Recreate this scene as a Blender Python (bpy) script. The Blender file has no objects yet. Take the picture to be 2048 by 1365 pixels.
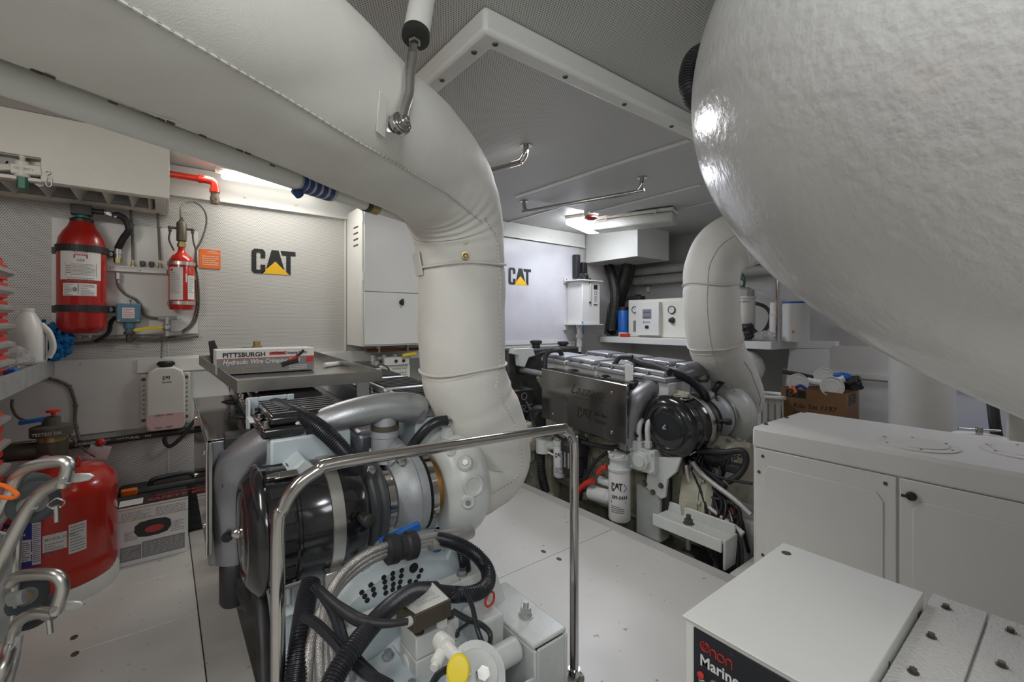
import bpy, math, random
from mathutils import Vector, Matrix, noise
random.seed(7)
scene = bpy.context.scene
# ------------------------------------------------------------------ camera
H = 1.05                      # camera height (m); X runs along the bulkhead, Y towards it
F = 900.0; U0 = 1024.0; V0 = 645.0
TH = math.radians(52.2)
FWD = Vector((math.cos(TH), math.sin(TH), 0)); RGT = Vector((math.sin(TH), -math.cos(TH), 0))
cam_d = bpy.data.cameras.new('camera'); cam = bpy.data.objects.new('camera', cam_d)
scene.collection.objects.link(cam); scene.camera = cam
cam_d.sensor_width = 36; cam_d.lens = F / 2048 * 36
cam_d.shift_y = -(1365 / 2 - V0) / 2048
cam_d.clip_start = 0.02
cam.location = (0, 0, H); cam.rotation_euler = (math.pi / 2, 0, TH - math.pi / 2)
# ------------------------------------------------------------------ light
scene.view_settings.view_transform = 'Standard'; scene.view_settings.look = 'None'
scene.view_settings.gamma = 1; scene.view_settings.use_curve_mapping = False
scene.view_settings.exposure = 0.0
w = bpy.data.worlds.new('world'); scene.world = w; w.use_nodes = True
w.node_tree.nodes['Background'].inputs[0].default_value = (.8, .85, 1, 1)
w.node_tree.nodes['Background'].inputs[1].default_value = 0.02
def area(name, loc, to, sx, sy, power, col=(1, 1, 1), spread=180):
    l = bpy.data.lights.new(name, 'AREA'); l.shape = 'RECTANGLE'; l.size = sx; l.size_y = sy
    l.energy = power; l.color = col; l.spread = math.radians(spread)
    o = bpy.data.objects.new(name, l); scene.collection.objects.link(o); o.location = loc
    o.rotation_euler = (Vector(to) - Vector(loc)).to_track_quat('-Z', 'Y').to_euler(); return o
# daylight through the open hatch in the deck behind the camera, the lit ceiling fluorescents, and added fill lights
area('hatch_daylight', (-.35, -.75, 1.83), (.1, -.2, 0), .8, .8, 20, (.96, .98, 1))
area('fill_light_aft', (.05, -.1, 1.83), (1.0, .9, .2), .3, .3, 7, (.96, .98, 1))  # added fill above the camera, no fixture modelled
area('wall_lamp_left', (.46, 2.68, 1.825), (.4, 2.2, .5), .6, .14, 5, (1, .97, .9))
area('fill_light_port', (-.75, 1.1, 1.83), (-.4, 1.5, .4), .25, 1.1, 17, (1, .97, .92))  # added fill, unseen, brightens the left floor and wall
area('fill_light_centre', (1.35, 1.55, 1.785), (1.35, 1.6, 0), .25, .5, 7, (.97, .97, 1))  # added fill for the middle floor; no lamp hangs here
area('lamp_starboard', (2.50, 2.30, 1.80), (2.4, 2.0, .2), .14, .5, 9, (.86, .88, 1))
area('fill_light_starboard', (3.2, .2, 1.83), (3.1, .5, .2), .3, 1.0, 9, (.93, .9, 1))  # unseen fill added over the starboard side
# ------------------------------------------------------------------ helpers
def P(u, v, X=None, Y=None, Z=None, d=None):
    """the point of the plane X=, Y=, Z= or depth d= seen at photo pixel u, v"""
    k = (u - U0) / F; dr = FWD + RGT * k + Vector((0, 0, -(v - V0) / F))
    if X is not None: t = X / dr.x
    elif Y is not None: t = Y / dr.y
    elif Z is not None: t = (Z - H) / dr.z
    else: t = d
    return Vector((0, 0, H)) + dr * t
V = Vector
def tag(o, label=None, cat=None, group=None, kind=None):
    if label: o['label'] = label
    if cat: o['category'] = cat
    if group: o['group'] = group
    if kind: o['kind'] = kind
    return o
def thing(name, label, cat, loc, group=None):
    o = bpy.data.objects.new(name, None); scene.collection.objects.link(o)
    o.location = loc; o.empty_display_size = .05
    return tag(o, label, cat, group)
def origin(o):
    p = V((0, 0, 0))
    while o is not None: p = p + o.location; o = o.parent
    return p
def cr(pts, n=8, closed=False):
    pts = [V(p) for p in pts]
    if len(pts) < 3:
        return [pts[0].lerp(pts[1], i / n) for i in range(n + 1)]
    out = []; m = len(pts)
    for i in range(m if closed else m - 1):
        if closed: a, b, c, d = pts[(i - 1) % m], pts[i], pts[(i + 1) % m], pts[(i + 2) % m]
        else: a, b, c, d = pts[max(i - 1, 0)], pts[i], pts[i + 1], pts[min(i + 2, m - 1)]
        if not closed and i == 0: a = b * 2 - c
        if not closed and i == m - 2: d = c * 2 - b
        for k in range(n):
            t = k / n
            out.append(.5 * ((2 * b) + (c - a) * t + (2 * a - 5 * b + 4 * c - d) * t * t + (3 * b - a - 3 * c + d) * t ** 3))
    if not closed: out.append(pts[-1])
    return out
def frames(path):
    T = []
    for i in range(len(path)):
        t = path[min(i + 1, len(path) - 1)] - path[max(i - 1, 0)]
        T.append(t.normalized() if t.length > 1e-9 else V((0, 0, 1)))
    up = V((0, 0, 1)) if abs(T[0].z) < .9 else V((0, 1, 0))
    n = (up - T[0] * up.dot(T[0])).normalized(); out = []
    for t in T:
        n = (n - t * n.dot(t)).normalized(); out.append((t, n, t.cross(n)))
    return out
_txt = {}
class MB:
    def __init__(s, xf=None): s.v = []; s.f = []; s.xf = xf; s.mi = []; s.cur = 0
    def m(s, i): s.cur = i; return s
    def add(s, vs, fs):
        o = len(s.v); s.v += [V(p) for p in vs]
        for f in fs: s.f.append([o + i for i in f]); s.mi.append(s.cur)
        return s
    def box(s, c, d, rz=0, rx=0, ry=0, taper=1.0):
        R = Matrix.Rotation(rz, 3, 'Z') @ Matrix.Rotation(ry, 3, 'Y') @ Matrix.Rotation(rx, 3, 'X')
        vs = []
        for z in (-.5, .5):
            k = taper if z > 0 else 1
            for x, y in ((-.5, -.5), (.5, -.5), (.5, .5), (-.5, .5)): vs.append(V(c) + R @ V((x * d[0] * k, y * d[1] * k, z * d[2])))
        return s.add(vs, [(3, 2, 1, 0), (4, 5, 6, 7), (0, 1, 5, 4), (1, 2, 6, 5), (2, 3, 7, 6), (3, 0, 4, 7)])
    def bb(s, x0, x1, y0, y1, z0, z1): return s.box(((x0 + x1) / 2, (y0 + y1) / 2, (z0 + z1) / 2), (x1 - x0, y1 - y0, z1 - z0))
    def prism(s, poly, ext):
        """poly: world points in order; ext: extrusion vector"""
        n = len(poly); e = V(ext); vs = [V(p) for p in poly] + [V(p) + e for p in poly]
        nrm = sum(((V(poly[i]) - V(poly[0])).cross(V(poly[(i + 1) % n]) - V(poly[0])) for i in range(n)), V((0, 0, 0)))
        fl = nrm.dot(e) < 0
        fs = [list(range(n))[::-1], [n + i for i in range(n)]] + [(i, (i + 1) % n, n + (i + 1) % n, n + i) for i in range(n)]
        if fl: fs = [list(f)[::-1] for f in fs]
        return s.add(vs, fs)
    def lathe(s, p, ax, prof, seg=24, caps=True, sx=1, sy=1):
        """prof: (distance along ax, radius)"""
        ax = V(ax).normalized(); up = V((0, 0, 1)) if abs(ax.z) < .9 else V((1, 0, 0))
        a = (up - ax * up.dot(ax)).normalized(); b = ax.cross(a); vs = []; fs = []
        for (t, r) in prof:
            for k in range(seg):
                g = 2 * math.pi * k / seg; vs.append(V(p) + ax * t + a * (r * sx * math.cos(g)) + b * (r * sy * math.sin(g)))
        for i in range(len(prof) - 1):
            for k in range(seg):
                k2 = (k + 1) % seg; fs.append((i * seg + k, i * seg + k2, (i + 1) * seg + k2, (i + 1) * seg + k))
        if caps: fs.append(list(range(seg))[::-1]); fs.append([(len(prof) - 1) * seg + k for k in range(seg)])
        return s.add(vs, fs)
    def cyl(s, p0, p1, r, r1=None, seg=20):
        d = V(p1) - V(p0); return s.lathe(p0, d, [(0, r), (d.length, r if r1 is None else r1)], seg)
    def tube(s, pts, r, seg=12, n=8, rf=None, smooth=True, sq=None, closed=False):
        """rf(t, ang, pos) -> radius multiplier"""
        path = cr(pts, n, closed) if smooth else [V(p) for p in pts]
        fr = frames(path); vs = []; fs = []; N = len(path); rs = r if isinstance(r, (list, tuple)) else None
        for i, (p, (t, a, b)) in enumerate(zip(path, fr)):
            tt = i / (N - 1)
            if rs:
                q = tt * (len(rs) - 1); j = min(int(q), len(rs) - 2); R = rs[j] + (rs[j + 1] - rs[j]) * (q - j)
            else: R = r
            for k in range(seg):
                g = 2 * math.pi * k / seg; m = rf(tt, g, p) if rf else 1
                ca, sa = math.cos(g), math.sin(g)
                if sq: ca *= sq[0]; sa *= sq[1]
                vs.append(p + a * (R * m * ca) + b * (R * m * sa))
        for i in range(N - 1 if not closed else N):
            j = (i + 1) % N
            for k in range(seg):
                k2 = (k + 1) % seg; fs.append((i * seg + k, i * seg + k2, j * seg + k2, j * seg + k))
        if not closed: fs.append(list(range(seg))[::-1]); fs.append([(N - 1) * seg + k for k in range(seg)])
        return s.add(vs, fs)
    def corr(s, pts, r, pitch=.008, depth=.12, seg=14):
        """corrugated conduit"""
        base = cr(pts, 12); L = [0]
        for a, b in zip(base, base[1:]): L.append(L[-1] + (b - a).length)
        n = max(4, int(L[-1] / pitch * 4)); path = []; j = 0
        for i in range(n + 1):
            q = L[-1] * i / n
            while j < len(L) - 2 and L[j + 1] < q: j += 1
            path.append(base[j].lerp(base[j + 1], (q - L[j]) / max(1e-9, L[j + 1] - L[j])))
        return s.tube(path, r, seg, smooth=False, rf=lambda t, g, p: 1 - depth * (1 if round(t * n) % 4 in (0, 3) else 0))
    def braid(s, pts, r, seg=14, n=10): return s.tube(pts, r, seg, n)
    def ball(s, c, r, seg=14, sz=1.0, sx=1.0, sy=1.0):
        vs = []; fs = []; R = seg // 2
        for i in range(R + 1):
            ph = math.pi * i / R
            for k in range(seg):
                g = 2 * math.pi * k / seg; vs.append(V(c) + V((r * sx * math.sin(ph) * math.cos(g), r * sy * math.sin(ph) * math.sin(g), -r * sz * math.cos(ph))))
        for i in range(R):
            for k in range(seg):
                k2 = (k + 1) % seg; fs.append((i * seg + k, i * seg + k2, (i + 1) * seg + k2, (i + 1) * seg + k))
        return s.add(vs, fs)
    def bolt(s, p, ax, r=.008, h=.006, washer=True):
        ax = V(ax).normalized()
        if washer: s.lathe(p, ax, [(0, r * 1.45), (h * .25, r * 1.45)], 14)
        return s.lathe(V(p) + ax * h * .2, ax, [(0, r), (h, r)], 6)
    def screw(s, p, ax, r=.006): return s.lathe(p, ax, [(0, r), (r * .35, r * .85), (r * .45, r * .4)], 10)
    def rect(s, o, a, b, ext=None):
        """slab: corner o, edge vectors a, b, thickness vector ext"""
        o, a, b = V(o), V(a), V(b)
        if ext is None: return s.add([o, o + a, o + a + b, o + b], [(0, 1, 2, 3)])
        return s.prism([o, o + a, o + a + b, o + b], ext)
    def text(s, t, o, r, u, size, th=.0006, bold=0, cw=1.0, align='LEFT', shear=0):
        """lettering on the plane through o, reading along r, up along u, raised by th"""
        r, u = V(r).normalized(), V(u).normalized(); nr = r.cross(u); key = (t, bold, align, shear)
        if key not in _txt:
            c = bpy.data.curves.new('t', 'FONT'); c.body = t; c.size = 1; c.offset = bold; c.align_x = align
            c.shear = shear; c.resolution_u = 2; c.fill_mode = 'FRONT'; c.extrude = 0.5
            ob = bpy.data.objects.new('t', c); scene.collection.objects.link(ob)
            dg = bpy.context.evaluated_depsgraph_get(); dg.update(); me = ob.evaluated_get(dg).to_mesh()
            _txt[key] = ([tuple(x.co) for x in me.vertices], [tuple(p.vertices) for p in me.polygons])
            ob.evaluated_get(dg).to_mesh_clear(); bpy.data.objects.remove(ob); bpy.data.curves.remove(c)
        vs, fs = _txt[key]
        return s.add([V(o) + r * (x * size * cw) + u * (y * size) + nr * ((z + .5) * th) for x, y, z in vs], fs)
    def poly2(s, pts, o, r, u, sc, th=.0006, lift=0):
        r, u = V(r).normalized(), V(u).normalized(); nr = r.cross(u)
        return s.prism([V(o) + r * (x * sc) + u * (y * sc) + nr * lift for x, y in pts], nr * th)
    def build(s, name, mat, parent=None, bevel=0, bseg=2, sharp=35, label=None, cat=None, group=None, kind=None, flat=False, sub=0):
        me = bpy.data.meshes.new(name); loc = origin(parent) if parent else V((0, 0, 0))
        vs = [s.xf @ p for p in s.v] if s.xf else s.v
        if parent is None and kind != 'structure':
            lo = V([min(p[i] for p in vs) for i in range(3)]); hi = V([max(p[i] for p in vs) for i in range(3)])
            base = V(((lo.x + hi.x) / 2, (lo.y + hi.y) / 2, lo.z))
        else: base = V((0, 0, 0))
        me.from_pydata([p - loc - base for p in vs], [], s.f)
        mats = mat if isinstance(mat, (list, tuple)) else [mat]
        for q in mats: me.materials.append(q)
        me.polygons.foreach_set('material_index', s.mi)
        if not flat:
            me.polygons.foreach_set('use_smooth', [True] * len(me.polygons)); me.set_sharp_from_angle(angle=math.radians(sharp))
        me.update(); o = bpy.data.objects.new(name, me); scene.collection.objects.link(o)
        o.location = base
        if parent: o.parent = parent
        if sub:
            q = o.modifiers.new('s', 'SUBSURF'); q.levels = q.render_levels = sub
        if bevel:
            q = o.modifiers.new('b', 'BEVEL'); q.width = bevel; q.segments = bseg; q.limit_method = 'ANGLE'; q.angle_limit = math.radians(50); q.harden_normals = False
        return tag(o, label, cat, group, kind)
# ------------------------------------------------------------------ materials
def _n(nt, t, **k):
    n = nt.nodes.new(t)
    for a, b in k.items(): setattr(n, a, b)
    return n
def mat(name, col, rough=.5, metal=0, var=.05, vs=6, bump=0, bs=60, spots=0, scol=(.12, .10, .07), ss=70, coat=0, alpha=None, emit=None, es=1, trans=0, ior=1.45, stain=0, stcol=(.3, .24, .16), sts=3.5, spec=.5, aniso=0, rvar=0):
    m = bpy.data.materials.new(name); m.use_nodes = True; nt = m.node_tree; b = nt.nodes['Principled BSDF']; L = nt.links.new
    b.inputs['Roughness'].default_value = rough; b.inputs['Metallic'].default_value = metal
    b.inputs['Specular IOR Level'].default_value = spec
    tc = _n(nt, 'ShaderNodeTexCoord'); geo = _n(nt, 'ShaderNodeNewGeometry')
    n1 = _n(nt, 'ShaderNodeTexNoise'); n1.inputs['Scale'].default_value = vs; n1.inputs['Detail'].default_value = 5; L(geo.outputs['Position'], n1.inputs['Vector'])
    mr = _n(nt, 'ShaderNodeMapRange'); L(n1.outputs[0], mr.inputs[0]); mr.inputs[1].default_value = .3; mr.inputs[2].default_value = .7
    mr.inputs[3].default_value = 1 - var; mr.inputs[4].default_value = 1 + var
    hs = _n(nt, 'ShaderNodeMix', data_type='RGBA', blend_type='MULTIPLY'); hs.inputs[0].default_value = 1
    hs.inputs[6].default_value = (*col, 1); L(mr.outputs[0], hs.inputs[7]); out = hs.outputs[2]
    def over(out, fac, c):
        x = _n(nt, 'ShaderNodeMix', data_type='RGBA'); L(fac, x.inputs[0]); L(out, x.inputs[6]); x.inputs[7].default_value = (*c, 1); return x.outputs[2]
    if stain:
        n2 = _n(nt, 'ShaderNodeTexNoise'); n2.inputs['Scale'].default_value = sts; n2.inputs['Detail'].default_value = 8; n2.inputs['Roughness'].default_value = .65; L(geo.outputs['Position'], n2.inputs['Vector'])
        q = _n(nt, 'ShaderNodeMapRange'); L(n2.outputs[0], q.inputs[0]); q.inputs[1].default_value = .52; q.inputs[2].default_value = .78; q.inputs[3].default_value = 0; q.inputs[4].default_value = stain
        out = over(out, q.outputs[0], stcol)
    if spots:
        vo = _n(nt, 'ShaderNodeTexNoise'); vo.inputs['Scale'].default_value = ss; vo.inputs['Detail'].default_value = 3; L(geo.outputs['Position'], vo.inputs['Vector'])
        q = _n(nt, 'ShaderNodeMapRange'); L(vo.outputs[0], q.inputs[0]); q.inputs[1].default_value = .8 - .1 * spots; q.inputs[2].default_value = .84 - .1 * spots
        out = over(out, q.outputs[0], scol)
    L(out, b.inputs['Base Color'])
    if rvar:
        q = _n(nt, 'ShaderNodeMapRange'); L(n1.outputs[0], q.inputs[0]); q.inputs[1].default_value = .3; q.inputs[2].default_value = .7; q.inputs[3].default_value = max(.02, rough - rvar); q.inputs[4].default_value = rough + rvar; L(q.outputs[0], b.inputs['Roughness'])
    if bump:
        n3 = _n(nt, 'ShaderNodeTexNoise'); n3.inputs['Scale'].default_value = bs; n3.inputs['Detail'].default_value = 4; L(geo.outputs['Position'], n3.inputs['Vector'])
        bp = _n(nt, 'ShaderNodeBump'); bp.inputs['Strength'].default_value = bump; bp.inputs['Distance'].default_value = .01; L(n3.outputs[0], bp.inputs['Height']); L(bp.outputs[0], b.inputs['Normal'])
    if coat: b.inputs['Coat Weight'].default_value = coat; b.inputs['Coat Roughness'].default_value = .08
    if alpha is not None: b.inputs['Alpha'].default_value = alpha
    if trans: b.inputs['Transmission Weight'].default_value = trans; b.inputs['IOR'].default_value = ior
    if emit: b.inputs['Emission Color'].default_value = (*emit, 1); b.inputs['Emission Strength'].default_value = es
    return m
def perforated(name, col, pitch, axes, hole=.30, dark=(.10, .10, .10), rough=.45):
    """sheet with staggered punched holes; axes: the two world axes the sheet lies along"""
    m = mat(name, col, rough, var=.03, vs=2.5, stain=.12, sts=1.5); nt = m.node_tree; L = nt.links.new; b = nt.nodes['Principled BSDF']
    src = b.inputs['Base Color'].links[0].from_socket
    geo = _n(nt, 'ShaderNodeNewGeometry'); sp = _n(nt, 'ShaderNodeSeparateXYZ'); L(geo.outputs['Position'], sp.inputs[0])
    def M(op, a, c=None):
        n = _n(nt, 'ShaderNodeMath', operation=op)
        for i, q in enumerate((a, c)):
            if q is None: continue
            if isinstance(q, (int, float)): n.inputs[i].default_value = q
            else: L(q, n.inputs[i])
        return n.outputs[0]
    a = M('DIVIDE', sp.outputs[axes[0]], pitch); c = M('DIVIDE', sp.outputs[axes[1]], pitch * .866)
    row = M('FLOOR', c); odd = M('MULTIPLY', M('MODULO', M('ABSOLUTE', row), 2.0), .5)
    fx = M('SUBTRACT', M('FRACT', M('ADD', a, odd)), .5); fy = M('MULTIPLY', M('SUBTRACT', M('FRACT', c), .5), .866)
    d = M('SQRT', M('ADD', M('MULTIPLY', fx, fx), M('MULTIPLY', fy, fy)))
    q = _n(nt, 'ShaderNodeMapRange'); L(d, q.inputs[0]); q.inputs[1].default_value = hole - .05; q.inputs[2].default_value = hole + .03; q.inputs[3].default_value = 1; q.inputs[4].default_value = 0
    x = _n(nt, 'ShaderNodeMix', data_type='RGBA'); L(q.outputs[0], x.inputs[0]); L(src, x.inputs[6]); x.inputs[7].default_value = (*dark, 1); L(x.outputs[2], b.inputs['Base Color'])
    return m
def braidmat(name, col, sc=520):
    m = mat(name, col, .35, .85, var=.15); nt = m.node_tree; L = nt.links.new; b = nt.nodes['Principled BSDF']
    geo = _n(nt, 'ShaderNodeNewGeometry'); v = _n(nt, 'ShaderNodeTexVoronoi'); v.inputs['Scale'].default_value = sc; L(geo.outputs['Position'], v.inputs['Vector'])
    bp = _n(nt, 'ShaderNodeBump'); bp.inputs['Strength'].default_value = .5; bp.inputs['Distance'].default_value = .002; L(v.outputs[0], bp.inputs['Height']); L(bp.outputs[0], b.inputs['Normal'])
    return m
G = {}
G['wall'] = perforated('perforated_wall', (.66, .65, .62), .0085, (0, 2), .25, (.11, .11, .11))
G['ceil'] = perforated('perforated_ceiling', (.60, .60, .57), .0078, (0, 1), .24, (.10, .10, .10))
G['wallr'] = perforated('perforated_side', (.56, .55, .53), .0085, (1, 2), .22, (.14, .14, .14))
G['white'] = mat('white_paint', (.74, .74, .71), .35, var=.03, vs=3, stain=.10, sts=4)
G['cream'] = mat('cream_paint', (.76, .75, .67), .4, var=.04, stain=.15)
G['grey'] = mat('grey_paint', (.42, .42, .39), .45, var=.06, stain=.2)
G['floor'] = mat('floor_paint', (.64, .63, .60), .36, var=.05, vs=2.2, stain=.25, stcol=(.42, .40, .37), sts=2.2, spots=1.1, ss=30, scol=(.28, .26, .23), rvar=.1)
G['gutter'] = mat('gutter_paint', (.50, .49, .46), .5, var=.08, stain=.4, spots=1, ss=60)
G['bilge'] = mat('bilge', (.10, .095, .08), .6, var=.3, stain=.4, stcol=(.05, .04, .03))
G['dome'] = mat('fibreglass', (.66, .66, .64), .24, var=.03, bump=.20, bs=60, coat=.35)
G['wrap'] = mat('wrap_cloth', (.70, .69, .64), .62, var=.05, vs=5, bump=.12, bs=420, stain=.45, stcol=(.50, .45, .37), sts=3.2)
G['seam'] = mat('seam_thread', (.34, .31, .26), .8, var=.2, vs=60)
G['steel'] = mat('polished_steel', (.52, .50, .48), .13, 1, var=.05)
G['bsteel'] = mat('brushed_steel', (.60, .59, .56), .33, 1, var=.08, vs=14, stain=.15)
G['mirror'] = mat('mirror_steel', (.34, .33, .32), .10, 1, var=.06, vs=3, bump=.05, bs=6, stain=.3, stcol=(.25, .2, .17), sts=5)  # base colour darkened to imitate the dark surroundings it reflects
G['alu'] = mat('cast_aluminium', (.27, .27, .29), .36, .75, var=.08, vs=12, bump=.06, bs=150)
G['alul'] = mat('light_aluminium', (.44, .45, .47), .38, .75, var=.1, vs=14, bump=.06, bs=160)
G['castg'] = mat('matt_casting', (.42, .44, .46), .48, .35, var=.1, vs=14, bump=.12, bs=180)
G['black'] = mat('black_gloss', (.012, .012, .014), .16, coat=.5, var=.2)
G['rubber'] = mat('black_rubber', (.020, .020, .022), .5, var=.3, vs=20)
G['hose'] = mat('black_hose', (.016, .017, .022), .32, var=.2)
G['engw'] = mat('engine_white', (.62, .64, .62), .32, var=.06, vs=9, bump=.08, bs=45, stain=.3, stcol=(.35, .30, .2), sts=7, spots=.7, ss=55, scol=(.14, .10, .06))
G['engb'] = mat('engine_pale_blue', (.54, .61, .64), .3, var=.05, vs=9, bump=.06, bs=40, stain=.22, stcol=(.36, .32, .25), sts=6, spots=.6, ss=70)
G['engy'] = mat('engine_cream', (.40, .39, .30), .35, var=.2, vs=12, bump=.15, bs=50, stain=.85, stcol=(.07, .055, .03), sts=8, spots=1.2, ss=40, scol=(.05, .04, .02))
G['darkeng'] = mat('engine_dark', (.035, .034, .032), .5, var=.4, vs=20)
G['red'] = mat('red_paint', (.50, .020, .008), .22, var=.06, coat=.4, stain=.15, stcol=(.2, .01, .01))
G['dred'] = mat('dark_red_paint', (.40, .018, .012), .28, var=.15, vs=14, bump=.05, bs=90, stain=.35, stcol=(.15, .01, .01), coat=.3)
G['rplastic'] = mat('red_plastic', (.62, .035, .02), .35)
G['orange'] = mat('orange_plastic', (.80, .17, .02), .4, var=.15)
G['yellow'] = mat('yellow_plastic', (.80, .62, .03), .4)
G['catyel'] = mat('logo_yellow', (.85, .50, .02), .4, var=.02)
G['ink'] = mat('ink_black', (.02, .022, .020), .45, var=.05)
G['label'] = mat('label_paper', (.70, .69, .67), .5, var=.04)
G['inkg'] = mat('ink_grey', (.22, .22, .22), .5)
G['inkr'] = mat('ink_red', (.55, .04, .03), .5)
G['inkb'] = mat('ink_blue', (.03, .05, .28), .5)
G['bluebox'] = mat('blue_enamel', (.10, .21, .30), .4, stain=.2)
G['blue'] = mat('blue_plastic', (.02, .14, .50), .4)
G['cyan'] = mat('blue_yarn', (.01, .20, .50), .7, bump=.6, bs=120, var=.3, vs=50)
G['brown'] = mat('bronze_brown', (.11, .09, .065), .45, .4, var=.2)
G['valve'] = mat('grey_bronze', (.10, .095, .075), .5, .3, var=.2, stain=.3, stcol=(.2, .17, .1))
G['brass'] = mat('brass', (.42, .33, .14), .4, .8, var=.2)
G['copper'] = mat('copper', (.24, .08, .04), .4, .7, var=.3)
G['pvc'] = mat('white_plastic', (.72, .72, .68), .35, var=.03)
G['jug'] = mat('milky_plastic', (.62, .62, .56), .35, var=.03, alpha=None)
G['card'] = mat('cardboard', (.24, .125, .05), .6, var=.1, stain=.3, stcol=(.16, .08, .03))
G['cardw'] = mat('printed_card', (.72, .71, .70), .4)
G['film'] = mat('clear_film', (.85, .85, .85), .12, bump=.8, bs=25, trans=.75, ior=1.15)
G['paper'] = mat('brown_paper', (.38, .25, .15), .7, bump=.6, bs=30)
G['traysteel'] = mat('tray_steel', (.40, .39, .37), .30, 1, var=.15, vs=9, stain=.3, stcol=(.22, .21, .2), sts=8)
G['galv'] = mat('galvanised', (.50, .51, .50), .42, .7, var=.12, vs=18)
G['tread'] = mat('tyre_rubber', (.06, .065, .07), .7, var=.2)
G['conduit'] = mat('grey_cable', (.16, .145, .12), .5, .3, var=.25, vs=90)
G['braid'] = braidmat('steel_braid', (.50, .48, .46))
G['glass'] = mat('glass', (.9, .9, .9), .05, trans=1, ior=1.4)
G['lit'] = mat('lit_diffuser', (.9, .9, .9), .4, emit=(.90, .93, 1), es=16)
G['litw'] = mat('lit_diffuser_warm', (.9, .9, .9), .4, emit=(1, .97, .9), es=3.5)
G['diff'] = mat('prismatic_diffuser', (.72, .73, .66), .2, bump=.5, bs=200, trans=.25, ior=1.3)
G['onan'] = mat('panel_navy', (.012, .014, .020), .35, spots=.6, ss=80, scol=(.5, .5, .5))
G['darkglass'] = mat('black_void', (.01, .01, .01), .6)
G['green'] = mat('green_hose', (.02, .16, .10), .4)
G['wood'] = mat('dark_wood', (.10, .045, .02), .5)
G['granular'] = mat('textured_paint', (.66, .65, .62), .5, var=.05, bump=.5, bs=170)
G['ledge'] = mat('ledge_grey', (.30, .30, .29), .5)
G['stripe'] = mat('stripe_blue', (.02, .05, .20), .4)
G['orangeres'] = mat('amber_stain', (.50, .24, .04), .3, .2, var=.3)
G['pinkfluid'] = mat('coolant_pink', (.62, .42, .40), .35)
# ================================================================== SETTING
YW = 2.90; ZC = 1.86
def struct(name, mb, m, **k): return mb.build(name, m, kind='structure', **k)
struct('wall_front', MB().bb(-1.7, 3.9, YW, YW + .05, -.6, 2.0), G['wall'])
struct('wall_left', MB().bb(-1.75, -1.7, -1.7, 2.95, -.6, 2.0), G['white'])
struct('wall_right', MB().bb(3.80, 3.85, -1.7, 2.95, -.6, 2.0), G['wallr'])
struct('wall_back', MB().bb(-1.75, 3.9, -1.75, -1.7, -.6, 2.0), G['white'])
struct('ceiling', MB().bb(-1.75, 3.9, -1.75, 2.95, ZC, ZC + .05), G['ceil'])
# floor: painted panels round the two engine pits
def floor_panel(x0, x1, y0, y1, z=0, m='floor'): return struct('floor', MB().bb(x0, x1, y0, y1, z - .03, z), G[m], bevel=.0025)
g = .003
for (x0, x1, y0, y1) in [(-1.69, -.62, 1.45, 2.35), (-.617, .10, 1.45, 1.98), (-.617, .10, 1.983, 2.35), (-1.69, .10, 2.353, 2.89), (-1.69, .10, .3, 1.447), (-1.69, .10, -1.69, .297)]: floor_panel(x0, x1, y0, y1)
floor_panel(.103, .215, -1.69, 2.89, -.001, 'gutter')
for (x0, x1, y0, y1) in [(.935, 1.80, 1.493, 2.157), (.935, 1.80, 2.16, 2.89), (.935, 1.80, .62, 1.49), (.935, 1.80, -1.69, .617)]: floor_panel(x0, x1, y0, y1)
floor_panel(1.803, 1.87, -1.69, 2.89, -.002, 'gutter')
floor_panel(.218, .947, -1.69, .35); floor_panel(1.873, 3.79, -1.69, .93)
floor_panel(2.98, 3.79, .933, 2.89)
struct('floor', MB().bb(-1.7, 3.85, -1.7, 2.95, -.60, -.55), G['bilge'])
b = MB()
for x in (.20, .945, 1.85, 2.97): b.bb(x, x + .012, .36 if x < 1 else .94, 2.89, -.55, -.032)
b.bb(.2, .95, .35, .36, -.55, -.031); b.bb(1.86, 2.98, .93, .94, -.55, -.031)
struct('trim_1', b, G['grey'])
# floor fittings: flush oval slots, screws, dirt marks with depth
def slot(u, v, s=.011, rz=.6):
    p = P(u, v, Z=.0); t = MB().lathe(p, (0, 0, 1), [(0, s), (.0012, s), (.0012, s * .7)], 16, sx=1, sy=1.4).build('floor_socket', G['brown'], label=None)
    return t
for i, (u, v, lab) in enumerate([(148, 1276, 'small brown flush socket in left floor, upper of the close pair'), (150, 1309, 'small brown flush socket in left floor, lower of the close pair'), (1087, 1104, 'small dark flush socket in middle floor behind handrail post'), (1118, 1119, 'small dark flush socket in middle floor, right of the other'), (152, 1171, 'small round flush screw head in floor beside red drum')]):
    tag(slot(u, v, .010 if i != 4 else .007), lab, 'floor fitting')
# bulkhead trims
WB = V((0, 0, 0))
def onwall(u, v, y=YW): return P(u, v, Y=y)
b = MB(); b.bb(-1.69, 1.02, YW - .018, YW - .001, 1.70, 1.858); b.bb(-1.69, 1.0, YW - .022, YW - .018, 1.70, 1.715)
for i in range(9): b.screw((-1.2 + i * .26, YW - .02, 1.745), (0, -1, 0), .006)
struct('trim_2', b, G['white'], bevel=.002)
b = MB(); b.bb(1.5, 3.08, YW - .03, YW - .001, 1.74, 1.858); b.bb(1.5, 3.08, YW - .036, YW - .03, 1.735, 1.75)
for i in range(5): b.screw((1.75 + i * .3, YW - .03, 1.79), (0, -1, 0), .006)
struct('trim_3', b, G['white'], bevel=.002)
b = MB(); b.bb(-.1, 2.95, YW - .03, YW - .001, .80, .865); b.bb(1.5, 2.95, YW - .035, YW - .001, .865, .88)
for i in range(11): b.screw((0 + i * .28, YW - .03, .845), (0, -1, 0), .006)
struct('trim_4', b, G['white'], bevel=.002)
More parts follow.
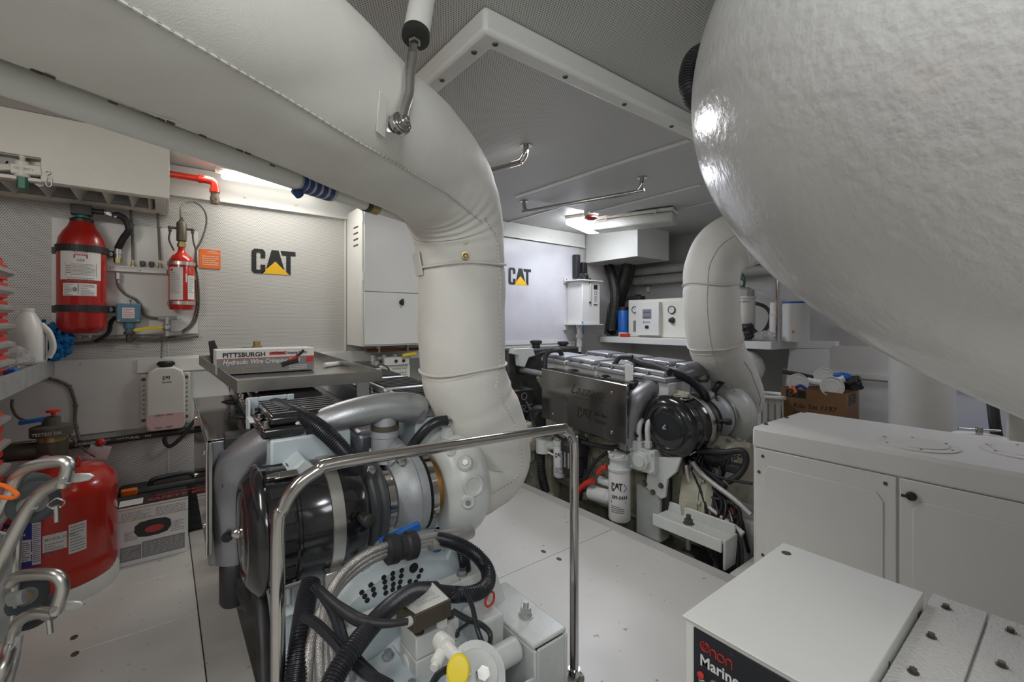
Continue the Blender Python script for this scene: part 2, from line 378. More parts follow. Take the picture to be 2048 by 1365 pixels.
b = MB(); b.bb(.905, .915, YW - .012, YW - .001, .87, 1.70); b.bb(.02, .024, YW - .004, YW - .0005, .0, .98)
struct('trim_5', b, G['white'])
# smooth painted panels on the bulkhead
b = MB(); b.bb(-.75, .62, YW - .012, YW - .0005, .525, .875)
for x in (-.30, .05, .33): b.screw((x, YW - .012, .855), (0, -1, 0), .007)
for x in (-.1, .10): b.screw((x, YW - .012, .545), (0, -1, 0), .007)
tag(b.build('wall_panel', G['white'], bevel=.0015), 'smooth white painted panel on bulkhead behind the coolant bottle', 'panel')
b = MB(); b.bb(1.5, 3.02, YW - .010, YW - .0005, .882, 1.735)
tag(b.build('wall_panel', mat('cool_panel', (.60, .60, .64), .28, var=.05, stain=.15), bevel=.0015), 'smooth pale wall panel carrying the smaller logo, right of the lagged pipe', 'panel')
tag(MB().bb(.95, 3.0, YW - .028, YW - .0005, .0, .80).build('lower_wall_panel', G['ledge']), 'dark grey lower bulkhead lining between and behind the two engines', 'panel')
# side wall trims and the lower ledge on starboard
b = MB(); b.bb(3.76, 3.799, -1.6, 1.3, .70, .885)
for i in range(7): b.screw((3.76, -.8 + i * .33, .865), (-1, 0, 0), .007)
b.bb(3.74, 3.799, -1.6, 1.45, .3, .70)
struct('trim_6', b, G['white'], bevel=.003)
b = MB(); b.cyl((3.725, -1.0, .665), (3.725, 1.05, .665), .006)
for y in (1.05, .62): b.cyl((3.70, y, .655), (3.74, y, .655), .02)
tag(b.build('wall_rod', G['steel']), 'thin dark rod with round clamps along the side wall behind the carton', 'rod')
tag(MB().bb(3.35, 3.738, -.1, .62, .001, .30).build('tarpaulin', G['blue'], bevel=.02), 'blue folded tarpaulin by the side wall behind the carton', 'tarpaulin')
# ceiling: lowered hatch panel with screwed frame
t = thing('ceiling_hatch', 'lowered perforated hatch panel in the ceiling with a screwed white frame', 'ceiling panel', (1.6, 1.5, 1.79))
HX0, HX1, HY0, HY1 = .645, 2.55, .945, 2.10
MB().bb(HX0 + .05, HX1 - .05, HY0 + .05, HY1 - .01, 1.80, 1.8599).build('panel', G['ceil'], t)
b = MB(); b.prism([(HX0, HY0, 1.792), (HX1, HY0, 1.792), (HX1, HY0 + .062, 1.792), (HX0 + .062, HY0 + .062, 1.792), (HX0 + .062, HY1, 1.792), (HX0, HY1, 1.792)], (0, 0, .0675))
b.build('frame', G['white'], t, bevel=.012, bseg=3)
for (x, y) in [(.70, .975), (.675, 1.04), (.675, 1.22), (.96, .975), (1.24, .975), (1.52, .975), (1.85, .975)]:
    MB().lathe((x, y, 1.792), (0, 0, -1), [(0, .0085), (.003, .0075), (.004, .0055), (.0015, .003)], 14).build('screw', G['brown'], t)
def batten(a, c, w, label):
    a, c = V(a), V(c); m = (a + c) / 2; L = (c - a).length; an = math.atan2((c - a).y, (c - a).x)
    tag(MB().box(m, (L, w, .008), rz=an).build('ceiling_batten', G['white'], bevel=.0015), label, 'batten')
batten((1.70, 1.01, 1.7955), (1.66, 2.10, 1.7955), .022, 'white batten across the lowered ceiling hatch, ending by the upper grab handle')
batten((.95, 2.115, 1.855), (2.28, 2.135, 1.855), .03, 'white ceiling batten running behind the long grab handle')
batten((2.30, 1.30, 1.7955), (2.30, 2.09, 1.7955), .018, 'short white ceiling batten beside the unlit lamp')
batten((2.20, 2.15, 1.8555), (2.20, 2.87, 1.8555), .02, 'white ceiling batten running to the bulkhead left of the lit lamp')
batten((2.9, .9, 1.8555), (2.9, 1.75, 1.8555), .02, 'white ceiling batten between unlit lamp and fibreglass silencer')
# ceiling grab handles
def handle(pts, lab):
    t = thing('grab_handle', lab, 'handle', V(pts[0]))
    MB().tube(pts, .0115, 14, 6).build('bar', G['steel'], t)
    for p in (pts[0], pts[-1]): MB().cyl(V(p), V(p) + V((0, 0, .004)), .027, seg=20).build('flange', G['steel'], t)
zc = 1.7955
a, c = P(1052, 293, Z=zc), V((.98, 1.48, zc))
def hpts(a, c, drop=.06):
    d = (c - a).normalized(); z = V((0, 0, -1))
    return [a, a + z * drop * .55 + d * .004, a + z * drop * .92 + d * .025, a + z * drop + d * .055, c + z * drop - d * .055, c + z * drop * .92 - d * .025, c + z * drop * .55 - d * .004, c]
a = P(1052, 293, Z=zc); c = P(930, 330, Z=zc)
handle(hpts(a, c, .06), 'bent steel ceiling grab handle half hidden behind the big lagged pipe')
a = P(1284, 357, Z=zc); c = P(1048, 404, Z=1.853)
handle(hpts(a, c, .065), 'long bent steel ceiling grab handle, fully visible above the far engine')
# ------------------------------------------------------------------ lamps
def lamp(c, L, W, ang, glow, lab, h=.055, body='cream'):
    c = V(c); t = thing('ceiling_lamp', lab, 'lamp', c + V((0, 0, -h)))
    MB().box(c + V((0, 0, -.012)), (W, L, .024), rz=ang).build('housing', G[body], t, bevel=.004)
    MB().box(c + V((0, 0, -.026 - h / 2)), (W * .96, L * .985, h), rz=ang + math.pi).build('diffuser', G[glow], t, bevel=.014, bseg=3)
    for s in (-.3, .3):
        q = Matrix.Rotation(ang, 3, 'Z') @ V((0, s * L, 0)); MB().box(c + q + V((0, 0, -.02)), (W * 1.06, .012, .022), rz=ang).build('clip', G[body], t)
lamp((.49, 2.77, ZC), .10, .52, 0, 'litw', 'lit white ceiling lamp by the bulkhead above the left logo', .03)
lamp((2.755, 2.085, 1.850), .60, .17, math.radians(20.8), 'diff', 'unlit cream fluorescent lamp with ribbed cover hanging before the duct box', .075)
lamp((2.66, 2.47, 1.859), .46, .15, math.radians(110), 'lit', 'brightly lit ceiling lamp behind the unlit fluorescent lamp', .04)
p = P(1182, 437, Z=1.79)
t = thing('smoke_detector', 'small dark red ceiling detector beside the bright lamp', 'detector', p)
MB().lathe(p + V((0, 0, .068)), (0, 0, -1), [(0, .05), (.05, .05), (.055, .04)], 20).build('base', G['cream'], t)
MB().lathe(p + V((0, 0, .012)), (0, 0, -1), [(0, .045), (.012, .05), (.024, .028), (.026, .01)], 10).build('sensor_head', G['dred'], t)
# ------------------------------------------------------------------ duct box (right) with louvred underside
def duct_box(name, lab, x0, x1, y0, y1, z0, z1, m, nv, dirx, hollow=.02):
    t = thing(name, lab, 'duct', ((x0 + x1) / 2, (y0 + y1) / 2, z0))
    b = MB(); w = .015
    b.bb(x0, x0 + w, y0, y1, z0, z1); b.bb(x1 - w, x1, y0, y1, z0, z1); b.bb(x0 + w, x1 - w, y0, y0 + w, z0, z1); b.bb(x0 + w, x1 - w, y1 - w, y1, z0, z1); b.bb(x0 + w, x1 - w, y0 + w, y1 - w, z0 + .09, z0 + .1)
    b.build('housing', m, t, bevel=.0015)
    b = MB()
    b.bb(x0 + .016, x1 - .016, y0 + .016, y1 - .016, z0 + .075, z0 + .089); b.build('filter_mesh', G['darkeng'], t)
    for i in range(nv):
        k = (i + .5) / nv
        if dirx: MB().box((x0 + .02 + (x1 - x0 - .04) * k, (y0 + y1) / 2, z0 + .022), (.006, y1 - y0 - .034, .045), ry=.5).build('vane', G['grey'], t)
        else: MB().box(((x0 + x1) / 2, y0 + .02 + (y1 - y0 - .04) * k, z0 + .014), (x1 - x0 - .034, .006, .03), rx=.5).build('vane', G['grey'], t)
    return t
duct_box('air_duct_box', 'white box duct with slatted underside hanging below ceiling by the unlit lamp', 3.11, 3.56, 2.31, 2.89, 1.60, 1.859, G['white'], 9, False)
# ================================================================== LEFT BULKHEAD EQUIPMENT
X, Z, Yn = V((1, 0, 0)), V((0, 0, 1)), V((0, -1, 0))
def bars(b, o, r, u, w, h, rows, th=.0004, fill=.6, seed=1):
    """rows of small print as broken bars, starting at top-left o"""
    rd = random.Random(seed); nr = V(r).cross(V(u)); lh = h / rows
    for i in range(rows):
        x = 0; end = w * (1 if rd.random() > .25 else rd.uniform(.5, .9))
        while x < end:
            L = min(rd.uniform(.03, .16) * w, end - x)
            q = V(o) + V(r) * x - V(u) * (lh * (i + .5) + lh * fill * .3)
            b.rect(q, V(r) * L * .85, V(u) * lh * fill * .6, nr * th); x += L + .012 * w
CAT_C = [(0, .10), (.10, 0), (.42, 0), (.52, .10), (.52, .36), (.34, .36), (.34, .16), (.30, .14), (.22, .14), (.18, .17), (.18, .83), (.22, .86), (.30, .86), (.34, .83), (.34, .64), (.52, .64), (.52, .90), (.42, 1), (.10, 1), (0, .90)]
CAT_A = [(.55, .20), (.76, 1), (1.04, 1), (1.27, .20), (1.19, .26), (.91, .56), (.64, .27)]
CAT_T = [(1.12, 1), (1.72, 1), (1.72, .82), (1.52, .82), (1.52, 0), (1.48, 0), (1.34, .14), (1.34, .82), (1.17, .82)]
CAT_TRI = [(.36, 0), (1.46, 0), (.91, .52)]
def cat_logo(b, o, r, u, hgt, ink=0, yel=1, tri=True, sx=1):
    for q in (CAT_C, CAT_A, CAT_T): b.m(ink); b.poly2([(x * sx, y) for x, y in q], o, r, u, hgt)
    if tri: b.m(yel); b.poly2([(x * sx, y) for x, y in CAT_TRI], o, r, u, hgt)
def mirror_fix(o, r, u): pass
# lettering frame on bulkhead: reading along +X, up Z, normal -Y  (r x u = X x Z = -Y)
a = P(503, 546, Y=YW - .002); c = P(591, 550, Y=YW - .002); top = P(503, 497, Y=YW - .002)
b = MB(); cat_logo(b, (a.x, YW - .002, a.z), X, Z, top.z - a.z, sx=(c.x - a.x) / (1.72 * (top.z - a.z)))
tag(b.build('wall_decal', [G['ink'], G['catyel']], flat=True), 'large CAT logo sticker with yellow triangle on the perforated left bulkhead', 'sticker')
a = P(1017, 569, Y=YW - .012); c = P(1062, 572, Y=YW - .012); top = P(1017, 535, Y=YW - .012)
b = MB(); cat_logo(b, (a.x, YW - .0115, a.z), X, Z, top.z - a.z, sx=(c.x - a.x) / (1.72 * (top.z - a.z)))
tag(b.build('wall_decal', [G['ink'], G['catyel']], flat=True), 'smaller-looking CAT logo sticker on the pale panel right of the lagged pipe', 'sticker')
# red notice
a = P(399, 536, Y=YW - .004); c = P(441, 501, Y=YW - .004)
t = thing('notice_plate', 'small red notice plate with white print between small cylinder and logo', 'sign', (a.x, YW - .002, a.z))
MB().bb(a.x, c.x, YW - .004, YW - .0005, a.z, c.z).build('plate', G['orange'], t)
b = MB(); bars(b, (a.x + .035, YW - .0042, c.z - .006), X, Z, .06, .018, 2, seed=3); bars(b, (a.x + .012, YW - .0042, c.z - .032), X, Z, c.x - a.x - .02, .055, 5, seed=5)
b.build('lettering', G['label'], t, flat=True)
# ---- mounting board
BX0 = P(103, 500, Y=YW - .02).x; BX1 = P(396, 600, Y=YW - .02).x; BZ1 = 1.525; BZ0 = .990
b = MB(); b.bb(BX0, BX1, YW - .022, YW - .0005, BZ0, BZ1)
for (u, v) in ((194, 449), (158, 674), (180, 673)): b.screw((P(u, v, Y=YW - .022).x, YW - .022, P(u, v, Y=YW - .022).z), (0, -1, 0), .008)
tag(b.build('mounting_board', G['white'], bevel=.002), 'white mounting board on the bulkhead behind the two red gas cylinders', 'board')
yb = YW - .024
# ---- big CO2 cylinder
R = .083; cy = YW - .026 - R; cx = P(164, 560, Y=cy).x
z0 = P(164, 668, Y=cy - R * .7).z; z1 = P(164, 440, Y=cy).z
t = thing('gas_cylinder', 'large dark red gas cylinder strapped to the white board with black straps', 'gas cylinder', (cx, cy, z0))
h = z1 - z0
MB().lathe((cx, cy, z0), (0, 0, 1), [(0, .05), (.004, .058), (.016, R * .90), (.035, R), (h * .76, R), (h * .83, R * .93), (h * .89, R * .76), (h * .935, R * .58), (h * .95, R * .55), (h, R * .42)], 48).build('tank', G['dred'], t, sharp=60)
b = MB(); b.lathe((cx, cy, z1 - .022), (0, 0, 1), [(0, .040), (.022, .041), (.028, .032)], 32); b.build('neck_collar', G['ink'], t)
b = MB(); b.cyl((cx, cy, z1), (cx, cy, z1 + .02), .026); b.m(1); b.box((cx, cy, z1 + .042), (.07, .05, .045)); b.cyl((cx + .03, cy, z1 + .045), (cx + .075, cy, z1 + .045), .013)
b.build('valve', [G['green'], G['darkeng']], t, bevel=.003)
def strap(t, z, hh, m, name='strap', r=R + .002, ears=True, cx=cx, cy=cy, wx=.108):
    b = MB(); n = 20
    outer = []
    for i in range(n + 1):
        g = math.pi * i / n; outer.append((cx + r * math.cos(g), cy - r * math.sin(g)))
    path = [(cx + r, yb - .004)] + outer + [(cx - r, yb - .004)]
    for (x0, y0), (x1, y1) in zip(path, path[1:]):
        d = V((x1 - x0, y1 - y0, 0)); nn = V((d.y, -d.x, 0)).normalized() * .003
        if (V((x0 - cx, y0 - cy, 0)).dot(nn) < 0): nn = -nn
        b.prism([V((x0, y0, z)), V((x1, y1, z)), V((x1, y1, z)) + nn, V((x0, y0, z)) + nn], (0, 0, hh))
    if ears:
        for s in (-1, 1):
            b.bb(min(cx + s * r, cx + s * wx), max(cx + s * r, cx + s * wx), yb - .006, yb, z, z + hh)
    s_ = b.build(name, m, t)
    if ears:
        q = MB()
        for s in (-1, 1): q.bolt((cx + s * (wx - .02), yb - .006, z + hh / 2), (0, -1, 0), .008, .007)
        q.build('strap_bolt', G['alul'], s_)
    return s_
strap(t, P(164, 503, Y=cy - R).z, .030, G['rubber']); strap(t, P(164, 624, Y=cy - R).z, .030, G['rubber'])
def curved_label(t, cx, cy, r, ang0, ang1, z0, z1, name='label', notch=True, m='label'):
    b = MB(); n = 10; vs = []
    for i in range(n + 1):
        g = ang0 + (ang1 - ang0) * i / n; p = V((cx + r * math.cos(g), cy + r * math.sin(g), 0)); vs.append(p + V((0, 0, z0))); vs.append(p + V((0, 0, z1)))
    b.add(vs, [(2 * i, 2 * i + 2, 2 * i + 3, 2 * i + 1) for i in range(n)]); return b.build(name, G[m], t, sharp=80)
def wrapped(b, bars_fn, cx, cy, r, gc):
    """bend flat artwork (x along arc, z up, y depth) built round origin onto the cylinder, centred on angle gc"""
    for i in range(len(b.v)):
        p = b.v[i]; g = gc + p.x / r; rr = r - p.y; b.v[i] = V((cx + rr * math.cos(g), cy + rr * math.sin(g), p.z))
gv = math.atan2(-cy, -cx)   # angle facing the camera
lz1 = P(164, 500, Y=cy - R).z; lz0 = P(164, 560, Y=cy - R).z
l = curved_label(t, cx, cy, R + .0012, gv - .93, gv + .82, lz0, lz1)
b = MB()
b.m(0); b.text('PILOT SYSTEM', (0, 0, lz1 - .012), X, Z, .0105, cw=.95, align='CENTER', bold=.015)
b.text('CO2', (0, 0, lz1 - .050), X, Z, .013, cw=1.3, align='CENTER', bold=.03)
b.m(1); b.bb(-.03, .03, -.0008, 0, lz1 - .037, lz1 - .025)
for k in range(6): b.prism([V((-.03 + k * .01, 0, lz1 - .025)), V((-.02 + k * .01, 0, lz1 - .025)), V((-.023 + k * .01, 0, lz1 - .016))], (0, -.0008, 0))
for (x0, x1, za, zb) in ((-.065, .07, -.058, -.0585), (-.065, .07, -.115, -.1155)): b.bb(x0, x1, -.0006, 0, lz1 + zb - .0006, lz1 + za)
for x in (-.065, -.04, .07): b.bb(x - .0004, x + .0004, -.0006, 0, lz1 - .1155, lz1 - .058)
b.m(0); bars(b, (-.036, 0, lz1 - .060), X, Z, .10, .052, 9, seed=8); bars(b, (-.062, 0, lz1 - .066), X, Z, .018, .04, 4, seed=9); bars(b, (-.06, 0, lz1 - .12), X, Z, .12, .02, 3, seed=10)
b.v = [V((q.x * .76, q.y, q.z)) for q in b.v]; wrapped(b, None, cx, cy, R + .0014, gv - .05); b.build('print', [G['inkg'], G['inkr']], l, flat=True)
lz1 = P(164, 567, Y=cy - R).z; lz0 = P(164, 592, Y=cy - R).z
l = curved_label(t, cx, cy, R + .0012, gv - .78, gv + .60, lz0, lz1)
b = MB(); bars(b, (-.07, 0, lz1 - .004), X, Z, .04, .05, 7, seed=11); bars(b, (.005, 0, lz1 - .004), X, Z, .06, .05, 7, seed=12); b.text('WARNING', (-.002, 0, lz0 + .008), Z, -X, .009, bold=.02); b.lathe((-.02, 0, (lz0 + lz1) / 2), (0, -1, 0), [(0, .010), (.0007, .010)], 16)
b.v = [V((q.x * .76, q.y, q.z)) for q in b.v]; wrapped(b, None, cx, cy, R + .0014, gv - .09); b.build('print', G['inkg'], l, flat=True)
# ---- discharge hose with fittings
pA = V((cx + .075, cy, z1 + .045)); yh = 2.80
def pw(u, v, y=2.845): return P(u, v, Y=y)
t2 = thing('discharge_hose', 'thick black discharge hose curving from large cylinder top to the manifold bar', 'hose', pw(236, 520))
p1 = P(224, 431, Y=2.79); p2 = P(236, 490, Y=2.83)
MB().tube([p1, P(240, 432, Y=2.79), P(253, 443, Y=2.80), P(258, 460, Y=2.80), P(246, 478, Y=2.82), P(236, 497, Y=2.84)], .0145, 14).build('hose', G['rubber'], t2)
MB().cyl(pA, p1, .010).lathe(pA.lerp(p1, .3), p1 - pA, [(0, .014), (.02, .014)], 6).lathe(pA.lerp(p1, .6), p1 - pA, [(0, .013), (.03, .013)], 12).build('coupling', G['alul'], t2)
p3 = P(236, 527, Y=2.84)
b = MB(); b.cyl(P(236, 495, Y=2.84), p3, .014); b.lathe(P(236, 503, Y=2.84), (0, 0, -1), [(0, .018), (.014, .018)], 12); b.build('ferrule', G['alul'], t2)
MB().lathe(P(236, 517, Y=2.84), (0, 0, -1), [(0, .017), (.02, .017)], 6).build('nut', G['brass'], t2)
# ---- manifold bar
m0 = P(214, 537, Y=yb - .02); m1 = P(334, 545, Y=yb - .02)
t3 = thing('manifold_bar', 'narrow white manifold bar with fittings between the two gas cylinders', 'manifold', m0)
b = MB(); b.bb(m0.x, m1.x, yb - .03, yb, m0.z - .012, m0.z + .012); b.build('bar', G['white'], t3, bevel=.002)
b = MB(); b.bb(m0.x, m1.x, yb - .034, yb - .03, m0.z + .010, m0.z + .014)
for u in (222, 279): q = P(u, 539, Y=yb - .03); b.screw((q.x, yb - .0305, m0.z), (0, -1, 0), .006)
b.build('bar_lip', G['alul'], t3)
for u in (285, 303): q = P(u, 525, Y=yb - .015); MB().lathe((q.x, q.y, m0.z + .012), (0, 0, 1), [(0, .008), (.012, .008), (.013, .011), (.032, .011), (.034, .006)], 6).build('plug', G['valve'], t3)
for u in (266, 320): q = P(u, 525, Y=yb - .015); MB().lathe((q.x, q.y, m0.z + .012), (0, 0, 1), [(0, .010), (.012, .010), (.014, .007), (.03, .007)], 6).build('fitting', G['brass'], t3)
# ---- cables / pipes (each its own thing)
def cable(name, lab, pts, r, m='conduit', cat='cable', n=8, ties=()):
    b = MB().tube(pts, r, 10, n)
    for q in ties: b.lathe(V(q) - V((0, 0, .003)), (0, 0, 1), [(0, r * 1.6), (.006, r * 1.6)], 8)
    return tag(b.build(name, G[m]), lab, cat)
q = P(266, 520, Y=yb - .015); cable('steel_pipe', 'left thin brown tube rising from the manifold bar to the overhead box', [q, P(265, 470, Y=yb - .012), P(262, 430, Y=yb - .012), P(262, 420, Y=yb - .012)], .0062, ties=[P(264, 451, Y=yb - .012)])
q = P(320, 520, Y=yb - .015); cable('steel_pipe', 'right thin brown tube rising from manifold bar to overhead box', [q, P(318, 470, Y=yb - .012), P(316, 436, Y=yb - .012), P(316, 424, Y=yb - .012)], .0062, ties=[P(318, 455, Y=yb - .012)])
cable('flexible_tube', 'thin steel tube curving from manifold bar down to the valve tee', [P(236, 546, Y=2.85), P(236, 570, Y=2.85), P(250, 588, Y=2.86), P(272, 600, Y=2.86), P(284, 618, Y=2.86), P(292, 633, Y=2.86), P(322, 638, Y=2.86)], .0065)
MB_ = MB(); qq = P(236, 546, Y=2.85); MB_.lathe(qq, (0, 0, -1), [(0, .011), (.03, .011), (.032, .007), (.05, .007)], 6); tag(MB_.build('hose_fitting', G['alul']), 'bright steel fitting under left end of the manifold bar', 'fitting')
cable('cable_loop', 'thin grey cable looping high above the small red cylinder', [P(362, 436, Y=2.80), P(361, 418, Y=2.80), P(370, 406, Y=2.82), P(390, 405, Y=2.85), P(408, 420, Y=2.86), P(413, 445, Y=2.87), P(404, 478, Y=2.87), P(393, 500, Y=2.875), P(391, 525, Y=2.875), P(397, 570, Y=2.875), P(397, 620, Y=2.875), P(385, 652, Y=2.875), P(350, 672, Y=2.86), P(334, 671, Y=2.86)], .0045)
cable('cable', 'grey cable sweeping from behind small cylinder to the conduit below', [P(392, 560, Y=2.878), P(394, 610, Y=2.878), P(384, 645, Y=2.878), P(362, 664, Y=2.878), P(320, 678, Y=2.878), P(270, 680, Y=2.878)], .006)
cable('conduit_run', 'long dark conduit running along bulkhead below the white mounting board', [P(112, 691, Y=2.87), P(170, 686, Y=2.87), P(246, 680, Y=2.87), P(330, 679, Y=2.87), P(397, 672, Y=2.87)], .0075)
cable('cable', 'dark cable from blue switch box bending down to the conduit', [P(232, 634, Y=2.87), P(222, 645, Y=2.865), P(218, 664, Y=2.86), P(205, 676, Y=2.86), P(190, 684, Y=2.86)], .008, 'rubber')
# ---- blue pressure switch
a = P(232, 646, Y=2.80); c = P(281, 608, Y=2.80)
t = thing('pressure_switch', 'blue pressure switch box below the large gas cylinder strap', 'switch box', (a.x, 2.82, a.z))
MB().bb(a.x, c.x, 2.805, yb, a.z, c.z).build('housing', G['bluebox'], t, bevel=.004)
b = MB(); b.bb(a.x + .003, c.x - .003, 2.799, 2.8049, a.z + .003, c.z - .003); b.build('lid', G['bluebox'], t, bevel=.003)
b = MB(); b.bb(a.x + .022, c.x - .022, 2.7975, 2.799, a.z + .022, c.z - .020); l = b.build('label', G['label'], t)
b = MB(); bars(b, (a.x + .026, 2.7974, c.z - .023), X, Z, c.x - a.x - .052, c.z - a.z - .05, 5, seed=20); b.build('print', G['inkr'], l, flat=True)
for sx in (a.x + .009, c.x - .009): MB().screw((sx, 2.799, a.z + .010), (0, -1, 0), .005).build('screw', G['brass'], t)
mx = (a.x + c.x) / 2 + .002
MB().lathe((mx, 2.835, a.z), (0, 0, -1), [(0, .022), (.025, .022), (.027, .018), (.045, .018)], 24).build('stem', G['bluebox'], t)
MB().lathe((mx, 2.835, a.z - .045), (0, 0, -1), [(0, .022), (.010, .022), (.011, .012), (.035, .014), (.05, .010)], 6).build('gland', G['valve'], t)
MB().tube([(mx + .005, 2.83, c.z), (mx + .004, 2.83, c.z + .01), (mx + .009, 2.83, c.z + .02)], .0016, 6).tube([(mx + .004, 2.83, c.z + .01), (mx, 2.83, c.z + .02)], .0016, 6, smooth=False).build('seal_wire', G['ink'], t)
# ---- yellow handled ball valve
vc = P(334, 655, Y=2.845)
t = thing('ball_valve', 'small steel ball valve with yellow lever below the small red cylinder', 'valve', vc)
b = MB(); b.ball(vc, .022, 14); b.cyl(vc + V((0, 0, -.045)), vc + V((0, 0, .05)), .012); b.cyl(vc + V((0, 0, .045)) - X * .035, vc + V((0, 0, .045)) + X * .04, .010, seg=8); b.cyl(vc + V((0, -.03, 0)), vc, .009); b.cyl(vc + V((0, 0, -.035)), vc + V((.06, 0, -.03)), .010, seg=8); b.build('body', G['galv'], t)
b = MB(); b.prism([vc + V((-.015, -.03, .008)), vc + V((-.06, -.033, .006)), vc + V((-.125, -.035, -.006)), vc + V((-.13, -.035, -.016)), vc + V((-.118, -.035, -.020)), vc + V((-.06, -.033, -.010)), vc + V((-.015, -.03, -.006))], (0, -.006, 0)); b.build('lever', G['yellow'], t, bevel=.0015)
MB().box(vc + V((.038, -.005, .008)), (.045, .03, .06)).build('label_tag', G['film'], t)
# ---- small red cylinder
R2 = .054; cy2 = YW - .028 - R2; cx2 = P(363, 560, Y=cy2).x
z0 = P(363, 621, Y=2.79).z; zt = P(363, 513, Y=2.81).z; zn = P(363, 494, Y=2.81).z
t = thing('gas_cylinder', 'small bright red gas cylinder held by two steel bands on the white board', 'gas cylinder', (cx2, cy2, z0))
h = zt - z0
MB().lathe((cx2, cy2, z0), (0, 0, 1), [(0, .03), (.003, .048), (.012, R2 * .95), (.025, R2), (h * .86, R2), (h * .93, R2 * .93), (h * .97 + .01, R2 * .72), (h + .015, R2 * .42), (h + .028, R2 * .27), (zn - z0, R2 * .25)], 40).build('tank', G['red'], t, sharp=60)
for v in (526, 606):
    zz = P(363, v, Y=2.75).z; strap(t, zz - .008, .017, G['bsteel'], 'band', R2 + .0015, False, cx2, cy2)
    MB().bolt((cx2 + R2 + .010, yb - .01, zz), (0, -1, 0), .005, .018).build('band_bolt', G['ink'], t)
za = P(363, 444, Y=2.81).z; zb = P(363, 483, Y=2.81).z
MB().lathe((cx2, cy2, zn), (0, 0, 1), [(0, .019), (.018, .019), (.019, .014), (zb - zn, .014)], 6).build('neck_nut', G['brass'], t)
MB().lathe((cx2, cy2, zb), (0, 0, 1), [(0, .018), (.004, .0215), (za - zb - .006, .0215), (za - zb, .018)], 28).build('actuator', G['brown'], t)
MB().lathe((cx2, cy2, za), (0, 0, 1), [(0, .012), (.010, .012), (.012, .007), (.024, .007)], 6).build('top_fitting', G['valve'], t)
for s in (-1, 1):
    zf = P(363, 457, Y=2.81).z; b = MB(); b.cyl((cx2 + s * .020, cy2, zf), (cx2 + s * .040, cy2, zf), .007); b.ball((cx2 + s * .046, cy2, zf), .010, 10); b.cyl((cx2 + s * .046, cy2, zf), (cx2 + s * .046, cy2, zf - .02), .007); b.build('elbow_fitting', G['brown'], t)
    MB().tube([(cx2 + s * .046, cy2, zf - .02), (cx2 + s * .050, cy2 + .01, zf - .06), (cx2 + s * (.03 if s < 0 else .062), cy2 + .03, zf - .11)] + ([(cx2 + .066, cy2 + .035, zf - .19)] if s > 0 else []), .004, 8).build('capillary_tube', G['conduit'], t)
g2 = math.atan2(-cy2, -cx2)
a0, a1 = P(363, 534, Y=2.75).z, P(363, 600, Y=2.75).z
l = curved_label(t, cx2, cy2, R2 + .001, g2 - 1.02, g2 + .10, a1, a0)
b = MB(); b.m(1); b.bb(-.028, -.014, -.0006, 0, a0 - .02, a0 - .008); b.m(0); bars(b, (-.03, 0, a0 - .024), X, Z, .056, .11, 13, seed=31, fill=.45)
b.text('STATX 500', (-.018, 0, a0 - .040), X, Z, .009) if False else None
b.v = [V((q.x * .82, q.y, q.z)) for q in b.v]; wrapped(b, None, cx2, cy2, R2 + .0012, g2 - .47); b.build('print', [G['inkg'], G['inkr']], l, flat=True)
a0 = P(363, 550, Y=2.75).z
l = curved_label(t, cx2, cy2, R2 + .001, g2 + .48, g2 + 1.25, a1 + .004, a0)
b = MB(); bars(b, (-.02, 0, a0 - .004), X, Z, .038, .085, 9, seed=33, fill=.45); b.v = [V((q.x * .82, q.y, q.z)) for q in b.v]; wrapped(b, None, cx2, cy2, R2 + .0012, g2 + .85); b.build('print', G['inkg'], l, flat=True)
curved_label(t, cx2, cy2, R2 + .001, g2 + .30, g2 + .40, P(363, 564, Y=2.75).z, P(363, 546, Y=2.75).z)
# ---- red pipe with elbow and nozzle
pz = P(372, 357, Y=2.82); t = thing('sprinkler_pipe', 'bright red pipe with elbow and perforated nozzle beside the overhead box', 'pipe', P(423, 412, Y=2.78))
e = P(424, 362, Y=2.78); st = P(300, 351, Y=2.80); st.x = -.12
ax_ = V((e.x, e.y, e.z)) ; s0 = V((-.12, e.y, e.z))
MB().cyl(s0, e - X * .05, .0165).build('pipe', G['red'], t)
b = MB(); b.lathe(e - X * .06, X, [(0, .021), (.018, .021)], 20); b.tube([e - X * .045, e - X * .02 + Z * 0, e + X * .002 - Z * .004, e + X * .012 - Z * .02, e + X * .012 - Z * .045], .0195, 16, 5); b.lathe(e + X * .012 - Z * .04, (0, 0, -1), [(0, .024), (.018, .024)], 20)
b.build('elbow', G['red'], t)
n0 = e + X * .012 - Z * .058
MB().lathe(n0, (0, 0, -1), [(0, .018), (.02, .018), (.022, .021), (.058, .021), (.06, .018)], 16).build('nozzle', G['brown'], t)
b = MB()
for k in range(8):
    g = k * math.pi / 4 + .2; pp = n0 + V((math.cos(g) * .0205, math.sin(g) * .0205, -.038 - .010 * (k % 2))); b.lathe(pp, V((math.cos(g), math.sin(g), 0)), [(0, .004), (.0012, .004)], 8)
b.build('nozzle_hole', G['darkglass'], t)
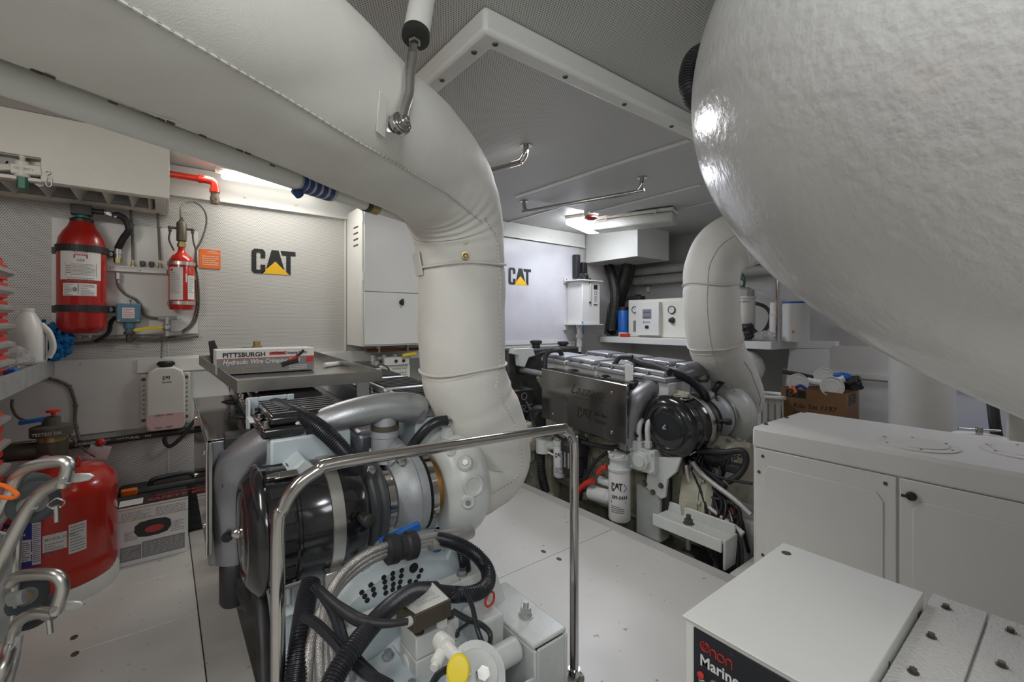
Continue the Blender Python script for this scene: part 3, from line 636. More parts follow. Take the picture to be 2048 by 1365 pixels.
# ---- overhead box with notch, vanes and valve
t = thing('overhead_duct_box', 'big cream overhead duct box with open vaned underside at upper left', 'duct', (-.6, 2.7, 1.596))
bx1, by0, by1, bz0 = .023, 2.50, 2.895, 1.598
nx = P(82, 330, Y=by0).x; nz = P(82, 316, Y=by0).z; nz0 = P(60, 366, Y=by0).z
b = MB()
b.prism([(-1.55, by0, bz0), (-.62, by0, bz0), (-.62, by0, nz), (nx, by0, nz), (nx, by0, bz0), (bx1, by0, bz0), (bx1, by0, 1.859), (-1.55, by0, 1.859)], (0, .012, 0))
b.bb(bx1 - .012, bx1, by0 + .012, by1, bz0, 1.859); b.bb(-1.55, -1.538, by0 + .012, by1, bz0, 1.859); b.bb(-1.538, bx1 - .012, by1 - .01, by1, bz0, 1.859)
b.build('housing', G['cream'], t, bevel=.0012)
b = MB(); zt = bz0
b.bb(-1.52, bx1 - .002, by0 + .012, by0 + .05, zt - .002, zt + .012); b.bb(-1.52, bx1 - .002, by1 - .065, by1 - .01, zt - .004, zt + .012); b.bb(bx1 - .052, bx1 - .013, by0 + .05, by1 - .065, zt - .004, zt + .012)
b.build('bottom_flange', G['cream'], t, bevel=.002)
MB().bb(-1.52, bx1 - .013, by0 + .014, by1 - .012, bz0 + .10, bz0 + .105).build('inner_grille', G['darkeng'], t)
MB().bb(-1.52, bx1 - .055, by1 - .075, by1 - .066, bz0 + .0125, bz0 + .11).build('inner_flange', G['dred'] if False else G['galv'], t)
for u0 in (8, 85, 153, 215, 268, 306):
    q = P(u0, 385, Y=2.58); xx = q.x
    MB().box((xx, (by0 + by1) / 2 - .01, bz0 + .036), (.006, by1 - by0 - .12, .075), ry=.42).build('vane', G['cream'], t)
# notch back plate & valve assembly
tv = t
b = MB(); b.bb(-.62, nx, by0 + .05, by0 + .056, bz0 + .012, nz); b.bb(-.62, nx, by0 + .0125, by0 + .05, nz - .004, nz); b.bb(nx - .003, nx, by0 + .0125, by0 + .05, bz0 + .012, nz); b.build('recess_plate', G['grey'], t)
t = thing('lever_valve', 'cream cast lever valve with wire seal in the recess of the overhead box', 'valve', P(45, 350, Y=2.50))
c0 = P(45, 340, Y=2.515)
b = MB(); b.box(c0 + X * .012, (.085, .04, .038), ry=-.08); b.box(c0 + X * -.045, (.05, .035, .026), ry=-.2, taper=.6); b.cyl(c0 + V((.0, 0, -.03)), c0 + V((.0, 0, .032)), .022); b.cyl(c0 + V((0, 0, .03)), c0 + V((0, 0, .045)), .008); b.ball(c0 + V((0, 0, .05)), .011, 10); b.build('body', G['cream'], t, bevel=.005)
MB().cyl(c0 + V((0, 0, -.072)), c0 + V((0, 0, -.03)), .017, seg=6).build('union_nut', G['green'], t)
MB().ball(c0 + V((-.14, 0, -.005)), .042, 16, .9).cyl(c0 + V((-.10, 0, 0)), c0 + V((-.06, 0, 0)), .010).build('knob', G['pvc'], t)
for dz in (.035, -.035): MB().lathe(c0 + V((.04, .035, dz)), (0, -1, 0), [(0, .015), (.006, .015), (.007, .009), (.014, .009)], 6).build('bolt', G['cream'], t)
MB().text('SECURITY', c0 + V((-.02, -.021, -.004)), X, Z, .012, th=.001).build('lettering', G['grey'], t)
b = MB(); w0 = c0 + V((.062, -.022, .0)); b.tube([w0, w0 + V((.010, 0, .006)), w0 + V((.015, 0, -.004)), w0 + V((.006, 0, -.012)), w0 + V((.014, 0, -.02))], .002, 6); b.tube([w0 + V((.008, 0, -.02)), w0 + V((.018, 0, -.022)), w0 + V((.019, 0, -.048)), w0 + V((.012, 0, -.056)), w0 + V((.005, 0, -.048)), w0 + V((.006, 0, -.022))], .0018, 6, closed=True); b.build('wire_ring', G['alul'], t)
# ---- coolant expansion bottle
a = P(291, 866, Y=2.80); c = P(371, 733, Y=2.80); wx = c.x - a.x
t = thing('coolant_bottle', 'translucent CAT coolant bottle with black cap on lower bulkhead', 'bottle', (a.x + wx / 2, 2.84, a.z))
o = [(0, .10), (.03, .03), (.12, 0), (.88, 0), (.97, .03), (1, .10), (1, .80), (.93, .93), (.72, 1), (.28, 1), (.07, .93), (0, .80)]
hz = c.z - a.z
MB().prism([V((a.x + x * wx, 2.80, a.z + y * hz)) for x, y in o], (0, .075, 0)).build('tank', G['jug'], t, bevel=.010, bseg=3)
MB().prism([V((a.x + wx * x, 2.802, a.z + y * hz)) for x, y in [(.02, .11), (.13, .015), (.87, .015), (.98, .11), (.98, .27), (.02, .27)]], (0, -.0028, 0)).build('coolant_level', G['pinkfluid'], t, bevel=.001)
for s in (0, 1):
    x0 = a.x - .022 if s == 0 else a.x + wx - .008
    fl = MB().bb(x0, x0 + .03, 2.855, 2.876, a.z + .02, c.z - .035).build('flange', G['jug'], t, bevel=.004)
    b = MB()
    for zq in (a.z + .05, c.z - .06): b.bolt((x0 + .013, 2.855, zq), (0, -1, 0), .006, .005)
    for k in range(7): b.bb(x0 + .010, x0 + .018, 2.8535, 2.855, a.z + .08 + k * .023, a.z + .085 + k * .023)
    b.build('flange_screw', G['brown'], fl)
b = MB(); cp = V((a.x + wx * .5, 2.835, c.z)); b.lathe(cp, Z, [(0, .028), (.006, .028), (.007, .033), (.022, .033), (.027, .028)], 20)
for k in range(12): g = k * math.pi / 6; b.box(cp + V((.033 * math.cos(g), .033 * math.sin(g), .014)), (.006, .006, .014), rz=g)
b.build('cap', G['ink'], t, bevel=.001)
b = MB(); cat_logo(b, V((a.x + wx * .42, 2.7995, c.z - .062)), X, Z, .018, tri=False)
b.text('326-9025', V((a.x + wx * .40, 2.7995, c.z - .078)), X, Z, .010, bold=.02); b.text('COLD --- FULL', V((a.x + wx * .22, 2.7985, a.z + .073)), X, Z, .0115, bold=.02); b.text('LOW --- ADD', V((a.x + wx * .22, 2.7985, a.z + .012)), X, Z, .0115, bold=.02)
b.build('lettering', G['ink'], t, flat=True)
cable('hose', 'black hose curling from under the coolant bottle', [P(328, 876, Y=2.84), P(331, 888, Y=2.84), P(343, 892, Y=2.84), P(366, 872, Y=2.84), P(384, 848, Y=2.84), P(395, 835, Y=2.84)], .009, 'rubber', 'hose')
# ---- fuel hose with print
fh = [P(134, 893, Y=2.86), P(170, 888, Y=2.86), P(230, 881, Y=2.86), P(300, 871, Y=2.865), P(392, 860, Y=2.87)]
t = thing('fuel_hose', 'long dark printed fuel hose running along the lower bulkhead', 'hose', fh[1])
MB().tube(fh, .016, 14).build('hose', G['darkeng'], t)
p0 = P(150, 893, Y=2.843); MB().text('DIVERGENT-FUEL    MULTI-FUEL    SAE', p0, (fh[4] - fh[0]), Z, .016, bold=.01).build('lettering', G['label'], t, flat=True)
# ---- electrical cabinet
kx0, kx1, ky, kz0, kz1 = P(724, 560, Y=2.615).x, 1.46, 2.615, .907, 1.735
t = thing('electrical_cabinet', 'white wall cabinet with side louvres and black latch behind the lagged pipe', 'cabinet', ((kx0 + kx1) / 2, 2.76, kz0))
b = MB(); b.bb(kx0, kx1, ky + .003, YW - .0005, kz0, kz1)
b.build('body', G['white'], t, bevel=.003)
zs = P(724, 583, Y=ky).z
dd = MB().bb(kx0 + .012, kx1 - .01, ky - .008, ky + .0025, zs + .002, kz1 - .01).build('door', G['white'], t, bevel=.002)
d2 = MB().bb(kx0 + .012, kx1 - .01, ky - .008, ky + .0025, kz0 + .01, zs - .002).build('door', G['white'], t, bevel=.002)
b = MB()
for v in (455, 467, 479, 491): q = P(712, v, X=kx0); b.box((kx0 - .001, q.y, q.z), (.006, .075, .006), rx=0)
b.build('louvre', G['brown'], t)
b = MB()
for v in (436, 553): q = P(722, v, Y=ky); b.cyl((kx0 + .003, ky - .008, q.z - .025), (kx0 + .003, ky - .008, q.z + .025), .006, seg=10)
b.build('hinge', G['white'], t)
q = P(803, 605, Y=ky - .008); b = MB(); b.lathe(q, (0, -1, 0), [(0, .016), (.008, .016), (.010, .010), (.022, .010)], 14); b.box(q + V((0, -.018, 0)), (.012, .012, .042)); b.build('latch', G['ink'], d2, bevel=.002)
# ---- under the cabinet
t = thing('copper_pipe', 'dull copper pipe running under the white wall cabinet', 'pipe', (1.2, 2.7, .88)); MB().cyl((.98, 2.72, .875), (1.5, 2.72, .875), .010).build('pipe', G['copper'], t)
for x in (1.05, 1.24): MB().bb(x, x + .012, 2.70, 2.735, .862, .9065).build('clip', G['galv'], t)
a = P(770, 752, Y=2.75)
t = thing('water_heater', 'small cream heater tank with printed label and yellow tap under wall cabinet', 'heater', (a.x, 2.8, .35))
hx0, hx1 = P(757, 800, Y=2.72).x, P(822, 800, Y=2.72).x; hz1 = P(790, 727, Y=2.72).z
MB().bb(hx0, hx1, 2.72, 2.87, .42, hz1).build('tank', G['cream'], t, bevel=.02, bseg=3)
b = MB(); b.bb(hx0 + .03, hx1 - .02, 2.70, 2.7195, hz1 - .01, hz1 + .04); pn = b.build('control_panel', G['pvc'], t, bevel=.003)
b = MB()
for u in (792, 807): q = P(u, 725, Y=2.70); b.lathe((q.x, 2.6995, hz1 + .015), (0, -1, 0), [(0, .011), (.008, .009)], 14)
b.build('button', G['ink'], pn)
b = MB(); b.text('turning hour', (hx0 + .09, 2.7195, hz1 - .04), X, Z, .02, bold=.01); bars(b, (hx0 + .06, 2.7195, hz1 - .055), X, Z, .13, .09, 6, seed=40); b.build('lettering', G['inkg'], t, flat=True)
b = MB(); q = P(790, 715, Y=2.74); b.cyl((hx0, 2.74, q.z), (hx1, 2.74, q.z), .014); 
for u in (745, 768, 790, 812): r_ = P(u, 715, Y=2.74); b.lathe((r_.x, 2.74, q.z - .02), Z, [(0, .02), (.04, .02)], 8); b.cyl((r_.x, 2.74, q.z), (r_.x, 2.74, q.z - .08), .012)
b.cyl(P(752, 722, Y=2.74), P(752, 750, Y=2.74), .022); b.build('pipework', G['galv'], t)
q = P(805, 712, Y=2.69); MB().tube([q, q + V((.03, -.01, .006)), q + V((.09, -.01, .012))], .011, 10, 4, sq=(1, .6)).build('tap_lever', G['yellow'], t)
# buckets
for (u, v, r, hh, lab) in ((775, 767, .05, .14, 'small white lidded tub beside the black mesh chair back'), (812, 762, .075, .18, 'wider white lidded tub next to the lagged pipe')):
    q = P(u, v, Y=2.45); t = thing('lidded_tub', lab, 'tub', (q.x, q.y, q.z - hh))
    MB().lathe((q.x, q.y, q.z - hh), Z, [(0, r * .85), (hh - .012, r)], 24).build('tub', G['pvc'], t)
    MB().lathe((q.x, q.y, q.z - .014), Z, [(0, r * 1.08), (.012, r * 1.08), (.014, r * .95), (.010, r * .9)], 24).build('lid', G['pvc'], t)
t = thing('step_shelf', 'low white shelf under the wall cabinet carrying the white tubs', 'shelf', (1.2, 2.45, .4)); zq = P(812, 762, Y=2.45).z - .18
MB().bb(.98, 1.45, 2.36, 2.56, zq - .03, zq - .0005).build('shelf_board', G['grey'], t); 
for x in (1.0, 1.43): MB().bb(x - .012, x + .012, 2.38, 2.54, .0005, zq - .03).build('leg', G['grey'], t)
q0 = P(745, 782, Y=2.2); t = thing('mesh_rest', 'black mesh backrest standing upright behind the far engine tray', 'backrest', q0)
w0 = P(746, 735, Y=2.25); w1 = P(792, 775, Y=2.25)
pts = [P(748, 775, Y=2.22), P(746, 745, Y=2.22), P(756, 731, Y=2.22), P(772, 733, Y=2.22), P(783, 750, Y=2.22), P(790, 780, Y=2.22)]
MB().tube(pts, .004, 8).build('rim', G['ink'], t)
b = MB()
for i in range(16):
    k = i / 15; xa = P(747 + 43 * k, 740, Y=2.222).x; ztop = P(0, 0, Y=2.2).z * 0 + P(760, 735 + (abs(k - .35) * 34) ** 1.0, Y=2.222).z; b.bb(xa - .0018, xa + .0018, 2.2205, 2.2235, P(760, 785, Y=2.22).z, ztop)
b.build('mesh', G['darkeng'], t)
# ================================================================== LAGGED EXHAUST DUCTS
def wrinkle(amp, sc, seed=0, fold=None):
    def f(t, g, p):
        q = V((p.x * sc, p.y * sc, p.z * sc)); r = 1 + amp * noise.noise(q + V((math.cos(g) * 1.3, math.sin(g) * 1.3, seed)))
        r += amp * .45 * noise.noise(q * 2.7 + V((math.cos(g) * 3, math.sin(g) * 3, seed + 5)))
        if fold:
            for (c, w, a, n, g0) in fold:
                e = math.exp(-((t - c) / w) ** 2); r += a * e * math.sin(t * n) * max(0, math.cos(g - g0)) ** .7
        return r
    return f
def ang_of(path, i, d):
    t, a, b = frames(path)[i]; return math.atan2(V(d).dot(b), V(d).dot(a))
D1 = [(.79, 1.31, .49), (.86, 1.305, .49), (.935, 1.30, .55), (.905, 1.295, .68), (.835, 1.295, .79), (.797, 1.295, .89), (.792, 1.295, 1.08), (.79, 1.295, 1.24), (.765, 1.28, 1.37), (.68, 1.225, 1.465), (.54, 1.135, 1.502)]
dirn = V((-.832, -.555, 0))
e0 = V((.54, 1.135, 1.502))
D1 += [e0 + dirn * k + V((0, 0, .0)) for k in (.25, .55, .85, 1.15, 1.5)]
rad = [.095, .105, .120, .130, .140, .143, .144, .145, .152, .158, .160, .162, .162, .164, .185, .19]
path = cr(D1, 14); N = len(path)
def tz(pp, z):
    return next(i for i, q in enumerate(pp) if q.z > z and i > 8) / (len(pp) - 1)
TZA, TZB = tz(path, .885), tz(path, 1.225)
def duct_hit(u, v):
    for k in range(400):
        q = P(u, v, d=.45 + k * .0025); j = min(range(0, N, 3), key=lambda i: (path[i] - q).length_squared)
        if (path[j] - q).length < .1665: return q, (q - path[j]).normalized(), path[j]
    return q, -FWD, q
t = thing('lagged_exhaust', 'huge white cloth-lagged exhaust pipe crossing the ceiling and bending down to the near engine', 'exhaust pipe', (.9, 1.3, .45))
fold = [(.43, .03, .03, 300, math.pi)]
rf = wrinkle(.035, 5.0, 0)
def rfd(t_, g, p):
    r = rf(t_, g, p) + .010 * noise.noise(V((p.x * 16 + g * 1.2, p.y * 16, p.z * 9 + g))) + .006 * math.sin(t_ * 90 + g * 5) * noise.noise(V((t_ * 18, g * 1.5, 3)))
    if .45 < t_ < .64: r += .018 * math.sin(t_ * 260 + math.sin(g * 2) * 1.5) * (0.5 + .5 * math.cos(g - gin)) ** 1.5 * math.exp(-((t_ - .55) / .06) ** 2)
    if t_ < .27: r += .012 * math.sin(t_ * 150 + g * 2)
    for c in (TZA, TZB): r -= .030 * math.exp(-((t_ - c) / .004) ** 2)
    return r
ie = int(.55 * N); gin = ang_of(path, ie, V((-.832, -.555, -1)))
body = MB().tube(path, rad, 56, smooth=False, rf=rfd).build('lagging', G['wrap'], t, sharp=80)
def seam(parent, path, rad, ta, tb, dvec, off=1.006, r=.0011, name='seam', stitch=True, rf=rfd, twist=0):
    fr = frames(path); N = len(path); pts = []
    for i in range(int(ta * (N - 1)), int(tb * (N - 1)) + 1):
        t_, a, b = fr[i]; g = math.atan2(V(dvec).dot(b), V(dvec).dot(a)) + twist * i / N; tt = i / (N - 1); q = tt * (len(rad) - 1); j = min(int(q), len(rad) - 2)
        R = rad[j] + (rad[j + 1] - rad[j]) * (q - j); pts.append(path[i] + (a * math.cos(g) + b * math.sin(g)) * (R * rf(tt, g, path[i]) * off))
    pts = cr(pts, 3)
    b = MB().tube(pts, r * 2.0, 6, smooth=False); o = b.build(name, G['seamw'], parent)
    if stitch:
        s = MB(); acc = 0
        for p, q in zip(pts, pts[1:]):
            acc += (q - p).length
            if acc > .012: acc = 0; s.cyl(p, p + (q - p).normalized() * .005, r * 2.15, seg=5)
        s.build('stitching', G['seam'], o)
    return o
def ring(parent, path, rad, tt, k=1.0, r=.002, rf=rfd, name='seam', wave=.004, m='seamw'):
    i = int(tt * (len(path) - 1)); t_, a, b = frames(path)[i]; q = tt * (len(rad) - 1); j = min(int(q), len(rad) - 2); R = rad[j] + (rad[j + 1] - rad[j]) * (q - j)
    pts = []
    for k_ in range(40):
        g = 2 * math.pi * k_ / 40; pts.append(path[i] + t_ * (wave * math.sin(g * 3 + tt * 9)) + (a * math.cos(g) + b * math.sin(g)) * (R * rf(tt, g, path[i]) * k))
    return MB().tube(pts, r, 6, 2, closed=True).build(name, G[m], parent)
G['seamw'] = mat('seam_cloth', (.66, .65, .60), .7, var=.06, stain=.5, stcol=(.42, .37, .30))
side = V((.555, -.832, 0))
seam(body, path, rad, .56, .985, side * 1 + V((0, 0, -1.05)), twist=0)     # long seam facing the camera
seam(body, path, rad, .30, .565, V((.40, -.85, -.62)))
seam(body, path, rad, .60, .97, side * -.75 + V((0, 0, -1)), stitch=True)
seam(body, path, rad, .05, .29, V((.15, -1, .1)))
for tt in (TZA, TZB): ring(body, path, rad, tt, 1.0, .003, wave=.006)
# skirt edges of the overlapping jackets
for tt, dz in ((TZA + .006, 1), (TZB + .006, 1)):
    ring(body, path, rad, tt, 1.022, .0045, name='hem')
ci = int(.94 * (N - 1)); 
ring(body, path, rad, .918, 1.0, .034, name='end_roll', wave=0, m='wrap')
for u, v in ((70, 148), (95, 157), (196, 203), (222, 210), (318, 244), (338, 250), (402, 277), (476, 306), (492, 312), (541, 336)):
    q, n_, c_ = duct_hit(u + 4, v - 6); MB().box(q + n_ * .001, (.011, .003, .003), rz=.59).build('lace_eyelet', G['brown'], body, bevel=.0008)
# snaps near the elbow
for u, v in ((862, 471), (862, 503)):
    pp = P(u, v, Y=1.15); q = V((.79, 1.295, pp.z)); d = V((pp.x, pp.y, pp.z)) - q; 
    d = V((-.45, -.89, 0)).normalized(); pt = q + d * .150
    MB().lathe(pt, d, [(0, .012), (.003, .012), (.0035, .008), (.001, .004)], 16).build('snap', G['brass'], body)
# flap
fl = P(845, 530, d=1.42); d = V((-.97, .12, 0)).normalized(); q = V((.79, 1.295, 1.235)) + d * .152
MB().box(q, (.004, .06, .075), rz=math.atan2(d.y, d.x), rx=0, ry=.18).build('flap', G['wrap'], body, bevel=.0015)
# ---- hanger strut with rod end
t = thing('pipe_hanger', 'white hanger tube with black boot and steel rod end holding the lagged pipe', 'hanger', P(783, 262, d=.72))
hq, hn, _ = duct_hit(778, 240)
pb = hq + hn * .026; pt_ = P(848, -20, d=pb.dot(FWD) + .125); ax_ = (pt_ - pb).normalized(); pt2 = pb + ax_ * ((1.853 - pb.z) / ax_.z)
j1 = P(829, 80, d=pb.dot(FWD) + .08)
j1 = pb + ax_ * ((j1 - pb).dot(ax_)); L1 = (j1 - pb).length
MB().cyl(j1 + ax_ * .012, pt2, .0265, seg=32).build('tube', G['pvc'], t, bevel=.002)
MB().lathe(j1 - ax_ * .002, ax_, [(0, .022), (.002, .0285), (.016, .0285), (.018, .027)], 32).build('boot', G['ink'], t)
b = MB(); b.lathe(j1 - ax_ * .028, ax_, [(0, .010), (.016, .010), (.0161, .013), (.026, .013)], 6); b.cyl(pb + ax_ * .13, j1, .0065); b.lathe(pb + ax_ * (L1 - .052), ax_, [(0, .011), (.016, .011)], 6); b.build('locknut', G['steel'], t)
b = MB(); b.tube([pb + ax_ * (L1 - .05), pb + ax_ * .12, pb + ax_ * .075 + V((.004, 0, 0)), pb + ax_ * .035, pb], .0115, 16, 6, sq=(1, 1)); b.build('rod_end', G['bsteel'], t)
vd = V((.16, -.98, 0)).normalized(); vd = (vd - ax_ * vd.dot(ax_)).normalized()
b = MB(); b.lathe(pb - vd * .006, vd, [(0, .021), (.012, .021)], 24); b.bolt(pb + vd * .006, vd, .011, .010); b.lathe(pb + vd * .016, vd, [(0, .006), (.008, .005)], 12); b.build('pivot_bolt', G['steel'], t, bevel=.001)
b = MB(); b.prism([pb - ax_ * .02 - vd * .011 + V((-.02, 0, 0)), pb + ax_ * .018 - vd * .011 + V((-.02, 0, 0)), pb + ax_ * .005 - vd * .011 + V((.01, 0, 0)), pb - ax_ * .018 - vd * .011 + V((.008, 0, 0))], vd * .004); b.build('lug', G['bsteel'], t)
tg = MB(); pc = []
for uv in ((750, 262), (768, 276), (772, 190), (756, 180)):
    q, n_, _ = duct_hit(*uv); pc.append(q + n_ * .0015)
tg.prism(pc, hn * .0025); tg.build('wear_patch', G['wrap'], t, bevel=.001)
# ---- telescopic pole slung under the duct
A = P(-160, 98, d=.475); B = P(838, 447, d=1.50)
def on(tt): return A.lerp(B, tt)
def tu(u):   # parameter where the pole crosses image column u
    lo, hi = 0, 1
    for _ in range(40):
        m = (lo + hi) / 2; p = on(m); uu = U0 + F * (p.dot(RGT)) / (p.dot(FWD))
        if uu < u: lo = m
        else: hi = m
    return lo
t = thing('telescopic_pole', 'white telescopic pole with blue grip stripes slung under the lagged pipe', 'pole', on(0))
MB().cyl(on(0), on(tu(592)), .0205, seg=24).build('outer_tube', G['pvc'], t)
b = MB(); 
MB().cyl(on(tu(590)), on(tu(662)), .0213, seg=24).build('grip_sleeve', G['galv'], t)
for u in (594, 606, 620, 634, 648):
    MB().cyl(on(tu(u)), on(tu(u + 8)), .0222, seg=24).build('stripe', mat('stripe_blue', (.02, .05, .20), .4) if 'stripe' not in G else G['stripe'], t)
MB().cyl(on(tu(660)), on(tu(735)), .0165, seg=24).build('middle_tube', G['pvc'], t)
MB().cyl(on(tu(728)), on(tu(736)), .0185, seg=24).build('rubber_ring', G['ink'], t)
MB().cyl(on(tu(736)), on(tu(752)), .0185, seg=24).build('brass_ring', G['brass'], t)
MB().cyl(on(tu(750)), on(1.0), .0135, seg=24).build('inner_tube', G['pvc'], t)
MB().cyl(on(tu(590)) - V((0, 0, .021)), on(tu(600)) - V((0, 0, .03)), .010, seg=10).build('release_button', G['stripe'] if 'stripe' in G else G['blue'], t)
# ---- far lagged exhaust
EX, EY = 2.385, 1.285
ex_top = P(1414, 480, d=2.49)
D2 = [(EX + .44, EY + .02, .52), (EX + .40, EY + .02, .62), (EX + .26, EY + .02, .76), (EX + .06, EY, .90), (EX, EY, 1.10), (EX, EY, 1.24), (EX + .01, EY - .008, 1.36), (EX + .06, EY - .045, 1.455), (EX + .16, EY - .12, 1.52), (EX + .30, EY - .22, 1.535), (EX + .55, EY - .42, 1.54), (EX + 1.0, EY - .75, 1.54)]
rad2 = [.10, .12, .132, .143, .145, .145, .148, .160, .160, .158, .155, .155]
path2 = cr(D2, 12)
rf2b = wrinkle(.04, 5.0, 9)
g2in = ang_of(path2, int(.62 * len(path2)), V((.79, -.61, -1)))
TZ2A, TZ2B = tz(path2, 1.235), tz(path2, .915)
def rf2(t_, g, p):
    r = rf2b(t_, g, p)
    if .5 < t_ < .8: r += .02 * math.sin(t_ * 230 + math.sin(g * 2)) * (.5 + .5 * math.cos(g - g2in)) ** 1.5 * math.exp(-((t_ - .64) / .07) ** 2)
    for c in (TZ2A, TZ2B): r -= .03 * math.exp(-((t_ - c) / .006) ** 2)
    return r
t = thing('lagged_exhaust', 'far white cloth-lagged exhaust pipe rising from the far engine and bending right', 'exhaust pipe', (EX + .1, EY, .5))
body2 = MB().tube(path2, rad2, 48, smooth=False, rf=rf2).build('lagging', G['wrap'], t, sharp=80)
seam(body2, path2, rad2, .25, .72, V((-.90, -.35, -.1)), rf=rf2)
seam(body2, path2, rad2, .46, .75, V((.25, -1, -.9)), rf=rf2)
seam(body2, path2, rad2, .05, .25, V((-.4, -1, .1)), rf=rf2)
for tt in (TZ2A, TZ2B): ring(body2, path2, rad2, tt, 1.0, .003, rf=rf2, wave=.007); ring(body2, path2, rad2, tt + .008, 1.02, .004, rf=rf2, name='hem', wave=.007)
# ---- big fibreglass silencer hanging from the ceiling at right
t = thing('exhaust_silencer', 'huge glossy white fibreglass silencer hanging from the ceiling at upper right', 'silencer', (1.1, .0, 1.0))
p0 = V((1.147, .549, 1.614)); az, el, R, c, tap = -1.778, -.300, .5257, .8239, .168
d = V((math.cos(az) * math.cos(el), math.sin(az) * math.cos(el), math.sin(el)))
prof = []
for i in range(26):
    g = math.pi / 2 * i / 25; s_ = c * (1 - math.cos(g)); prof.append((s_, max(.004, R * math.sin(g))))
prof += [(c + .1, R + .1 * tap), (c + .2, R + .2 * tap), (c + .3, R + .3 * tap), (c + .42, R + .3 * tap), (c + .5, R * .8), (c + .52, R * .3)]
b = MB().lathe(p0, d, prof, 96)
for i, q in enumerate(b.v):
    k = noise.noise(q * 4.5) * .006
    b.v[i] = q + (q - (p0 + d * (q - p0).dot(d))).normalized() * k
    if b.v[i].z > 1.855: b.v[i].z = 1.855 + min(.003, (b.v[i].z - 1.855) * .01)
b.build('shell', G['dome'], t, sharp=70)
b = MB()   # moulded lip where the shell meets the ceiling
ringp = []
for i in range(40):
    s_ = .02 + i * .03
    rr = R * math.sqrt(max(0, 1 - ((c - s_) / c) ** 2)) if s_ < c else R + tap * (s_ - c)
    ce = p0 + d * s_; a = (Z - d * d.z).normalized(); bb_ = d.cross(a); best = None
    for k in range(90):
        g = -math.pi * k / 90; q = ce + a * (rr * math.cos(g)) + bb_ * (rr * math.sin(g))
        if q.z < 1.853: best = q; break
    if best is not None and (not ringp or (best - ringp[-1]).length < .2): ringp.append(V((best.x, best.y, 1.845)))
if len(ringp) > 4: b.tube(ringp[1:], .016, 10, 2); b.build('ceiling_lip', G['dome'], t)
q = P(1362, 160, Y=.60); 
q = P(1366, 158, d=1.20)
t = thing('corrugated_duct', 'black corrugated duct end tucked behind the upper left edge of the silencer', 'duct', q)
MB().corr([P(1420, 96, d=1.22), P(1388, 116, d=1.20), P(1376, 150, d=1.20), P(1380, 185, d=1.2), P(1400, 212, d=1.22), P(1440, 230, d=1.25)], .024, .007, .14, 20).build('hose', G['rubber'], t)
# ================================================================== LEFT SIDE: bench, tool chest, drum, cart
# bench
t = thing('workbench', 'grey metal-edged workbench along the left side', 'bench', (-.9, 2.2, .0))
bxr = -.389; 
MB().bb(-1.45, bxr - .004, 1.05, 2.885, .845, .872).build('bench_top', G['ledge'], t)
b = MB(); b.bb(bxr - .004, bxr, 1.05, 2.885, .812, .884); b.bb(-1.45, bxr - .004, 2.8851, 2.889, .812, .884); b.bb(-1.45, bxr - .004, 1.046, 1.05, .812, .884); b.build('edge_band', G['galv'], t, bevel=.001)
for y in (1.3, 2.75):
    MB().bb(-1.40, -1.36, y, y + .04, .0005, .845).build('leg', G['galv'], t)
# red tool chest above and below the bench, at the frame edge
def chest(name, lab, x1, y0, y1, z0, z1, n):
    t = thing(name, lab, 'tool chest', (x1 - .25, (y0 + y1) / 2, z0))
    MB().bb(x1 - .5, x1 - .012, y0, y1, z0, z1).build('body', G['rplastic'], t, bevel=.012)
    for i in range(n):
        za = z0 + .02 + (z1 - z0 - .04) * i / n; zb = z0 + .02 + (z1 - z0 - .04) * (i + .86) / n
        dr = MB().bb(x1 - .0115, x1, y0 + .02, y1 - .02, za, zb).build('drawer', G['rplastic'], t, bevel=.003)
        MB().prism([(x1, y0 + .01, zb - .012), (x1 + .016, y0 + .01, zb - .018), (x1 + .016, y0 + .01, zb - .030), (x1, y0 + .01, zb - .040)], (0, y1 - y0 - .02, 0)).build('handle', G['galv'], dr, bevel=.001)
    return t
chest('tool_chest', 'red drawer tool chest standing on the left workbench, at the frame edge', -.402, 1.75, 2.20, .8725, 1.265, 6)
chest('tool_cabinet', 'red drawer cabinet under the workbench at the left frame edge', -.412, 1.75, 2.20, .20, .79, 7)
MB_ = MB()
for x in (-.88, -.46):
    for y in (1.78, 2.16): MB_.bb(x - .02, x + .02, y - .02, y + .02, .0005, .1995)
tag(MB_.build('cabinet_plinth', G['galv']), 'short metal feet carrying the red drawer cabinet', 'plinth')
# white jug
q = P(62, 690, Y=2.70); zb = .8725; jz = P(56, 617, Y=2.70).z
t = thing('plastic_jug', 'white plastic jug with cap and grip standing on the workbench', 'jug', (q.x, 2.70, zb)); hh = jz - zb
jx = P(56, 650, Y=2.70).x
MB().lathe((jx, 2.70, zb), Z, [(0, .044), (.006, .053), (.02, .056), (hh * .50, .056), (hh * .62, .051), (hh * .78, .037), (hh * .90, .023), (hh * .93, .019)], 28, sx=1, sy=1.15).build('body', G['pvc'], t, sharp=60)
MB().lathe((jx, 2.70, zb + hh * .92), Z, [(0, .021), (.018, .021), (.020, .017)], 18).build('cap', G['jug'], t)
MB().tube([(jx + .040, 2.69, zb + hh * .72), (jx + .066, 2.68, zb + hh * .55), (jx + .076, 2.68, zb + hh * .30), (jx + .062, 2.68, zb + hh * .12)], .011, 12).build('grip', G['pvc'], t)
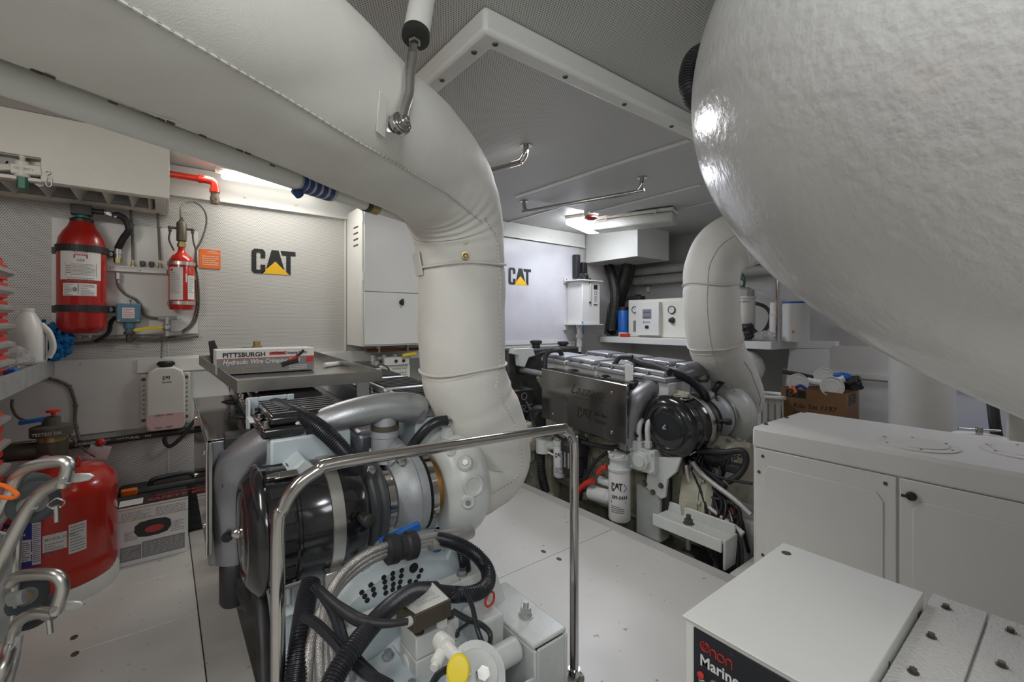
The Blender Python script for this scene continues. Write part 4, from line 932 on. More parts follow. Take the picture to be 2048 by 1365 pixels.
# blue yarn mop
rd = random.Random(4); b = MB()
for i in range(230):
    g = rd.uniform(0, 2 * math.pi); r = .080 * math.sqrt(rd.random())
    x = jx + .03 + r * math.cos(g) * 1.08; z = .960 + r * math.sin(g) * 1.05
    if z < .90: z = .90
    y = 2.80 + rd.uniform(-.02, .02); a = rd.uniform(0, 6.28)
    dv = V((math.cos(a) * .018, rd.uniform(-.012, .0), math.sin(a) * .018)); b.tube([V((x, y, z)) - dv, V((x, y - .01, z)), V((x, y, z)) + dv], .0075, 6, 3)
b.box((jx + .03, 2.83, .95), (.13, .02, .12)); tag(b.build('yarn_mop_head', G['cyan']), 'bright blue looped mop head behind the white jug', 'mop')
# brown paper + clear bag
def crumple(name, lab, cat, c, s, m, seed, k=.35, seg=26):
    b = MB().ball(c, 1, seg, s[2], s[0], s[1])
    for i, q in enumerate(b.v):
        d = q - V(c); n_ = noise.noise(V((d.x / s[0], d.y / s[1], d.z / s[2])) * 1.9 + V((seed, 0, 0))) + .5 * noise.noise(V((d.x / s[0], d.y / s[1], d.z / s[2])) * 5 + V((seed, 3, 0)))
        b.v[i] = V(c) + d * (1 + k * n_)
        if b.v[i].z < c[2] - s[2] * .8: b.v[i].z = c[2] - s[2] * .8
    return tag(b.build(name, G[m], flat=True), lab, cat)
crumple('crumpled_paper', 'crumpled brown paper bundle on the bench in front of the jug', 'paper', (-.545, 2.38, .945), (.06, .09, .075), 'paper', 2)
crumple('plastic_bag', 'crumpled clear plastic bag at the bench edge before the blue mop', 'bag', (-.47, 2.46, .915), (.07, .13, .05), 'film', 5, .3, 34)
q = P(15, 720, Y=2.0); b = MB(); b.cyl((-.445, 2.25, .8725), (-.445, 2.25, .94), .016); b.m(1); b.cyl((-.445, 2.25, .94), (-.445, 2.25, .975), .011); b.cyl((-.445, 2.25, .975), (-.445, 2.25, 1.0), .013)
tag(b.build('spray_bottle', [G['orange'], G['inkb']]), 'small orange bottle with blue cap beside the tool chest', 'bottle')
b = MB(); b.bb(-.425, -.395, 2.24, 2.30, .8725, .892); tag(b.build('clip_block', G['blue'], bevel=.004), 'small blue plastic block on the bench edge before the clear bag', 'block')
# thin brown cable loops on smooth panel
cable('cable', 'grey cable with ties arching down the smooth panel to the fuel hose', [P(96, 757, Y=2.875), P(118, 763, Y=2.88), P(138, 774, Y=2.88), P(147, 795, Y=2.88), P(151, 812, Y=2.88), P(150, 838, Y=2.88), P(153, 858, Y=2.87), P(160, 882, Y=2.85)], .0065, ties=[P(138, 772, Y=2.88), P(151, 812, Y=2.88), P(152, 856, Y=2.87)])
cable('cable', 'thin grey cable hanging from the bench to the drum valve', [P(25, 800, Y=2.80), P(24, 815, Y=2.78), P(34, 833, Y=2.72), P(52, 842, Y=2.66), P(80, 842, Y=2.60), P(95, 840, Y=2.56)], .0055)
# red drum
dc = V((-.335, 2.50, 0)); dr = .185
t = thing('steel_drum', 'large red steel drum on a white base behind the folded trolley', 'drum', dc)
zt = .46
MB().lathe(dc + V((0, 0, .0008)), Z, [(0, dr * 1.03), (.045, dr * 1.03), (.055, dr)], 48).build('base_ring', G['white'], t)
MB().lathe(dc + V((0, 0, .056)), Z, [(0, dr * .97), (.02, dr * 1.0), (.07, dr * 1.0), (.078, dr * .985), (.085, dr), (zt - .14, dr), (zt - .132, dr * 1.01), (zt - .12, dr), (zt - .085, dr * .95), (zt - .055, dr * .80), (zt - .04, dr * .6), (zt - .035, dr * .2)], 64).build('drum_body', G['red'], t, sharp=60)
gd = math.atan2(-dc.y, -dc.x)
def dlabel(u0, u1, v0, v1, m, name='label', seed=50, rows=10, ink='inkg', title=None):
    def hit(u, v):
        p = P(u, v, d=1); d = V((p.x, p.y, 0)); a = d.dot(d); bq = -2 * d.dot(dc); cq = dc.dot(dc) - (dr + .001) ** 2
        s = (-bq - math.sqrt(max(0, bq * bq - 4 * a * cq))) / (2 * a); return V((p.x * s, p.y * s, H + (p.z - H) * s))
    A, B = hit(u0, (v0 + v1) / 2), hit(u1, (v0 + v1) / 2); g0 = math.atan2(A.y - dc.y, A.x - dc.x); g1 = math.atan2(B.y - dc.y, B.x - dc.x)
    za, zb = hit((u0 + u1) / 2, v0).z, hit((u0 + u1) / 2, v1).z
    l = curved_label(t, dc.x, dc.y, dr + .0012, g0, g1, zb, za, m=m)
    b = MB(); wd = abs(g1 - g0) * dr
    if title: b.text(title, (-wd * .42, 0, za - .022), X, Z, .013, bold=.01); bars(b, (-wd * .42, 0, za - .03), X, Z, wd * .8, (za - zb) * .72, rows, seed=seed)
    else: bars(b, (-wd * .42, 0, za - .006), X, Z, wd * .84, (za - zb) * .9, rows, seed=seed)
    wrapped(b, None, dc.x, dc.y, dr + .0014, (g0 + g1) / 2); b.build('print', G[ink], l, flat=True); return l
dlabel(2, 83, 1048, 1138, 'inkb', seed=51, rows=5, ink='label', title='MARINE')
dlabel(64, 82, 1046, 1130, 'label', seed=52, rows=20, ink='inkb'); dlabel(36, 62, 1082, 1124, 'label', seed=55, rows=9, ink='inkb')
dlabel(85, 134, 1068, 1102, 'label', seed=53, rows=5, title='MODEL H-120')
dlabel(137, 173, 1046, 1104, 'label', seed=54, rows=9)
b = MB()   # lugs on the top, pull tag
b.box(dc + V((-.02, .02, zt - .02 + .056)), (.05, .012, .06)); b.box(dc + V((.07, -.02, zt + .03)), (.012, .05, .05)); b.build('top_lug', G['red'], t, bevel=.004)
b = MB(); pt = P(199, 937, Y=2.62); b.box((pt.x, 2.60, zt + .035), (.07, .03, .05), ry=.3); b.m(1); b.ball((pt.x + .005, 2.60, zt + .075), .018, 10); b.build('pull_pin_block', [G['galv'], G['dred']], t)
# discharge valve on drum
vc = P(103, 880, Y=2.53); z0 = .50
t = thing('drum_valve', 'grey bronze discharge valve with red knob on top of the red drum', 'valve', (vc.x, 2.53, .49))
vz = lambda v: P(103, v, Y=2.53).z
MB().lathe((vc.x, 2.53, .4825), Z, [(0, .048), (vz(883) - .4825, .05), (vz(882) - .4825, .040), (vz(872) - .4825, .040), (vz(871) - .4825, .062), (vz(853) - .4825, .062), (vz(851) - .4825, .052), (vz(849) - .4825, .028), (vz(834) - .4825, .026)], 32).build('body', G['valve'], t)
MB().lathe((vc.x, 2.53, vz(883)), Z, [(0, .042), (.02, .0415)], 32).build('collar', G['brass'], t)
MB().lathe((vc.x + .005, 2.53, vz(833)), Z, [(0, .007), (.015, .007), (.016, .022), (.024, .022), (.026, .016)], 18).build('red_knob', G['rplastic'], t)
MB().box((vc.x - .05, 2.52, vz(838)), (.075, .02, .016), ry=-.1).build('blue_lever', G['blue'], t, bevel=.003)
MB().lathe((vc.x + .04, 2.5, vz(833)), (0, -1, .3), [(0, .014), (.002, .014)], 16, caps=False).build('pull_ring', G['alul'], t)
MB().tube([(vc.x - .02, 2.53, vz(900)), (vc.x - .10, 2.53, vz(897)), (vc.x - .16, 2.53, vz(897)), (vc.x - .24, 2.53, vz(897))], .034, 18).build('outlet_pipe', G['valve'], t)
MB().cyl((vc.x - .135, 2.53, vz(897)), (vc.x - .155, 2.53, vz(897)), .037, seg=24).build('outlet_ring', G['brass'], t)
MB().cyl((vc.x - .155, 2.53, vz(897)), (vc.x - .20, 2.53, vz(897)), .045, seg=24).build('outlet_coupling', G['valve'], t)
MB().text('TESTED OK', (vc.x - .045, 2.466, vz(865)), X, Z, .016).build('lettering', G['label'], t, flat=True)
gq = P(90, 923, Y=2.45); MB().lathe(gq, (0, -1, .2), [(0, .022), (.012, .022), (.014, .018)], 20).build('gauge', G['alul'], t)
# chain from valve to pull pin, chain on wall
def chain(name, lab, pts, lw=.005, cat='chain', m='brown'):
    path = cr(pts, 8); b = MB(); acc = 0; k = 0; last = path[0]
    for p, q in zip(path, path[1:]):
        acc += (q - p).length
        if acc > lw * 2.3:
            acc = 0; k += 1; d = (q - last).normalized(); s = d.cross(V((0, 1, 0)) if k % 2 else V((.6, .5, .6))).normalized()
            c = (q + last) / 2; b.tube([c + d * lw * 1.4, c + s * lw * .7, c - d * lw * 1.4, c - s * lw * .7], lw * .32, 5, 3, closed=True); last = q
    return tag(b.build(name, G[m]), lab, cat)
chain('chain', 'thin dark chain sagging from the drum valve to the red pull pin', [P(134, 862, Y=2.50), P(150, 885, Y=2.52), P(170, 902, Y=2.54), P(190, 915, Y=2.57)])
chain('chain', 'thin chain hanging down the bulkhead above the coolant bottle', [P(323, 672, Y=2.882), P(323, 698, Y=2.882), P(322, 724, Y=2.875)], .0045)
# ---- black tool case and the printed carton
a = P(232, 1122, Y=2.33)
t = thing('tool_case', 'black plastic tool case with orange corner behind the printed carton', 'case', (.0, 2.82, 0))
b = MB(); b.bb(-.17, .19, 2.765, 2.885, .0005, .262); b.build('shell', G['rubber'], t, bevel=.02, bseg=3)
MB().tube([(-.05, 2.79, .26), (-.04, 2.79, .285), (.0, 2.79, .292), (.10, 2.79, .292), (.13, 2.79, .262)], .011, 10).build('handle', G['ink'], t)
for x in (-.125, .17): MB().bb(x - .03, x + .03, 2.7635, 2.80, .235, .2625).build('orange_latch', G['orange'], t, bevel=.004)
b = MB()
for k in range(6): b.bb(-.165, .185, 2.761, 2.7649, .03 + k * .038, .038 + k * .038)
b.build('shell_rib', G['ink'], t)
# carton
cL = P(232, 1131, Z=.0005); cR = P(377, 1110, Z=.0005)
cx0, cx1, cyf = cL.x, cR.x, (cL.y + cR.y) / 2
ctop = P(300, 1008, Y=cyf).z; dep = .165
t = thing('product_carton', 'white and black printed carton with goggle picture on the left floor', 'box', ((cx0 + cx1) / 2, cyf + dep / 2, 0))
MB().bb(cx0, cx1, cyf, cyf + dep, .0005, ctop).build('carton', G['cardw'], t, bevel=.001)
b = MB(); b.bb(cx0, cx1, cyf + .002, cyf + dep, ctop + .0002, ctop + .0015); l = b.build('lid_print', G['ink'], t)
b = MB(); b.m(0); b.text('SAFETY GOGGLES', (cx0 + .10, cyf + .035, ctop + .0016), X, V((0, 1, 0)), .045, bold=.01, shear=.25); b.text('AUTO DARK', (cx0 + .13, cyf + .09, ctop + .0016), X, V((0, 1, 0)), .03, shear=.2)
b.m(1); b.bb(cx0 + .01, cx0 + .09, cyf + .02, cyf + .10, ctop + .0015, ctop + .0025)
b.build('lid_lettering', [G['inkr'], G['label']], l, flat=True)
b = MB(); W = cx1 - cx0; fy = cyf - .0004
def fz(k): return .0005 + (ctop - .0005) * k
b.m(0)
for k in range(40): x = cx0 + .008 + W * .96 * k / 40; b.prism([(x, fy, fz(.955)), (x + .004, fy, fz(.955)), (x + .007, fy, fz(.975)), (x + .003, fy, fz(.975))], (0, -.0004, 0)); b.prism([(x, fy, fz(.76)), (x + .004, fy, fz(.76)), (x + .007, fy, fz(.775)), (x + .003, fy, fz(.775))], (0, -.0004, 0))
b.m(1); bars(b, (cx0 + .02, fy, fz(.92)), X, Z, W * .40, .035, 5, seed=60); bars(b, (cx0 + W * .54, fy, fz(.92)), X, Z, W * .42, .035, 5, seed=61)
bars(b, (cx0 + .03, fy, fz(.58)), X, Z, W * .18, .04, 5, seed=62); bars(b, (cx0 + W * .74, fy, fz(.62)), X, Z, W * .2, .05, 6, seed=63)
b.m(2); b.bb(cx0 + W * .06, cx0 + W * .34, fy - .0003, fy, fz(.08), fz(.33)); b.bb(cx0 + W * .35, cx0 + W * .95, fy - .0003, fy, fz(.08), fz(.36))
b.m(3); bars(b, (cx0 + W * .08, fy - .0004, fz(.31)), X, Z, W * .24, .05, 7, seed=64, fill=.3); bars(b, (cx0 + W * .37, fy - .0004, fz(.34)), X, Z, W * .56, .06, 8, seed=65, fill=.3)
b.build('print', [G['brass'], G['inkg'], G['inkg'], G['label']], t, flat=True)
b = MB(); o = V((cx0 + W * .50, fy, fz(.58)));
outl = [(-.062, .018), (-.045, .032), (0, .036), (.045, .032), (.062, .018), (.064, -.008), (.05, -.030), (.02, -.036), (-.02, -.036), (-.05, -.030), (-.064, -.008)]
b.m(0); b.prism([o + V((x, 0, z)) for x, z in outl], (0, -.001, 0)); b.m(1); b.lathe(o + V((.005, -.001, -.006)), (0, -1, 0), [(0, .022), (.0006, .022)], 24, sx=.7, sy=1.5)
b.build('goggle_picture', [G['ink'], G['dred']], t, flat=True)
# ---- folded aluminium trolley with wheels at far left
t = thing('folding_trolley', 'folded aluminium tube trolley with black wheels at the left frame edge', 'trolley', (-.25, 1.35, 0))
d0 = 1.02
Q = lambda u, v, d=d0: P(u, v, d=d)
MB().tube([Q(-60, 1140), Q(-14, 1045), Q(20, 985), Q(34, 955), Q(54, 938), Q(82, 929), Q(112, 924), Q(130, 925), Q(136, 934), Q(132, 952), Q(124, 972)], .0135, 16).build('frame_tube', G['bsteel'], t)
MB().tube([Q(-40, 1245), Q(-10, 1150), Q(20, 1085), Q(42, 1043), Q(60, 1012), Q(84, 985), Q(112, 968), Q(136, 957)], .0135, 16).build('frame_tube', G['bsteel'], t)
MB().tube([Q(20, 1168), Q(34, 1155), Q(60, 1150), Q(90, 1149), Q(112, 1152), Q(124, 1165), Q(124, 1185), Q(110, 1226)], .0125, 16).build('frame_tube', G['bsteel'], t)
MB().tube([Q(-30, 1420, .98), Q(4, 1340, .98), Q(22, 1290), Q(30, 1255), Q(48, 1236), Q(76, 1227), Q(110, 1229)], .0125, 16).build('frame_tube', G['bsteel'], t)
MB().tube([Q(14, 1380, .98), Q(30, 1320), Q(38, 1270)], .008, 12).build('brace_rod', G['galv'], t)
for (u, v, L) in ((124, 960, 62), (104, 1217, 64)):
    a = Q(u, v); bq = Q(u + L, v - 6, d0 + .02); n_ = (bq - a); s = V((0, 0, 1)) * .010
    MB().prism([a - s + FWD * .002, a + s, a + n_ * .55 + s * 1.0, a + n_ * .85 + s * .7, a + n_ + s * 0.0, a + n_ * .85 - s * .8, a + n_ * .5 - s * 1.0], FWD * .006).build('hinge_plate', G['galv'], t, bevel=.001)
    MB().cyl(Q(u + 2, v + 4, d0 - .016), Q(u + 2, v + 4, d0 + .016), .006).build('hinge_pin', G['steel'], t)
for (u, v) in ((113, 1030), (98, 1253)):
    MB().cyl(Q(u, v - 18), Q(u + (3 if v > 1200 else 1), v + 14), .0055).build('locking_pin', G['bsteel'], t)
    c = Q(u, v - 22); MB().tube([c + V((.014, 0, 0)), c + V((0, 0, .012)), c + V((-.014, 0, 0)), c + V((0, 0, -.012))], .0018, 6, closed=True).build('pin_ring', G['steel'], t)
def wheel(u, v, r, d, ax, w=.026):
    c = Q(u, v, d); ax = V(ax).normalized(); o = MB().lathe(c - ax * w / 2, ax, [(0, r * .72), (.002, r * .9), (.006, r), (w - .006, r), (w - .002, r * .9), (w, r * .72)], 36).build('wheel', G['tread'], t)
    MB().lathe(c - ax * (w / 2 + .001), ax, [(0, r * .2), (.001, r * .48), (w + .001, r * .48), (w + .002, r * .2)], 28).build('rim', G['inkg'], o)
    MB().lathe(c - ax * (w / 2 + .006), ax, [(0, .006), (.004, .011), (w + .008, .011)], 12).build('hub', G['brass'], o)
ax = V((.35, -.9, .12))
wheel(68, 1005, .046, 1.05, ax); wheel(60, 985, .046, 1.11, ax); wheel(50, 1192, .042, 1.07, ax); wheel(58, 1222, .046, 1.10, V((.2, -.5, .8)))
for (u, v, u2, v2) in ((30, 1020, 70, 1006), (20, 1200, 50, 1194)): MB().tube([Q(u, v, 1.03), Q((u + u2) / 2, (v + v2) / 2, 1.02), Q(u2, v2, 1.02)], .016, 12, sq=(1, .5)).build('wheel_bracket', G['galv'], t)
a, b_, c_, d_ = Q(-40, 1060, 1.0), Q(35, 1075, 1.05), Q(28, 1280, 1.05), Q(-40, 1295, 1.0)
MB().prism([a, b_, c_, d_], FWD * .012).build('side_plate', G['galv'], t, bevel=.003)
MB().tube([Q(36, 1058, 1.05), Q(30, 1180, 1.05), Q(26, 1282, 1.05)], .008, 10, smooth=False).build('plate_edge_tube', G['bsteel'], t)
MB().tube([Q(-20, 968, .99), Q(8, 972, .99), Q(30, 985, .99), Q(34, 992, .99), Q(22, 997, .99), Q(-10, 993, .99)], .0045, 8).build('orange_strap', G['orange'], t)
# ================================================================== RIGHT SIDE
# ---- generator sound shield
gx0, gx1, gy1, gy0, gz = 1.993, 2.534, .892, -.75, .604
t = thing('generator_enclosure', 'large white generator sound enclosure with two access panels and round lids', 'enclosure', (2.26, .1, .0))
b = MB(); b.bb(gx0 + .012, gx1, gy0, gy1, .0005, gz - .085); b.build('casing', G['white'], t, bevel=.003)
b = MB(); b.prism([(gx0, gy0, gz - .085), (gx0, gy0, gz - .012), (gx0 + .014, gy0, gz), (gx1, gy0, gz), (gx1, gy0, gz - .085)], (0, gy1 - gy0, 0)); b.build('top_cover', G['white'], t, bevel=.009, bseg=4)
def gpanel(y0, y1, z0, z1, latch=False, screws=True):
    b = MB(); x = gx0 + .0115; b.bb(gx0 + .002, x, y0, y1, z0, z1)
    p = b.build('access_panel', G['white'], t, bevel=.003)
    # raised pressing: rounded inset frame + diagonal crease
    i, r = .035, .03
    ring_ = [(gx0 + .001, y0 + i, z0 + i), (gx0 + .001, y1 - i, z0 + i), (gx0 + .001, y1 - i, z1 - i - .05), (gx0 + .001, y0 + i + .06, z1 - i - .02), (gx0 + .001, y0 + i, z1 - i - .05)]
    b = MB(); pr = []
    def rr(y, z): return (gx0 + .0025, y, z)
    b.prism([rr(y0 + i, z0 + i + r), rr(y0 + i + r, z0 + i), rr(y1 - i - r, z0 + i), rr(y1 - i, z0 + i + r), rr(y1 - i, z1 - i - .06), rr(y1 - i - .02, z1 - i - .03), rr(y0 + i + .02, z1 - i - .03), rr(y0 + i, z1 - i - .06)], (-.0045, 0, 0))
    b.build('pressed_field', G['white'], p, bevel=.0035, bseg=3)
    if screws:
        for (y, z) in ((y1 - .03, z1 - .03), (y1 - .015, z1 - .10), (y0 + .03, z1 - .03), (y1 - .03, z0 + .05)): MB().screw((gx0 + .002, y, z), (-1, 0, 0), .007).build('screw', G['brown'], p)
    if latch:
        q = V((gx0 + .002, y1 - .032, z1 - .052)); MB().lathe(q, (-1, 0, 0), [(0, .014), (.008, .015), (.014, .012)], 20).box(q + V((-.012, .014, -.002)), (.008, .022, .008)).build('latch', G['ink'], p, bevel=.001)
gpanel(.413, gy1 - .012, .02, gz - .088); gpanel(-.13, .405, .02, gz - .088, True, False); gpanel(gy0 + .01, -.137, .02, gz - .088, True, False)
MB().bb(gx0 + .013, gx0 + .018, .405, .413, .02, gz - .09).build('gap_seal', G['ink'], t)
for (u, v) in ((1523, 849), (1565, 836), (1606, 826)):
    q = P(u, v, Z=gz); MB().bolt((q.x + .01, min(q.y, gy1 - .02), gz), Z, .0065, .006).build('bolt', G['brown'], t)
def lid(u, v, r):
    q = P(u, v, Z=gz + .004); o = MB().lathe((q.x, q.y, gz + .0002), Z, [(0, r), (.004, r), (.006, r * .93), (.006, r * .80), (.003, r * .79), (.003, r * .76), (.008, r * .74), (.009, r * .2)], 48).build('inspection_lid', G['pvc'], t)
    for k in range(6):
        g = k * math.pi / 3 + .3; MB().screw((q.x + r * .87 * math.cos(g), q.y + r * .87 * math.sin(g), gz + .006), Z, .0045).build('lid_screw', G['brown'], o)
lid(1833, 888, .115); lid(2055, 905, .115)
# ---- generator control box (Onan)
zt = .52; ox0, ox1, oy1, oy0 = .742, 1.176, .452, .205
t = thing('control_box', 'white generator control box with black Onan Marine label panel, lower right', 'control box', ((ox0 + ox1) / 2, .33, .22))
MB().bb(ox0 + .006, ox1, oy0, oy1, .22, zt - .003).build('body', G['white'], t, bevel=.002)
b = MB(); b.bb(ox0, ox1 + .003, oy0 - .003, oy1 + .003, zt - .0029, zt); b.bb(ox0, ox1, oy0 - .003, oy0 - .0001, zt - .055, zt - .0029); b.bb(ox1 + .0001, ox1 + .003, oy0, oy1, zt - .055, zt - .0029); lid_ = b.build('lid', G['white'], t, bevel=.0012)
for (x, y, r) in ((1.130, .430, .010),): MB().lathe((x, y, zt), Z, [(0, r), (.0006, r)], 14).build('worn_hole', G['valve'], lid_)
b = MB()
for x in (1.13, .93, .80): b.bb(x - .002, x + .002, oy0 - .004, oy0 - .003, zt - .052, zt - .02)
for x in (1.13, .80): b.bolt((x + .012, oy0 - .003, zt - .028), (0, -1, 0), .0045, .006)
b.build('side_slot', G['brown'], t)
f = MB().bb(ox0 + .003, ox0 + .0059, oy0 + .004, oy1 - .018, .225, zt - .012).build('label_panel', G['onan'], t, bevel=.0008)
rd_, up_ = V((0, -1, 0)), Z; xf = ox0 + .0028
zT = zt - .018
b = MB(); b.m(0)
# curly red maker's name built as round letter strokes
def stroke(pts, o, s, r): b.tube([V((xf - .0004, o[1] - x * s, o[2] + y * s)) for x, y in pts], r, 6, 5, sq=(.5, 1))
oo = (0, oy1 - .032, zT - .026); s_ = .0185
def arc(cx, cy, r, a0, a1, n=10): return [(cx + r * math.cos(math.radians(a0 + (a1 - a0) * i / n)), cy + r * math.sin(math.radians(a0 + (a1 - a0) * i / n))) for i in range(n + 1)]
for off in (0,):
    stroke(arc(.40, .52, .42, 100, 440, 16), oo, s_, .0017); stroke(arc(.40, .52, .20, 60, 400, 10), oo, s_, .0009)
    stroke([(.95, 0), (.95, .45)] + arc(1.2, .42, .25, 160, 0, 6) + [(1.45, .1), (1.5, 0)], oo, s_, .0017)
    stroke(arc(1.93, .33, .33, 90, 450, 14), oo, s_, .0017)
    stroke([(2.42, 0), (2.42, .45)] + arc(2.68, .42, .25, 160, 0, 6) + [(2.93, .1), (2.93, -.12)], oo, s_, .0017)
b.build('maker_name', G['inkr'], f)
for s0_, dy_, dz_, sz_ in (('Marine', .030, .052, .0265), ('Genset', .112, .056, .0265), ('DC', .028, .082, .008)): MB().text(s0_, (xf, oy1 - dy_, zT - dz_), rd_, up_, sz_, bold=.02, cw=.92).build('lettering', G['label'], f, flat=True)
for (dy, m) in ((.032, 'inkr'), (.056, 'brass')): MB().lathe((xf, oy1 - dy, zT - .070), (-1, 0, 0), [(0, .006), (.003, .006), (.004, .004)], 16).build('switch', G[m], f)
# ---- genset housing below / right
t = thing('generator_set', 'white textured generator top with bolted cover plates in the lower right corner', 'generator', (1.0, -.1, 0))
MB().bb(.72, 1.24, -.80, .47, .02, .219).build('base_housing', G['white'], t, bevel=.006)
MB().bb(.75, 1.22, -.80, .20, .2195, .488).build('body', G['white'], t, bevel=.004)
for (y0, y1) in ((.1205, .2), (-.10, .1185), (-.45, -.102), (-.79, -.452)):
    pl = MB().bb(.74, 1.235, y0 if y0 > .12 else y0, y1 - .002, .4885, .50).build('cover_plate', G['granular'], t, bevel=.0015)
    for x in (1.19, 1.06, .93, .80):
        yy = (y1 - .028) if y0 > .12 else y1 - .03
        MB().bolt((x, yy, .50), Z, .0052, .006).build('cover_bolt', G['brown'], pl)
# ---- corner shelf
t = thing('corner_shelf', 'long white shelf along the starboard side carrying the watermaker and filters', 'shelf', (3.55, 2.0, .89))
sx = 3.30; sz = .915
pts = [(sx, 2.89)] + [(sx, 1.35)] + [(sx + .03 + .47 * math.sin(g) * 1 - .03 * 1, 1.35 - .22 * (1 - math.cos(g)) * 1.2) for g in (.35, .7, 1.0, 1.3, 1.45)] + [(3.798, 1.10), (3.798, 2.89)]
MB().prism([(x, y, sz - .055) for x, y in pts], (0, 0, .055)).build('shelf_board', G['white'], t, bevel=.004)
MB().prism([(3.52, 1.30, sz - .0555), (3.79, 1.13, sz - .0555), (3.79, 1.17, .0005), (3.40, 1.34, .0005)], (.0, .02, .0)).build('support_panel', G['white'], t, bevel=.002)
for (y, z) in ((1.30, .80), (1.25, .80), (1.30, .83), (1.25, .83)): pass
# watermaker control box
yy0, yy1 = P(1358, 640, X=3.42).y, P(1257, 640, X=3.42).y
wx = 3.42; yL = P(1257, 640, X=wx).y; zTp = P(1257, 601, X=wx).z
zTp2 = zTp; yR = yL - .70
t = thing('watermaker_panel', 'cream watermaker control box with gauges, white controller and black knob on shelf', 'control box', (wx + .1, (yL + yR) / 2, sz))
MB().bb(wx, 3.70, yR, yL, sz + .0005, zTp).build('box', G['cream'], t, bevel=.004)
MB().bb(wx - .006, wx - .0005, yR + .006, yL - .012, sz + .006, zTp - .02).build('front_plate', G['cream'], t, bevel=.002)
fy = lambda u: P(u, 640, X=wx - .006).y
fzv = lambda v, u=1300: P(u, v, X=wx - .006).z
def gauge(par, c, nrm, r, face='label', rim='ink', needle=True):
    nrm = V(nrm).normalized(); o = MB().lathe(c, nrm, [(0, r), (.012, r), (.013, r * .86), (.008, r * .84)], 28).build('gauge_rim', G[rim], par)
    MB().lathe(V(c) + nrm * .0005, nrm, [(0, r * .86), (.008, r * .86)], 28).build('gauge_face', G[face], o)
    if needle:
        up = Z - nrm * nrm.z; s = nrm.cross(up); a = V(c) + nrm * .009; b = MB(); b.rect(a - s * .0012 - up * r * .1, s * .0024, up * r * .75 + s * r * .2, nrm * .0006)
        for k in range(11):
            g = math.radians(225 - 27 * k); p_ = a + (s * math.cos(g) + up * math.sin(g)) * r * .68; b.box(p_, (.0018, .0018, .0018))
        b.build('needle', G['ink'], o)
    return o
gauge(t, (wx - .0065, P(1271, 618, X=wx).y, fzv(619)), (-1, 0, 0), .030); gauge(t, (wx - .0065, P(1345, 620, X=wx).y, fzv(620, 1345)), (-1, 0, 0), .034)
ya, yb_ = P(1279, 640, X=wx).y, P(1325, 640, X=wx).y
cb = MB().bb(wx - .055, wx - .0065, yb_, ya, sz + .02, zTp - .03).build('controller', G['pvc'], t, bevel=.004)
xq = wx - .0555; ym = (ya + yb_) / 2; zc_ = (sz + zTp) / 2 - .005
b = MB(); b.bb(xq - .001, xq, ym - .045, ym + .045, zc_ + .0, zc_ + .085); b.build('keypad', G['inkg'], cb)
b = MB(); b.bb(xq - .002, xq - .001, ym - .035, ym + .035, zc_ + .055, zc_ + .062)
for k in range(6): b.bb(xq - .002, xq - .001, ym - .036 + k * .013, ym - .028 + k * .013, zc_ + .010, zc_ + .018)
b.build('key', G['inkb'], cb)
MB().text('Spectra', (xq - .0005, ym + .045, zc_ - .035), rd_, up_, .026, shear=.3).build('lettering', G['blue'], cb, flat=True)
MB().bb(xq - .006, xq - .0002, ym - .018, ym + .018, zc_ - .085, zc_ - .058).build('socket', G['ink'], cb, bevel=.003)
MB().bb(wx - .012, wx - .0065, P(1274, 640, X=wx).y, P(1268, 640, X=wx).y, sz + .05, sz + .15).build('flow_tube', G['inkg'], t)
q = P(1345, 641, X=wx - .006); MB().lathe(q, (-1, 0, 0), [(0, .026), (.006, .026), (.007, .022), (.03, .020), (.032, .016)], 24).build('knob', G['ink'], t)
# blue filter + red cap
q = P(1249, 640, X=3.45); q.y += .03
t = thing('blue_filter', 'slim blue filter canister left of the watermaker box', 'filter', (3.47, q.y, sz))
MB().lathe((3.47, q.y, sz + .0005), Z, [(0, .045), (.04, .048)], 24).build('bowl', G['pvc'], t); MB().lathe((3.47, q.y, sz + .041), Z, [(0, .05), (.20, .055), (.21, .05)], 24).build('canister', G['blue'], t); MB().lathe((3.47, q.y, sz + .2515), Z, [(0, .056), (.03, .056), (.032, .03)], 24).build('cap', G['ink'], t)
q = P(1252, 672, X=3.36); MB_ = MB().box((3.345, q.y, sz + .0155), (.05, .085, .03)); tag(MB_.build('red_cap', G['rplastic'], bevel=.006), 'small red cap lying on shelf below the blue filter', 'cap')
# black electronics on watermaker
MB_ = MB(); yq = P(1265, 597, X=3.5).y; MB_.bb(3.48, 3.56, yq - .10, yq + .06, zTp + .0005, zTp + .04); MB_.bb(3.50, 3.54, yq - .07, yq - .02, zTp + .04, zTp + .055); tag(MB_.build('black_module', G['rubber'], bevel=.004), 'low black module lying on top of the watermaker box', 'module')
# insulated tubes
for (v, lab, y1) in ((545, 'upper of two grey lagged tubes on side wall above watermaker', 0), (563, 'lower of two grey lagged tubes on side wall above watermaker', 0)):
    a = P(1268, v, X=3.70); t = thing('lagged_tube', lab, 'tube', a)
    z_ = a.z; MB().lathe((3.70, a.y, z_), (0, -1, 0), [(0, .03), (.006, .042), (.13, .042), (.135, .036), (.14, .042), (1.3, .042)], 24).build('tube', G['grey'], t)
    for k in (.2, .3): MB().bb(3.72, 3.799, a.y - k - .015, a.y - k, z_ - .045, z_ + .045).build('bracket', G['white'], t)
q = P(1297, 579, X=3.78); tag(MB().box((3.78, q.y, q.z), (.03, .035, .05)).build('wall_socket', G['pvc'], bevel=.004), 'small white box with dark centre under the lagged tubes', 'socket')
